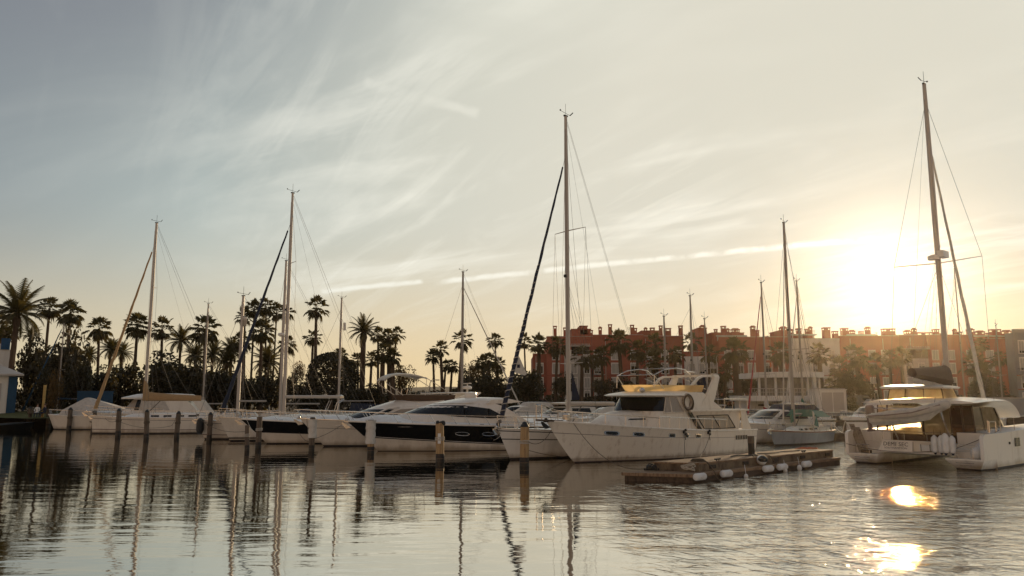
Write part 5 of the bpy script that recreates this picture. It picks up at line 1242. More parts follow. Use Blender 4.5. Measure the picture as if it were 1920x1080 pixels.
both(lambda b, sd: b.prism([(-.2, 1.5), (.9, 2.9), (1.6, 2.9), (.6, 1.5)], sd*1.5-.05, sd*1.5+.05), 'stern_arch', 'gel', CB)
Bh = Hull(8.2, 3.1, 1.45, 1.2, Lw=7.6, tb=.9, s0=.5, p=3.2, flare=.7, k=1.3)
BB = place(101, 805, 10, Bh, 'small white cruiser under a pointed beige canvas cover at the far left', 'motor boat', 'canopy_cruiser', 'motor cruisers in the near row')
Bh.build(BB, [(-1, .0, 1), (0, .06, 1), (.06, 1, 0)], ['gelc', 'boot']); Bh.deck(BB, camber=.15); Bh.rubrail(BB, 'gel', .05); cruiser_rails(Bh, BB, .45, .97, 6, .5, .15)
m = MB(); a = [(7.0, 1.0), (3.2, 1.45), (.4, 1.35), (.4, -1.35), (3.2, -1.45), (7.0, -1.0)]
m.loft([[(x, y, 1.36) for x, y in a], [(x*.9+.4, y*.8, 1.9) for x, y in a], [(4.9, .25, 3.05), (4.6, .25, 3.12), (4.3, .2, 3.05), (4.3, -.2, 3.05), (4.6, -.25, 3.12), (4.9, -.25, 3.05)]]); m.build('canvas_cover', 'beige', BB)
m = MB(); a = [Bh.pt(t, u, 1, .02) for t, u in ((.50, .62), (.30, .60), (.34, .36), (.46, .38))]; m.add(a, [(0, 1, 2, 3)]); m.build('hull_window', 'glass', BB)
# small dark tender near the left pilings
th = Hull(3.6, 1.6, .75, .45, Lw=3.2, k=1.6); t_ = place(56, 806, -170, th, 'low black covered tender between the leftmost pilings', 'tender', 'tender')
th.build(t_, [(-1, 0, 0), (0, 1, 0)], ['black', 'black']); th.deck(t_, 'black', .25)
m = MB(); m.box(-.3, .1, -.2, .2, .1, .7); m.lathe([(.1, 0), (.2, .05), (.2, .3), (.08, .38)], 8, (-.15, 0, .7)); m.build('outboard', 'black', t_)
# small sloop with the blue furled sail
A_, Ah = sail_yacht(44, 797, 8, 7.6, 'small sloop at far left with a blue furled foresail and a dark hull', 109, 606, hb=1.0, hs=.8, boom_px=150, boom_py=748, stay_m='blue', spread=((.5, .7),), r=.08, stay_r=.10, hoist=.97, cover='blue', bands=[(-1, .1, 1), (.1, 1, 0)], mats=['black', 'boot', 'black'], coverr=.1)
# the davit dinghy boat right of the tan boom
E_, Eh = sail_yacht(384, 824, 18, 10.4, 'white sloop with black bow fender between tan boom and navy foresail', 447, 555, hb=1.5, hs=1.2, boom_px=500, boom_py=752, stay_m='beige', spread=((.58, .6),), r=.13, furl=False, stay_r=.05, mastm='mastw', dodger='navy')
m = MB(); m.lathe([(.05, .62), (.22, .5), (.28, .2), (.28, -.25), (.2, -.5), (.05, -.6)], 12, (0, 0, 0)); o = m.build('fender', 'rubber', smooth=True, loc=E_.matrix_basis @ Vector((Eh.L*.955+.1, .34, 1.0))); tag(o, 'big black bow fender on the white hull right of the tan boomed sloop', 'fender', 'fenders')
m = MB(); m.tube([(0, 0, -.45), (.08, 0, .45)], .035, 5); m.box(-.12, .2, -.12, .12, -.35, .35); o = m.build('radar_reflector', 'gel', E_, loc=(local_x(E_, 447)-.22, 0, local_z(E_, local_x(E_, 447), 603)))
m = MB(); bx0 = 2.2
for sd in (1, -1): m.tube([(.3, sd*1.0, 1.2), (-.1, sd*1.0, 2.7), (-.5, sd*.8, 3.0)], .035, 5); m.tube([(1.2, sd*1.0, 1.2), (.5, sd*1.0, 2.9)], .025, 5)
m.tube([(-.5, -.8, 3.0), (-.5, .8, 3.0)], .03, 5); m.lathe([(.05, 0), (.25, .03), (.25, .2), (.05, .3)], 10, (-.3, 0, 3.05)); m.build('stern_arch', 'steel', E_)

# ---------------------------------------------------------------- background boats
# (bow px, bow py, heading, length, mast px, mast top py, label, extras)
BG = [
 (352, 796, 20, 10.5, 381, 570, 'white sloop behind the tan boom end with a thin mast and low spreader', dict(spread=((.26, .8),), furl=False, boom_px=420, boom_py=757, r=.11)),
 (498, 806, 25, 11, 526, 489, 'ketch with the thick white mast carrying a round radar halfway up', dict(spread=((.55, .9),), furl=False, boom_px=600, boom_py=757, r=.15, mastm='mastw', vane=True)),
 (560, 800, 25, 11.5, 635, 559, 'dark hulled sloop with a stern arch and a square white mast reflector', dict(spread=((.30, .9),), furl=False, boom_px=700, boom_py=752, r=.13, mastm='mastw', mats=['navy', 'boot', 'gel'])),
 (800, 806, 30, 12, 866, 510, 'sloop at centre whose lone white mast has a grey furled stay leaning right', dict(spread=((.35, .95),), furl=False, r=.14, boom_px=905, boom_py=760)),
 (1150, 812, 40, 9.5, 1249, 593, 'sloop hidden behind the motor yacht with the short mast over its awning', dict(spread=((.5, .8),), furl=False, r=.10, boom_px=1290, boom_py=760)),
 (1200, 812, 40, 10.5, 1300, 555, 'sloop hidden behind the motor yacht with a mast over its radar dish', dict(spread=((.35, .8),), furl=False, r=.10, boom_px=1340, boom_py=760)),
 (1255, 808, 40, 9, 1326, 598, 'sloop hidden behind the motor yacht with a thin mast left of its arch', dict(spread=((.5, .7),), furl=False, r=.075, boom_px=1360, boom_py=760)),
 (1388, 812, 42, 10.5, 1437, 530, 'white sloop with a dark red furled foresail left of the pavilion', dict(spread=((.33, .85),), stay_m='red', stay_px=1400, stay_r=.07, r=.10, boom_px=1475, boom_py=768, cover='beige', coverr=.2, hoist=.93)),
 (1462, 806, 40, 9.5, 1505, 527, 'white sloop before the pavilion with a grey furled foresail and copper mast', dict(spread=((.5, .8),), stay_px=1470, r=.11, boom_px=1535, boom_py=768, cover='green', coverr=.2, hoist=.9)),
 (1755, 800, 55, 10, 1809, 504, 'sloop behind the catamaran with a brown mast right of its white furled sail', dict(spread=((.55, .8),), r=.10, boom_px=1840, boom_py=752, stay_r=.05)),
 (1840, 806, 50, 9, 1879, 611, 'small sloop behind the catamaran bow with a thin white mast', dict(spread=((.45, .6),), r=.07, boom_px=1915, boom_py=760, furl=False)),
]
for b in BG:
    r_, h_ = sail_yacht(b[0], b[1], b[2], b[3], b[6], b[4], b[5], hb=1.15, hs=.95, **b[7])
    if 'round radar' in b[6]:
        x = local_x(r_, 531); z = local_z(r_, x, 630); m = MB(); m.lathe([(.05, 0), (.34, .03), (.36, .14), (.30, .28), (.05, .32)], 14, (x+.42, 0, z)); m.box(x, x+.6, -.06, .06, z-.08, z); m.build('radar', 'gel', r_)
    if 'square white mast' in b[6]:
        x = local_x(r_, 637); z = local_z(r_, x, 612); m = MB(); m.lathe([(.05, -.45), (.16, -.4), (.16, .4), (.05, .45)], 10, (x-.3, 0, z)); m.build('radar_reflector', 'gel', r_)
        m = MB()
        for sd in (1, -1): m.tube([(.6, sd*1.1, 1.0), (-.1, sd*1.1, 2.6), (-.9, sd*1.1, 3.0), (-1.1, sd*1.1, 4.1)], .05, 5)
        m.box(-.3, .9, -.5, .5, 2.5, 2.75); m.build('stern_arch', 'steel', r_)
        m = MB(); m.loft([[(-.3, -1.4, 1.0), (5.2, -1.4, 1.0), (5.2, 1.4, 1.0), (-.3, 1.4, 1.0)], [(.2, -1.2, 2.3), (4.8, -1.0, 2.5), (4.8, 1.0, 2.5), (.2, 1.2, 2.3)]]); m.build('boom_tent', 'navy', r_)
    if 'grey furled stay leaning right' in b[6]:
        x = local_x(r_, 866); m = MB(); m.tube([(x-.1, 0, local_z(r_, x, 540)), (.1, 0, 1.4)], [.03, .09], 6); m.build('furled_backstay_sail', 'beige', r_)
    if 'dark red furled' in b[6]:
        m = MB(); m.prism([(0, 0), (.9, -.15), (.8, -1.1), (.1, -.9)], -.01, .01); m.build('ensign', 'red', r_, loc=(-.2, 0, 2.4))

# slate blue classic sloop right of the motor yacht
S_, Sh = sail_yacht(1452, 836, 46, 8.6, 'classic slate blue sloop with varnished deck, green canvas and the mast before the pavilion', 1486, 418, hb=1.25, hs=1.0, B=2.7, boom_px=1530, boom_py=776, stay_m='beige', stay_px=1466, spread=((.38, 1.3),), mats=['bluehull', 'boot', 'teak'],
                    bands=[(-1, .1, 1), (.1, .90, 0), (.90, 1, 2)], cabinm='cream', r=.13, stay_r=.045, hoist=.92, smallwin=True, sc=(.95, .95, .84))
m = MB(); m.loft([[(1.0, -1.2, 2.1), (3.4, -1.2, 2.2), (3.4, 1.2, 2.2), (1.0, 1.2, 2.1)], [(1.2, -.7, 2.6), (3.2, -.6, 2.75), (3.2, .6, 2.75), (1.2, .7, 2.6)]]); m.prism([(3.4, 2.2), (3.8, 1.5), (3.1, 1.35)], 1.1, 1.16); m.build('green_sprayhood', 'green', S_)
m = MB(); m.prism([(4.6, 2.9), (5.3, 2.6), (5.1, 1.7), (4.5, 1.9)], -.05, .05); m.build('green_sail_bag', 'green', S_)
m = MB(); m.prism([(3.5, 2.6), (2.4, 1.3), (3.4, 1.25)], .9, .98); m.build('pale_drying_cloth', 'cream', S_)
# generic small motor cruisers in the back rows
def back_cruiser(px, py, heading, L, label, canvas='navy', hard=False):
    h = Hull(L, L*.31, 1.5, 1.1, Lw=L*.88, flare=.45, k=1.5); r_ = place(px, py, heading, h, label, 'motor boat', 'cabin_cruiser', 'motor cruisers in the back rows')
    h.build(r_, [(-1, .04, 1), (.04, .7, 0), (.7, .73, 2), (.73, 1, 0)], ['gel', 'boot', 'dinks']); h.deck(r_, camber=.2); h.rubrail(r_, 'steel', .03)
    c = Cabin([(1.1, .8, L*.78, L*.13, L*.11, 1.6), (1.65, .9, L*.68, L*.125, L*.10, 1.4), (2.25, 1.0, L*.52, L*.11, L*.09, 1.0)]); c.build('cabin', 'gel', r_)
    c.side([(L*.16, 1.62, L*.18, 2.15), (L*.52, 1.62, L*.42, 2.15)], .02).build('side_window', canvas if not hard else 'glass', r_); c.front(-75, 75, 1.66, 2.2).build('windscreen', 'glass', r_)
    if hard: t = Cabin([(2.5, .4, L*.55, L*.13, L*.11, 1.0), (2.64, .3, L*.56, L*.135, L*.115, 1.0)]); t.build('hardtop', 'gel', r_, .06); m = MB(); [m.tube([(x, sd*L*.11, 2.2), (x, sd*L*.115, 2.52)], .03, 5) for x in (.8, L*.45) for sd in (1, -1)]; m.build('hardtop_post', 'steel', r_)
    else: t = Cabin([(2.2, .2, L*.42, L*.13, L*.10, .8), (2.62, .5, L*.36, L*.11, L*.09, .7)]); t.build('camper_canopy', canvas, r_, .08)
    h.rail(r_, .4, .98, .5, .1, 7, .25); anchor(h, r_, big=.7); return r_
back_cruiser(985, 812, 35, 9.5, 'white hardtop cruiser with a flat roof behind the spiral sail sloop', hard=True)
back_cruiser(1075, 818, 38, 9, 'cruiser with a dark canopy seen between the centre mast and the motor yacht bow')
back_cruiser(1378, 832, 35, 9.5, 'white cruiser with a navy canopy nosing out behind the motor yacht stern')
back_cruiser(640, 812, 20, 9, 'low cruiser with a navy cover glimpsed behind the flybridge boat bow')
back_cruiser(905, 806, 25, 8.5, 'white cruiser stern glimpsed behind the black banded sport yacht', 'beige')
back_cruiser(1425, 806, 35, 8, 'small cruiser with a beige cover before the pavilion', 'beige')
back_cruiser(1590, 812, 35, 7.5, 'small white boat behind the gangway of the catamaran', 'beige', hard=False)
# tan canopy sloop cover on J
m = MB(); d = Cabin([(1.6, 2.0, 5.6, 1.25, 1.15, 1.0), (2.3, 2.1, 5.0, 1.15, 1.0, .9), (2.55, 2.3, 4.4, .95, .8, .7)])
d.build('cockpit_tent', 'cream', J_, .08); d.side([(2.5, 1.75, 2.6, 2.2), (4.3, 1.75, 4.1, 2.2)], .02).build('tent_window', 'clear', J_)
# ---------------------------------------------------------------- catamaran
cat_rz = atan2(.64, .77); CL = (18.4, 36.0, 0)
CT = empty('catamaran', CL, cat_rz, 'white sailing catamaran seen from astern with enclosed cockpit and hanging dinghy', 'catamaran')
CT.scale = (1, .93, .965)
CH = Hull(10.6, 1.75, 1.95, 1.62, Lw=10.3, tb=.97, s0=.35, p=2.2, flare=.75, k=1.2, rake=0, keel=.3)
for sd in (1, -1):
    y0 = sd*2.45
    m = MB()
    for side in (1, -1):
        for lo, hi, mi in ((-1, .06, 1), (.06, 1, 0)):
            rows = []
            for j in range(5):
                row = []
                for i in range(25):
                    P_ = CH.pt(i/24, lerp(lo, hi, j/4), side); row.append((P_.x+1.5, y0+P_.y, P_.z))
                rows.append(row if side > 0 else row[::-1])
            m.grid(rows, mi)
    m.add([(1.5, y0-.84, -.1), (1.5, y0+.84, -.1), (1.5, y0+.84, 1.62), (1.5, y0-.84, 1.62)], [(0, 1, 2, 3)])
    # stern platform, steps and outboard bulwark
    m.loft([[(.35, y0-.55, .06), (1.5, y0-.8, .06), (1.5, y0+.8, .06), (.35, y0+.55, .06)], [(.0, y0-.84, .44), (1.5, y0-.84, .44), (1.5, y0+.84, .44), (.0, y0+.84, .44)], [(.0, y0-.84, .50), (1.5, y0-.84, .50), (1.5, y0+.84, .50), (.0, y0+.84, .50)]])
    m.loft([[(.55, y0-.45, -.2), (1.5, y0-.7, -.2), (1.5, y0+.7, -.2), (.55, y0+.45, -.2)], [(.352, y0-.548, .058), (1.5, y0-.79, .058), (1.5, y0+.79, .058), (.352, y0+.548, .058)]], 1)
    m.box(.75, 1.49, y0-.74, y0+.74, .50, .78); m.box(1.1, 1.48, y0-.72, y0+.72, .78, 1.06)
    yo = y0+sd*.78; m.prism([(.02, .5), (.02, 1.42), (.12, 1.56), (.35, 1.62), (1.52, 1.64), (1.52, .5)], yo-.08, yo+.08)
    m.build('hull', ['gel', 'boot'], CT, smooth=True)
    b = MB(); rows = []
    for i in range(25):
        P_ = CH.pt(i/24, 1, 1); rows.append([(P_.x+1.5, y0+P_.y*u, P_.z-.01+.05*(1-u*u)) for u in (-1, -.5, 0, .5, 1)])
    b.grid(rows); b.build('deck', 'deck', CT, smooth=True)
    b = MB()
    for k in range(3): b.tube([(.02-.0*k, y0-.4+.0*k, .34-.1*k), (-.08, y0-.35, .33-.1*k), (-.08, y0+.35, .33-.1*k), (.02, y0+.4, .34-.1*k)], .014, 4)
    b.tube([(.1, y0-.35, .5), (.1, y0-.35, .95), (.1, y0+.35, .95), (.1, y0+.35, .5)], .016, 5); b.build('swim_ladder', 'steel', CT)
m = MB(); m.box(.6, 9.4, -1.70, 1.70, .62, 1.10); m.loft([[(.45, -1.75, .60), (9.3, -1.6, .60), (9.3, 1.6, .60), (.45, 1.75, .60)], [(1.0, -1.2, .50), (9, -1.0, .50), (9, 1.0, .50), (1.0, 1.2, .50)]]); m.build('bridge_deck', 'gel', CT)
m = MB()                                                            # aft transom between the hulls, with its open locker
m.loft([[(.30, .05, .70), (.30, 1.72, .70), (.50, 1.72, .70), (.50, .05, .70)], [(.42, .05, 1.20), (.42, 1.50, 1.20), (.60, 1.50, 1.20), (.60, .05, 1.20)]])
m.loft([[(.30, -1.9, .70), (.30, -1.0, .70), (.50, -1.0, .70), (.50, -1.9, .70)], [(.42, -1.75, 1.14), (.42, -1.0, 1.14), (.6, -1.0, 1.14), (.6, -1.75, 1.14)]])
m.box(.52, .6, -1.0, .05, .70, 1.16); m.box(.26, .62, -1.95, 1.95, .62, .70); m.box(.40, .62, -1.0, .05, 1.14, 1.20); m.build('transom', 'gel', CT)
def text(body, size, loc, rot, parent, m, name='lettering', ext=.004, sx=1):
    cu = bpy.data.curves.new(name, 'FONT'); cu.body = body; cu.size = size; cu.extrude = ext; cu.align_x = 'CENTER'; cu.space_character = 1.08
    o = bpy.data.objects.new(name, cu); C.objects.link(o); dg = bpy.context.evaluated_depsgraph_get(); me = bpy.data.meshes.new_from_object(o.evaluated_get(dg)); bpy.data.objects.remove(o)
    me.materials.clear(); me.materials.append(MT[m]); o = bpy.data.objects.new(name, me); C.objects.link(o); o.parent = parent; o.location = loc; o.rotation_euler = rot; o.scale = (sx, 1, 1); return o
MT['letter'] = mat('grey_lettering', (.10, .09, .08), .6)
rt = (pi/2-atan2(.12, .5), 0, -pi/2)
text('DEMI SEC', .27, (.335, .86, .93), rt, CT, 'letter', sx=1.03)
text('SOUTHAMPTON', .12, (.318, .86, .79), rt, CT, 'letter', sx=1.2)
m = MB(); m.bbox(.42, .52, -.82, -.22, .72, 1.0, .03)
m.tube([(.40, -.72, .70), (.40, -.72, 1.02)], .014, 4, 1); m.tube([(.40, -.32, .70), (.40, -.32, 1.02)], .014, 4, 1); o = m.build('liferaft_case', ['fend', 'rubber'], loc=CT.location, rz=cat_rz); tag(o, 'white liferaft case strapped in the transom locker right of the boat name', 'liferaft')
# cockpit enclosure
ck = Cabin([(1.10, 1.7, 8.6, 2.45, 2.2, 2.6), (1.65, 1.7, 8.2, 2.42, 2.15, 2.5), (2.90, 1.7, 7.2, 2.30, 2.0, 2.3)])
m = MB(); m.box(1.7, 1.78, -2.44, 2.44, 1.02, 1.42); m.build('cockpit_skirt', 'brownc', CT)
lower = Cabin([(1.05, 3.6, 8.8, 2.44, 2.2, 2.8), (1.75, 3.6, 8.3, 2.42, 2.16, 2.6)]); lower.build('coach_house', 'gel', CT, .04)
for a, b_, mm in ((2.40, 1.95, 'clear'), (1.85, .1, 'clear'), (0, -1.3, 'clear'), (-1.35, -1.85, 'tint'), (-1.9, -2.36, 'tint')):
    m = MB(); m.add([(1.72, a, 1.42), (1.72, b_, 1.42), (1.74, b_*.96, 2.88), (1.74, a*.96, 2.88)], [(0, 1, 2, 3)]); m.build('clear_panel', mm, CT)
m = MB()
for y in (2.42, 1.9, .05, -1.32, -1.88, -2.40): m.tube([(1.70, y, 1.4), (1.72, y*.96, 2.9)], .055 if y in (1.9, .05, -1.88) else .04, 5)
m.tube([(1.70, 2.42, 1.44), (1.70, -2.42, 1.44)], .03, 4); m.build('enclosure_post', 'brownc', CT)
ck.side([(1.75, 1.75, 1.78, 2.84), (2.9, 1.75, 2.9, 2.84)], 0, sub=3).build('side_panel', 'tint', CT)
ck.side([(3.05, 1.78, 3.05, 2.84), (5.6, 1.85, 5.1, 2.80)], 0, sub=3).build('side_panel', 'clear', CT)
ck.side([(2.9, 1.6, 2.9, 2.9), (3.05, 1.6, 3.05, 2.9)], .02, sub=1).build('side_post', 'brownc', CT)
ck.front(-80, 80, 1.78, 2.75, 0).build('saloon_windscreen', 'glass', CT)
m = MB(); rows = []                                                # big hardtop, curving down ahead
for i in range(25):
    t = i/24; x = .9+8.0*t; wd = 2.75-.25*t-.5*t**4; z = 3.02+.10*sin(pi*t)-.95*max(0, t-.55)**1.6*3.0
    rows.append([(x, wd*cos(a), z+.14*sin(a)*(1 if sin(a) > 0 else .6)+.06*(1-abs(cos(a)))) for a in [2*pi*j/20 for j in range(20)]])
m.loft(rows); m.build('hardtop', 'gel', CT, smooth=True)
KEEP = {o.name for o in CT.children}
fe = Cabin([(3.15, 2.3, 5.2, 1.42, 1.3, .8), (3.72, 2.4, 4.9, 1.30, 1.15, .7)])
m = MB(); m.add([(2.3, 1.42, 3.15), (2.3, .55, 3.15), (2.4, .5, 3.72), (2.4, 1.3, 3.72)], [(0, 1, 2, 3)]); m.add([(2.3, .50, 3.15), (2.3, -.42, 3.15), (2.4, -.40, 3.72), (2.4, .45, 3.72)], [(0, 1, 2, 3)]); m.add([(2.3, -.5, 3.15), (2.3, -1.42, 3.15), (2.4, -1.3, 3.72), (2.4, -.48, 3.72)], [(0, 1, 2, 3)]); m.build('flybridge_curtain', 'clear', CT)
fe.side([(2.32, 3.15, 2.4, 3.72), (4.2, 3.15, 4.0, 3.72)], 0).build('flybridge_side_curtain', 'clear', CT); fe.front(-85, 85, 3.15, 3.72, 0).build('flybridge_screen', 'clear', CT)
m = MB()
for y in (1.42, .52, -.46, -1.42): m.tube([(2.29, y, 3.1), (2.39, y*.92, 3.74)], .028, 4)
for sd in (1, -1): m.tube([(4.3, sd*1.36, 3.1), (4.1, sd*1.2, 3.74)], .03, 4)
m.tube([(2.29, 1.42, 3.16), (2.29, -1.42, 3.16)], .03, 4); m.build('flybridge_post', 'brownc', CT)
m = MB(); ft = Cabin([(3.72, 2.0, 5.3, 1.55, 1.3, .9), (3.80, 1.9, 5.4, 1.62, 1.36, .9), (3.86, 2.1, 5.1, 1.5, 1.2, .9)]); ft.build('flybridge_hardtop', 'gel', CT, .09)
for o in CT.children:
    if o.name not in KEEP: o.location.y += .5; o.location.x -= .3
rg = rig(CT, 4.9, 3.1, local_z(CT, 4.9, 158), .15, boom=.6, boomz=(3.85, 4.12), boomr=.12, cover=None, stay=(9.9, 2.0), stay_m='cream', stay_r=.10, hoist=.80, spread=((.42, 2.3),), beam=2.6, mastm='mastw', boomm='mastw', shx=-1.2)
m = MB(); rows = []
for i in range(17):
    t = i/16; x = 4.7-3.9*t; r_ = .60-.38*t**.8; zc = 4.38+.12*t; rows.append([(x+(.10 if 0 < i < 16 else 0), .34*(1-.4*t)*cos(2*pi*j/14)*(1.3 if sin(2*pi*j/14) < 0 else 1), zc+r_*sin(2*pi*j/14)*(1+.06*sin(i*1.9+j))) for j in range(14)])
m.loft(rows); m.build('sail_bag', 'brownc', CT, smooth=True)
m = MB(); zsp = 3.1+(local_z(CT, 4.9, 158)-3.1)*.42; m.box(4.4, 5.1, -.5, -.16, zsp+.25, zsp+.6); m.lathe([(.05, 0), (.30, .03), (.30, .22), (.1, .3)], 12, (4.35, 0, zsp+.1)); m.build('mast_radar', 'gel', CT)
m = MB()                                                            # davits
for y in (1.25, -1.35): m.tube([(1.5, y, 1.2), (.75, y, 2.2), (.5, y, 2.65), (.1, y, 2.72)], .045, 6)
m.tube([(.2, 1.8, 2.75), (.2, -1.6, 2.75)], .03, 5); m.build('davit', 'steel', CT)
m = MB()
for y in (1.6, .5, -.6, -1.7): m.tube([(.55, y, 1.2), (.55, y, 1.62)], .014, 4)
m.tube([(.55, 1.7, 1.62), (.55, -1.8, 1.62)], .016, 4); m.build('aft_rail', 'steel', CT)
m = MB()
for x in (2.8, 4.6, 6.4, 8.2, 10.0, 11.4):
    m.tube([(x, -3.1, 1.65), (x, -3.1, 2.3)], .014, 4)
m.tube([(2.8, -3.1, 2.3), (11.4, -3.1, 2.45)], .010, 4); m.tube([(1.7, -3.0, 1.65), (1.7, -3.0, 2.15), (2.5, -3.0, 2.15), (2.5, -3.0, 1.65)], .03, 5); m.tube([(2.1, -2.8, 1.65), (2.1, -2.8, 2.2)], .04, 5); m.build('side_rail', 'steel', CT)
m = MB(); m.box(3.85, 4.45, -3.345, -3.29, .95, 1.36); m.build('hull_window', 'glass', CT); m = MB(); m.box(3.1, 3.22, -3.345, -3.29, 1.08, 1.2); m.build('hull_port', 'glass', CT)
def cpt(x, y, z): return Vector(CL)+Vector((x*cos(cat_rz)-y*.93*sin(cat_rz), x*sin(cat_rz)+y*.93*cos(cat_rz), z*.965))
# dinghy on the davits: local x along its length, bow to starboard of the catamaran
dg = empty('dinghy', cpt(.0, 1.75, 2.05), cat_rz-pi/2, 'light grey inflatable dinghy slung crosswise on the davits of the catamaran', 'dinghy')
dg.rotation_euler.y = radians(-5)
m = MB(); path = [(0, .55, .30), (1.0, .60, .28), (2.2, .58, .32), (2.9, .42, .46), (3.35, .15, .58), (3.42, 0, .60), (3.35, -.15, .58), (2.9, -.42, .46), (2.2, -.58, .32), (1.0, -.60, .28), (0, -.55, .30)]
m.tube(path, [.08, .20, .21, .20, .19, .19, .19, .20, .21, .20, .08], 12); m.build('tube', 'dink', dg, smooth=True)
m = MB(); pr = lambda x, w, zk, zt: [(x, -w, zt), (x, 0, zk), (x, w, zt)]
m.loft([[(0, -.42, .25), (0, -.4, .02), (0, 0, -.14), (0, .4, .02), (0, .42, .25)], [(1.4, -.42, .25), (1.4, -.4, .0), (1.4, 0, -.18), (1.4, .4, .0), (1.4, .42, .25)], [(2.6, -.3, .35), (2.6, -.25, .12), (2.6, 0, -.05), (2.6, .25, .12), (2.6, .3, .35)], [(3.2, -.05, .5), (3.2, -.04, .42), (3.2, 0, .36), (3.2, .04, .42), (3.2, .05, .5)]]); m.build('keel', 'cream', dg, smooth=True)
m = MB()
for sd in (1, -1): m.tube([(x, y*sd+sd*.205 if x < 2.5 else y*sd+sd*.17, z) for x, y, z in [(.15, .56, .30), (1, .60, .28), (2.2, .58, .32), (2.9, .43, .47), (3.3, .22, .58)]], .03, 5)
m.build('rubbing_strake', 'dinks', dg)
m = MB(); m.bbox(-.25, .12, -.14, .14, .45, .82, .06); m.box(-.25, -.1, -.08, .08, -.3, .5); m.box(-.3, 0, -.1, .1, -.42, -.3); m.build('outboard', 'dinks', dg)
m = MB(); m.tube([(.5, .2, .5), (.45, 0, 1.0)], .012, 4); m.tube([(2.8, .2, .6), (3.0, 0, .95)], .012, 4); m.build('sling', 'rope', dg)
# fenders of the catamaran
def fender(loc, r=.13, h=.8, tip='navy', name='fender', label='', m_='fend', rz=0, group='fenders'):
    root = empty('fender', loc, rz, label, 'fender', group)
    m = MB(); m.lathe([(.03, h*.5+.06), (r*.55, h*.5), (r*.9, h*.42), (r, h*.3), (r, -h*.3), (r*.9, -h*.42), (r*.5, -h*.5)], 12); m.build('body', m_, root, smooth=True)
    m = MB(); m.lathe([(r*.5, -h*.5+.01), (r*.42, -h*.56), (r*.2, -h*.62)], 10); m.build('end_cap', tip, root, smooth=True)
    m = MB(); m.tube([(0, 0, h*.5), (.02, .03, h*.5+.3)], .010, 4); m.build('lanyard', 'rope', root); return root
for k, (y, lb) in enumerate(((-1.12, 'white cylinder fender, leftmost of the four on the catamaran transom'), (-1.42, 'white cylinder fender, second from left on the catamaran transom'), (-1.66, 'white cylinder fender, biggest and foremost on the catamaran transom'), (-1.92, 'white cylinder fender, rightmost of the four on the catamaran transom'))):
    fender(cpt(.12-(.12 if k == 2 else 0), y, 1.10+(.06 if k == 2 else 0)), .14+(.02 if k == 2 else 0), .72+(.1 if k == 2 else 0), label=lb)
for k, (x, y, z, lb) in enumerate(((1.0, -2.85, .95, 'round white buoy fender on the starboard steps of the catamaran, upper one'), (.55, -2.80, .75, 'round white buoy fender on the starboard steps of the catamaran, lower one'))):
    m = MB(); m.ball((0, 0, 0), .25, .25, .28, 12); m.lathe([(.06, .26), (.05, .34)], 8); tag(m.build('buoy_fender', 'fend', loc=cpt(x, y, z), smooth=True), lb, 'fender', 'fenders')
# gangway boards leaning on the port stern
g_ = empty('gangway', cpt(.35, 3.0, .52), cat_rz, 'weathered wooden gangway boards leaning on the port stern of the catamaran', 'gangway')
for k, (dy, tp) in enumerate(((0, 1.35), (-.26, 1.2))):
    m = MB(); y = -.35+dy; m.loft([[(-.05, y-.11, 0), (.02, y-.11, 0), (.02, y+.11, 0), (-.05, y+.11, 0)], [(.35, y+.5, tp), (.42, y+.5, tp), (.42, y+.74, tp), (.35, y+.74, tp)]]); m.build('board', 'wood', g_)
m = MB(); m.box(-.1, .1, -.8, -.35, 0, .14); m.build('hinge', 'timber', g_); m = MB(); m.tube([(.36, .45, 1.15), (.2, .5, 1.5), (.0, .5, 1.2), (-.05, .55, .9)], .025, 5); m.build('lifting_rope', 'ropew', g_)
# black mooring line slung across the sterns
def rope(a, b, sag, label, r=.015, m='rope', n=14, group='mooring lines'):
    q = MB(); q.tube(catenary(a, b, sag, n), r, 5); return tag(q.build('mooring_line', m), label, 'rope', group)
rope(cpt(.0, 3.25, .95), cpt(.2, -2.0, .95), .28, 'black line sagging between the two sterns of the catamaran')
rope(cpt(.2, -2.0, .95), cpt(2.3, -3.2, 1.75), .05, 'black line rising to the starboard quarter of the catamaran')

# ---------------------------------------------------------------- floating dock
dd = Vector((.745, .667, 0)); dn = Vector((-.667, .745, 0)); P0 = Vector((6.77, 29.4, 0)); P1 = Vector((4.33, 30.1, 0)); LD = 12.0
DK = empty('floating_dock', P0, atan2(.667, .745), 'floating dock with timber kerbs and concrete top alongside the motor yacht', 'dock')
def dl(p): q = p-P0; return (q.dot(dd), q.dot(dn))
a1 = dl(P1)
poly = [(0, 0), (LD, 0), (LD, a1[1]+.1), a1]
def off(poly, i, i0=None): # inset towards the middle
    return [(poly[0][0]+(i0 or i), poly[0][1]+i), (poly[1][0], poly[1][1]+i), (poly[2][0], poly[2][1]-i), (poly[3][0]+(i0 or i)*1.6, poly[3][1]-i)]
m = MB(); m.loft([[(x, y, -.35) for x, y in poly], [(x, y, .20) for x, y in poly]]); m.build('float', 'timber', DK)
m = MB(); p2 = off(poly, -.05, -.08); m.loft([[(x, y, .202) for x, y in p2], [(x, y, .32) for x, y in p2]]); m.build('fender_beam', 'plank', DK)
m = MB(); p3 = off(poly, .32, .9); m.loft([[(x, y, .322) for x, y in p3], [(x, y, .60) for x, y in p3]]); m.build('kerb', 'conc', DK)
m = MB(); p4 = off(poly, .29, .86); m.loft([[(x, y, .602) for x, y in p4], [(x, y, .66) for x, y in p4]]); m.build('walkway', 'plank', DK)
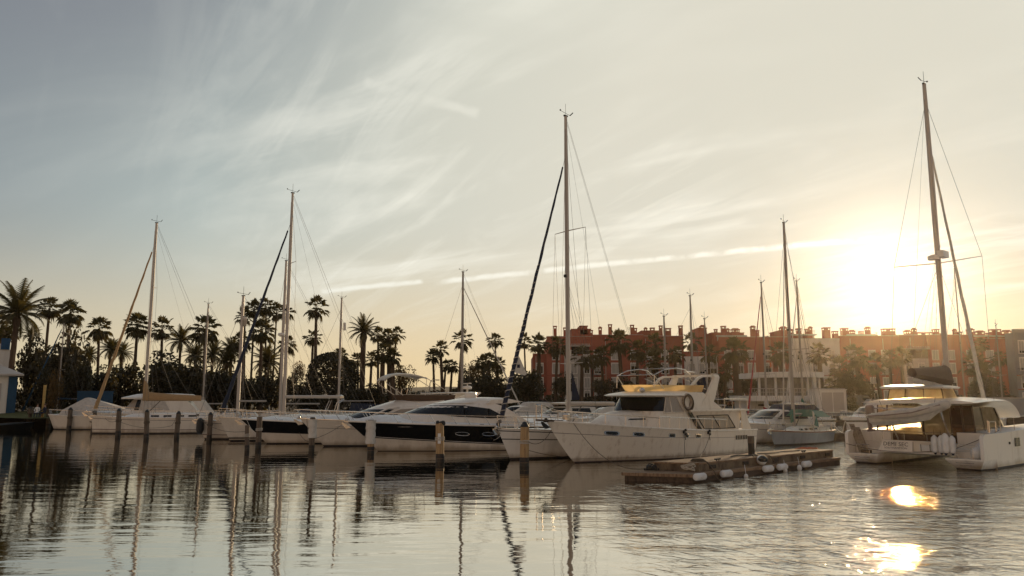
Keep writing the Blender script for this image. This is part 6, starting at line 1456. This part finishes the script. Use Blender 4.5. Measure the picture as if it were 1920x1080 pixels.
for k in range(5):
    m = MB(); x = 1.6+k*2.4; m.box(x, x+.42, -.02+.3, .315, .40, .54); m.build('cleat_pocket', 'boot', DK)
def dpt(x, y, z): return P0+dd*x+dn*y+Vector((0, 0, z))
def dock_fender(px, k, lb):
    # a fender lying along the dock edge
    best = min((i*.02 for i in range(700)), key=lambda x: abs(960+F*dpt(x, 0, 0).x/dpt(x, 0, 0).y-px))
    m = MB(); pr_ = [(.04, -.34)]
    for i in range(13): pr_.append((.115+.022*(i % 2), -.30+i*.60/12))
    pr_.append((.04, .34)); m.lathe(pr_, 12, ax='x'); o = m.build('dock_fender', 'fend', smooth=True, loc=dpt(best, -.16, .22), rz=atan2(.667, .745)); tag(o, lb, 'fender', 'fenders lying along the dock edge')
for k, (px, w_) in enumerate(((1297, 'nearest the corner of the dock'), (1346, 'second along the dock edge from its corner'), (1423, 'third along the dock edge, below the round black and white buoy'), (1449, 'fourth along the dock edge from its corner'), (1494, 'fifth along the dock edge, farthest from its corner'))):
    dock_fender(px, k, 'white ribbed fender '+w_)
def dx_at(px): return min((i*.02 for i in range(700)), key=lambda x: abs(960+F*dpt(x, 0, 0).x/dpt(x, 0, 0).y-px))
for px, r_, z, y, lb in ((1380, .09, .02, -.2, 'small white float hanging low on the dock edge under the second fender gap'), (1452, .09, .05, -.22, 'small white float below the fourth ribbed fender'), (1479, .11, .10, -.2, 'small round white float between the fourth and fifth ribbed fenders')):
    x = dx_at(px); m = MB(); m.ball((0, 0, 0), r_, r_, r_*1.2, 8); m.tube([(0, 0, r_), (0, .15, .45)], .01, 4); tag(m.build('float', 'fend', loc=dpt(x, y, z), smooth=True), lb, 'float', 'floats on the dock')
x = dx_at(1423); o = MB(); o.ball((0, 0, 0), .21, .21, .21, 12); o.lathe([(.14, 0), (.20, .06), (.205, .14), (.10, .24), (.04, .26)], 12, (0.02, -.10, -.06), 1)
tag(o.build('buoy', ['fend', 'rubber'], loc=dpt(x, .12, .55), smooth=True), 'round black and white buoy on the dock beside the dark post', 'buoy')
x = dx_at(1446); m = MB(); m.box(-.10, .10, -.10, .10, 0, .80); m.box(-.105, .105, -.105, .105, .5, .82, 1); tag(m.build('dock_post', ['pilew', 'pile'], loc=dpt(x, 1.2, .66), rz=.73), 'short square dark post on the dock by the motor yacht stern', 'post')
m = MB(); rr = random.Random(4)
for k in range(5):
    pts = [(.24*cos(a+k)*(1+.2*sin(3*a+k)), .16*sin(a+k)*(1+.15*cos(2*a)), .05+.03*k+.16*abs(sin(a*.5+k))) for a in [2*pi*i/16 for i in range(17)]]; m.tube(pts, .018, 4)
tag(m.build('rope_heap', 'ropew', loc=dpt(.55, .45, .33)-dd*.15), 'heap of pale rope on the near end of the dock', 'rope')
m = MB()
for k in range(4): m.tube([(.22*cos(a)*(1-.1*k), .2*sin(a), .03+.04*k+.1*abs(sin(a+k))) for a in [2*pi*i/12 for i in range(13)]], .02, 4)
m.box(-.3, .3, -.04, .04, .02, .1); tag(m.build('mooring_cleat', 'rubber', loc=dpt(-.2, 1.75, .33)), 'dark cleat wound with rope on the far corner of the dock end', 'cleat')
m = MB()
for k in range(3): m.tube([(.3*cos(a)*(1-.12*k), .22*sin(a), .03+.03*k) for a in [2*pi*i/14 for i in range(15)]], .02, 4)
tag(m.build('rope_coil', 'rope', loc=dpt(1.3, .62, .67)), 'dark rope coil and strap near the corner of the dock top', 'rope')
m = MB(); 
for k in range(6): m.tube([(-.5+k*.1, .1*sin(k), .03), (-.1+k*.12, .15*cos(k*2), .07), (.3+k*.06, .05*sin(k*3), .03)], .022, 4)
tag(m.build('rope_heap', 'orange', loc=dpt(dx_at(1548), 1.3, .67)), 'small orange brown rope heap at the far end of the dock', 'rope')
# further pontoon behind
m = MB(); m.box(-7, 9, -.9, .9, -.2, .55); b1 = empty('back_pontoon', (at(1630, 800, 58).x, 58, 0), radians(4), 'dark timber pontoon crossing behind the catamaran gangway', 'dock'); m.build('float', 'timber', b1)
m = MB()
for k in range(4): m.box(-7+k*4.6, -6.8+k*4.6, -.85, -.7, .55, 1.5)
m.box(-7, 9, -.84, -.72, 1.35, 1.48); m.build('guard_rail', 'timber', b1)

# ---------------------------------------------------------------- mooring piles
PZ = []
def pile(px, ty, wy, wpx, m, label, top='cone', sleeve=None):
    g = gp(px, wy); r = wpx*g.y/F/2; zt = at(px, ty, g.y).z; root = empty('mooring_pile', (g.x, g.y, 0), 0, label, 'mooring pile', 'mooring piles'); PZ.append((g, zt, r))
    lean = random.Random(int(px)).uniform(-.09, .09)
    h = zt-(.42*r*2 if top == 'cone' else 0)
    b = MB(); b.tube([(0, 0, -1.2), (0, 0, .16)], [r*1.06, r*1.04], 12); b.build('wet_foot', 'pilew', root, smooth=True)
    b = MB(); b.tube([(0, 0, .17), (lean*.1, 0, .17+r*1.1)], [r*1.03, r*1.015], 12); b.build('tide_line', 'boot', root, smooth=True)
    b = MB(); n = 7; b.tube([(lean*i/n, 0, lerp(.161, h, i/n)) for i in range(n+1)], [r*(1.0-.05*i/n+.015*sin(i*3)) for i in range(n+1)], 12); b.build('post', m, root, smooth=True)
    b = MB()
    if top == 'cone': b.lathe([(r*1.0, 0), (r*.98, r*.12), (r*.45, r*1.0), (r*.16, r*1.15)], 12, (lean, 0, h+.001))
    else: b.lathe([(r*1.0, 0), (r*.9, .05), (r*.4, .06)], 12, (lean, 0, h+.001))
    b.build('cap', 'rubber' if sleeve or top == 'cone' else m, root, smooth=True)
    if sleeve:
        b = MB(); z0, z1 = at(px, sleeve[1], g.y).z, at(px, sleeve[0], g.y).z; n = 9
        b.tube([(lean, 0, lerp(z0, z1, i/n)) for i in range(n+1)], [r*(1.42+.10*sin(i*2.3)+(.10 if i in (1, n) else 0)) for i in range(n+1)], 14); b.build('sleeve', 'sleeve', root, smooth=True)
    b = MB(); zz = lerp(.16, h, .55)
    for k in range(3): b.tube([(lean*.5+(r+.02)*cos(a), (r+.02)*sin(a), zz+.05*k+.02*sin(a+k)) for a in [2*pi*i/12 for i in range(13)]], .022, 4)
    b.build('rope_turns', 'ropew' if px > 400 else 'rope', root)
    return root
for a in [
 (30, 771, 796, 5, 'pile', 'thin pale mooring pile, leftmost of all, before the lawn bank', 'flat'),
 (52, 763, 800, 7, 'pile', 'mooring pile left of the black covered tender, taller of two', 'cone'),
 (61, 770, 799, 5, 'pile', 'thin short mooring pile right beside the taller one by the tender', 'flat'),
 (90, 768, 802, 8, 'pile', 'dark mooring pile between the black tender and the beige canopy boat', 'flat'),
 (129, 765, 806, 8, 'pile', 'mooring pile before the hull window of the beige canopy boat', 'cone'),
 (174, 771, 811, 7.5, 'pile', 'rope wrapped mooring pile exactly at the stem of the tan boomed sloop', 'flat'),
 (221, 767, 817, 9, 'pile', 'pointed mooring pile before the bow of the tan boomed sloop', 'cone'),
 (274, 769, 822, 9, 'pile', 'mooring pile directly below the tan yacht mast', 'cone'),
 (331, 772, 820, 9, 'pile', 'pointed mooring pile before the stern half of the tan boomed sloop', 'cone'),
 (392, 774, 825, 9, 'pile', 'pointed mooring pile beside the big black bow fender', 'cone'),
 (463, 799, 845, 8.5, 'pile', 'short dark mooring pile under the bow of the navy striped cruiser', 'flat'),
 (484, 783, 840, 10.5, 'pile', 'flat topped brown mooring pile just right of the short dark one', 'flat')]: pile(*a)
pile(584, 784, 846, 10.5, 'pile', 'mooring pile with a white sleeve before the flybridge boat bow', 'flat', (786, 821))
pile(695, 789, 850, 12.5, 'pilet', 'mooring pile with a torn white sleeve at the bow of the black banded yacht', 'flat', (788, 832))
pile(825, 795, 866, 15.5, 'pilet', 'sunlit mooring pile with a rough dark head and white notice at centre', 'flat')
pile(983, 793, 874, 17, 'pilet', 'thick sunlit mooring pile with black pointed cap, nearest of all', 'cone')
m = MB(); g, zt, r = PZ[-2]; m.box(-r*.5, r*.2, -r-.012, -r+.06, zt-.95, zt-.45); tag(m.build('notice', 'fend', loc=(g.x, g.y, 0)), 'small white notice fixed to the sunlit mooring pile at centre', 'sign')
m = MB(); [m.ball((r*.7*cos(k*1.3), r*.6*sin(k*2.1), zt+.02+.03*(k % 3)), r*.5, n=6) for k in range(7)]; tag(m.build('weed_tuft', 'rubber', loc=(g.x, g.y, 0)), 'dark ragged growth on the head of the sunlit centre pile', 'weed')
# mooring lines
def bow(root, h, dz=0, t=.97): 
    p = h.pt(t, 1, 1); m_ = Matrix.LocRotScale(root.location, root.rotation_euler, root.scale); return m_ @ Vector((p.x, p.y, p.z+dz))
def side_pt(root, h, t, tau, dy=0):
    p = h.pt(t, tau, 1, .02); m_ = Matrix.LocRotScale(root.location, root.rotation_euler, root.scale); return m_ @ p
P_ = lambda i, f=.55: PZ[i][0]+Vector((0, -PZ[i][2], PZ[i][1]*f))
rope(side_pt(D_, Dh, .9, .9), P_(6, .6), .25, 'slack line from the tan boomed sloop bow to the pointed pile before it')
rope(side_pt(D_, Dh, .45, .5), P_(6, .55), .35, 'long line sagging along the hull of the tan boomed sloop')
rope(side_pt(D_, Dh, .45, .5), P_(8, .9), .2, 'line from midships of the tan boomed sloop to the pile near its stern')
rope(bow(E_, Eh), P_(10, .8), .35, 'slack line from the bow fender sloop to the short dark pile')
rope(bow(G, Gh), P_(11, .35), .1, 'line from the navy striped cruiser bow to the flat topped pile', m='ropew')
rope(bow(HB, Hh), P_(12, .3), .45, 'slack line from the flybridge boat bow anchor to the first sleeved pile')
rope(side_pt(HB, Hh, .8, 1), P_(12, .35), .15, 'straight line from the flybridge boat foredeck to the first sleeved pile')
rope(side_pt(G, Gh, .75, .5), P_(12, .3), .2, 'dark line running along the pale lower hull of the navy striped cruiser')
rope(bow(J_, Jh), side_pt(I, Ih, .42, .42), .12, 'pale line from the spiral sail sloop bow across the black hull band', m='ropew')
rope(side_pt(J_, Jh, .8, .98), P_(15, .65), .45, 'slack line from the spiral sail sloop to the thick sunlit pile')
rope(side_pt(J_, Jh, .7, .02), P_(15, .4), .1, 'tan line from the thick sunlit pile down to the water')
rope(side_pt(LB, Lh, .93, 1), dpt(-.1, 1.8, .45), .75, 'long dark line sagging from the motor yacht bow to the dock end')
rope(side_pt(LB, Lh, .50, 1), dpt(2.2, 1.9, .67), .15, 'dark spring line from the motor yacht side to the dock, steeper one')
rope(side_pt(LB, Lh, .34, 1), dpt(3.3, 1.9, .67), .15, 'thin spring line from the motor yacht side to the dock, aft one')
rope(cpt(.1, 3.2, 1.5), at(1562, 792, 52), .25, 'pale line from the catamaran port stern to the boat behind', m='ropew')
# rope knots and fender bundle on L
for px_t, lb in ((.50, 'black rope knot hanging from the motor yacht cap rail, forward one'), (.355, 'black rope knot hanging from the motor yacht cap rail, aft one')):
    m = MB(); 
    for k in range(4): m.ball((.05*cos(k*2), -.04*sin(k*3), -.06*k), .07, n=6)
    m.tube([(0, 0, -.1), (.04, -.02, -.5)], .02, 4); tag(m.build('rope_knot', 'rubber', loc=side_pt(LB, Lh, px_t, 1.0)+Vector((0, -.05, 0))), lb, 'rope', 'rope knots on the motor yacht')

# ---------------------------------------------------------------- cars, people, flags
def car(px, Y, rz, paint, label, van=False):
    x = at(px, 750, Y).x; root = empty('parked_car', (x, Y, QZ+.42), rz, label, 'van' if van else 'car', 'vehicles parked behind the quay')
    MT.setdefault(paint[0], mat(paint[0], paint[1], .25, coat=.6))
    if van: pr = [(-2.2, .35), (-2.25, 1.2), (-2.15, 1.95), (1.2, 1.98), (1.75, 1.25), (2.3, 1.05), (2.35, .4)]
    else: pr = [(-2.1, .35), (-2.15, .85), (-1.9, .98), (-1.5, 1.38), (.3, 1.42), (1.05, .98), (2.0, .82), (2.15, .4)]
    def sec(y, k): return [(px_*(1-.02*k), y, z*(1 if z < .9 else 1)-0) for px_, z in pr]
    b = MB(); b.loft([sec(-.80, 1), sec(-.86, 0), sec(.86, 0), sec(.80, 1)]); b.build('body', paint[0], root, smooth=True)
    for sd in (1, -1):
        b = MB(); w = [(-1.5, 1.0), (-1.3, 1.32), (.22, 1.35), (.75, 1.0)] if not van else [(-.2, 1.25), (-.2, 1.8), (1.1, 1.82), (1.5, 1.27)]; b.prism(w, sd*.865-.008, sd*.865+.008); b.build('side_window', 'glass', root)
    b = MB(); f = [(1.0, 1.0), (.33, 1.41)] if not van else [(1.75, 1.27), (1.25, 1.92)]
    b.add([(f[0][0]+.03, -.7, f[0][1]+.02), (f[0][0]+.03, .7, f[0][1]+.02), (f[1][0]+.02, .62, f[1][1]), (f[1][0]+.02, -.62, f[1][1])], [(0, 1, 2, 3)]); b.build('windscreen', 'glass', root)
    for wx in (-1.35, 1.35):
        for sd in (1, -1):
            b = MB(); b.lathe([(.2, -.1), (.32, -.1), (.33, 0), (.32, .1), (.2, .1)], 14, (wx, sd*.80, .33), ax='y'); wo_ = b.build('wheel', 'rubber', root); b = MB(); b.lathe([(.02, -.11), (.19, -.11), (.19, .11), (.02, .11)], 10, (wx, sd*.80, .33), ax='y'); b.build('rim', 'steel', wo_)
    for sd in (1, -1): b = MB(); b.box(2.08, 2.17 if not van else 2.36, sd*.66-.14, sd*.66+.14, .62, .74); b.build('headlight', 'fend', root)
car(916, 128, -.7, ('grey_car_paint', (.12, .12, .12)), 'dark grey hatchback parked behind the quay, leftmost car')
car(957, 122, -1.2, ('white_car_paint', (.6, .6, .58)), 'white car seen nose on behind the spiral foresail foot')
car(979, 126, -.5, ('silver_car_paint', (.45, .45, .44)), 'pale silver hatchback parked under the wide dark tree')
car(1013, 127, -.4, ('charcoal_car_paint', (.07, .07, .075)), 'charcoal saloon parked before the low end block')
car(874, 124, 1.4, ('white_car_paint', (.6, .6, .58)), 'white van under the lone white mast at centre', True)
car(1609, 112, .5, ('charcoal_car_paint', (.07, .07, .075)), 'dark estate car in the haze left of the catamaran enclosure', True)
car(1640, 112, .3, ('silver_car_paint', (.45, .45, .44)), 'silver car seen through the catamaran cockpit panels')
def person(px, Y, gz, joints, shirt, label, rz=0):
    """continuous skinned body from connected joints, clothed by height"""
    me = bpy.data.meshes.new('person'); J = [j[:3] for j in joints]; E = [(i, j[3]) for i, j in enumerate(joints) if j[3] is not None]
    me.from_pydata(J, E, []); o = bpy.data.objects.new('person', me); C.objects.link(o)
    sk = o.modifiers.new('skin', 'SKIN'); sb = o.modifiers.new('sub', 'SUBSURF'); sb.levels = 1; sb.render_levels = 1
    for i, j in enumerate(joints): me.skin_vertices[0].data[i].radius = (j[4], j[4])
    me.skin_vertices[0].data[0].use_root = True
    bpy.context.view_layer.update(); dg_ = bpy.context.evaluated_depsgraph_get(); nm = bpy.data.meshes.new_from_object(o.evaluated_get(dg_)); bpy.data.objects.remove(o)
    nm.materials.clear()
    for k in ('skin', shirt, 'navy'): nm.materials.append(MT[k])
    for p in nm.polygons:
        z = p.center.z; x = abs(p.center.y); p.material_index = 0 if z > 1.02 else (1 if z > .50 and x < .34 else 2); p.use_smooth = True
    o = bpy.data.objects.new('person', nm); C.objects.link(o); o.location = (at(px, 770, Y).x, Y, gz); o.rotation_euler.z = rz; tag(o, label, 'person')
    h_ = MB(); h_.ball((.0, 0, 1.32), .115, .105, .10, 8); h_.build('hair', 'brownc', o, smooth=True)
    return o
seat = [(0, 0, .50, None, .13), (0, 0, .78, 0, .14), (.0, 0, .98, 1, .12), (.02, 0, 1.08, 2, .055), (.03, 0, 1.22, 3, .095), (.03, 0, 1.30, 4, .08),
        (0, .19, .95, 2, .055), (.10, .24, .70, 6, .045), (.30, .15, .62, 7, .035), (0, -.19, .95, 2, .055), (.10, -.24, .70, 9, .045), (.30, -.15, .62, 10, .035),
        (.08, .10, .48, 0, .085), (.45, .12, .48, 12, .065), (.48, .12, .08, 13, .045), (.60, .12, .05, 14, .04), (.08, -.10, .48, 0, .085), (.45, -.12, .48, 16, .065), (.48, -.12, .08, 17, .045), (.60, -.12, .05, 18, .04)]
person(70, 79.5, QZ+.05, seat, 'fend', 'person in a white top seated on the quay behind the black tender', -1.3)
person(84, 79.8, QZ+.05, seat, 'navy', 'person in dark clothes seated right beside the one in white on the quay', -2.0)
q = MB(); q.box(-1.3, 1.3, -.25, .2, .40, .47); q.box(-1.2, -1.05, -.2, .15, 0, .4); q.box(1.05, 1.2, -.2, .15, 0, .4); o = q.build('bench', 'timber', loc=(at(77, 770, 79.6).x, 79.65, QZ+.03), rz=-.05); tag(o, 'low dark bench on the quay holding two seated people', 'bench')
def flag(px, py, Y, poly, m, label, rz=0):
    v = at(px, py, Y); b = MB(); rows = []
    b.prism([(x, z) for x, z in poly], -.012, .012); o = b.build('flag', m, loc=v, rz=rz); tag(o, label, 'flag', 'flags and pennants'); return o
Yj = J_.location.y-1
f_ = flag(973, 668, 41, [(0, 0), (.10, -.2), (.42, -.95), (.30, -1.02), (-.30, -.85), (-.16, -.4)], 'cream', 'white flag with a blue square hanging at the spiral foresail'); b = MB(); b.box(-.10, .05, -.02, .02, -.62, -.44); b.build('blue_square', 'navy', f_)
f_ = flag(1072, 694, 41.5, [(0, 0), (.12, -.5), (.42, -1.5), (.34, -1.62), (.0, -1.6), (-.02, -.8)], 'navy', 'folded dark navy flag hanging just right of the tallest centre mast')
flag(891, 740, 60, [(0, 0), (.2, -.1), (.35, -.7), (.02, -.75)], 'red', 'small red and white ensign behind the black banded sport yacht')
flag(1443, 678, 62, [(0, 0), (.14, -.1), (.16, -.4), (.02, -.5)], 'orange', 'small orange pennant on the rigging left of the pavilion')
flag(1431, 762, 58, [(0, 0), (.35, -.2), (.4, -1.0), (.05, -1.05)], 'red', 'red ensign hanging low before the pavilion glazing')
# lamp posts in the back
for px, py, Y, lb in ((806, 712, 100, 'curved lamp post left of the tallest palm of the group of four'), (1343, 665, 120, 'slim white lamp post right of the hidden sloop mast by the radar arch')):
    t_ = at(px, py, Y); root = empty('street_lamp', (t_.x, Y, QZ+.1), 0, lb, 'street lamp', 'street lamps along the quay'); h_ = t_.z-QZ-.1
    m = MB(); m.tube([(0, 0, 0), (0, 0, h_-.5), (.15, 0, h_-.1), (.5, 0, h_), (.9, 0, h_)], [.09, .06, .05, .045, .04], 6); m.build('post', 'alu', root); m = MB(); m.bbox(.75, 1.25, -.12, .12, h_-.1, h_+.03, .03); m.build('lamp_head', 'alu', root)
t_ = at(37, 723, 80); m = MB(); m.box(-.12, .12, -.06, .06, 0, at(84, 722, 80).z-QZ); tag(m.build('sign_post', mat('pale_yellow_post', (.42, .28, .09), .7), loc=(at(83, 740, 80).x, 80, QZ)), 'narrow pale yellow upright sign post under the trees at left', 'sign')

for k, (fx, lb) in enumerate(((2.4, 'iron mooring ring nearest the dock corner on its water side'), (5.2, 'iron mooring ring on the water side of the dock at its middle'), (9.4, 'iron mooring ring on the water side of the dock at its far part'))):
    m = MB(); m.tube([(-.2, 0, .06), (.2, 0, .06)], .03, 6); m.tube([(-.08, 0, 0), (-.08, 0, .06)], .025, 5); m.tube([(.08, 0, 0), (.08, 0, .06)], .025, 5); tag(m.build('dock_cleat', 'rubber', loc=dpt(fx, .45, .66), rz=.73), lb.replace('iron mooring ring', 'black iron cleat'), 'cleat', 'cleats on the dock')
m = MB(); rr = random.Random(8); pts = [(i*.28, .12*sin(i*.9)+rr.uniform(-.04, .04), .03) for i in range(22)]; m.tube(pts, .022, 5); tag(m.build('water_hose', 'rubber', loc=dpt(4.2, 1.0, .665), rz=.73), 'black hose snaking along the middle of the dock top', 'hose')
for k, (fx, lg, lb) in enumerate(((1.4, .45, 'dark rope hanging over the dock edge nearest its corner'), (6.1, .4, 'dark rope hanging over the dock edge below its middle'))):
    m = MB(); m.tube([(0, .5, .70), (0, .28, .68), (0, -.02, .36), (.05, -.12, .1), (.25, -.14, -.02), (lg, -.12, .18), (lg+.1, .0, .36)], .022, 5); tag(m.build('rope', 'rope', loc=dpt(fx, 0, 0), rz=.73), lb, 'rope')
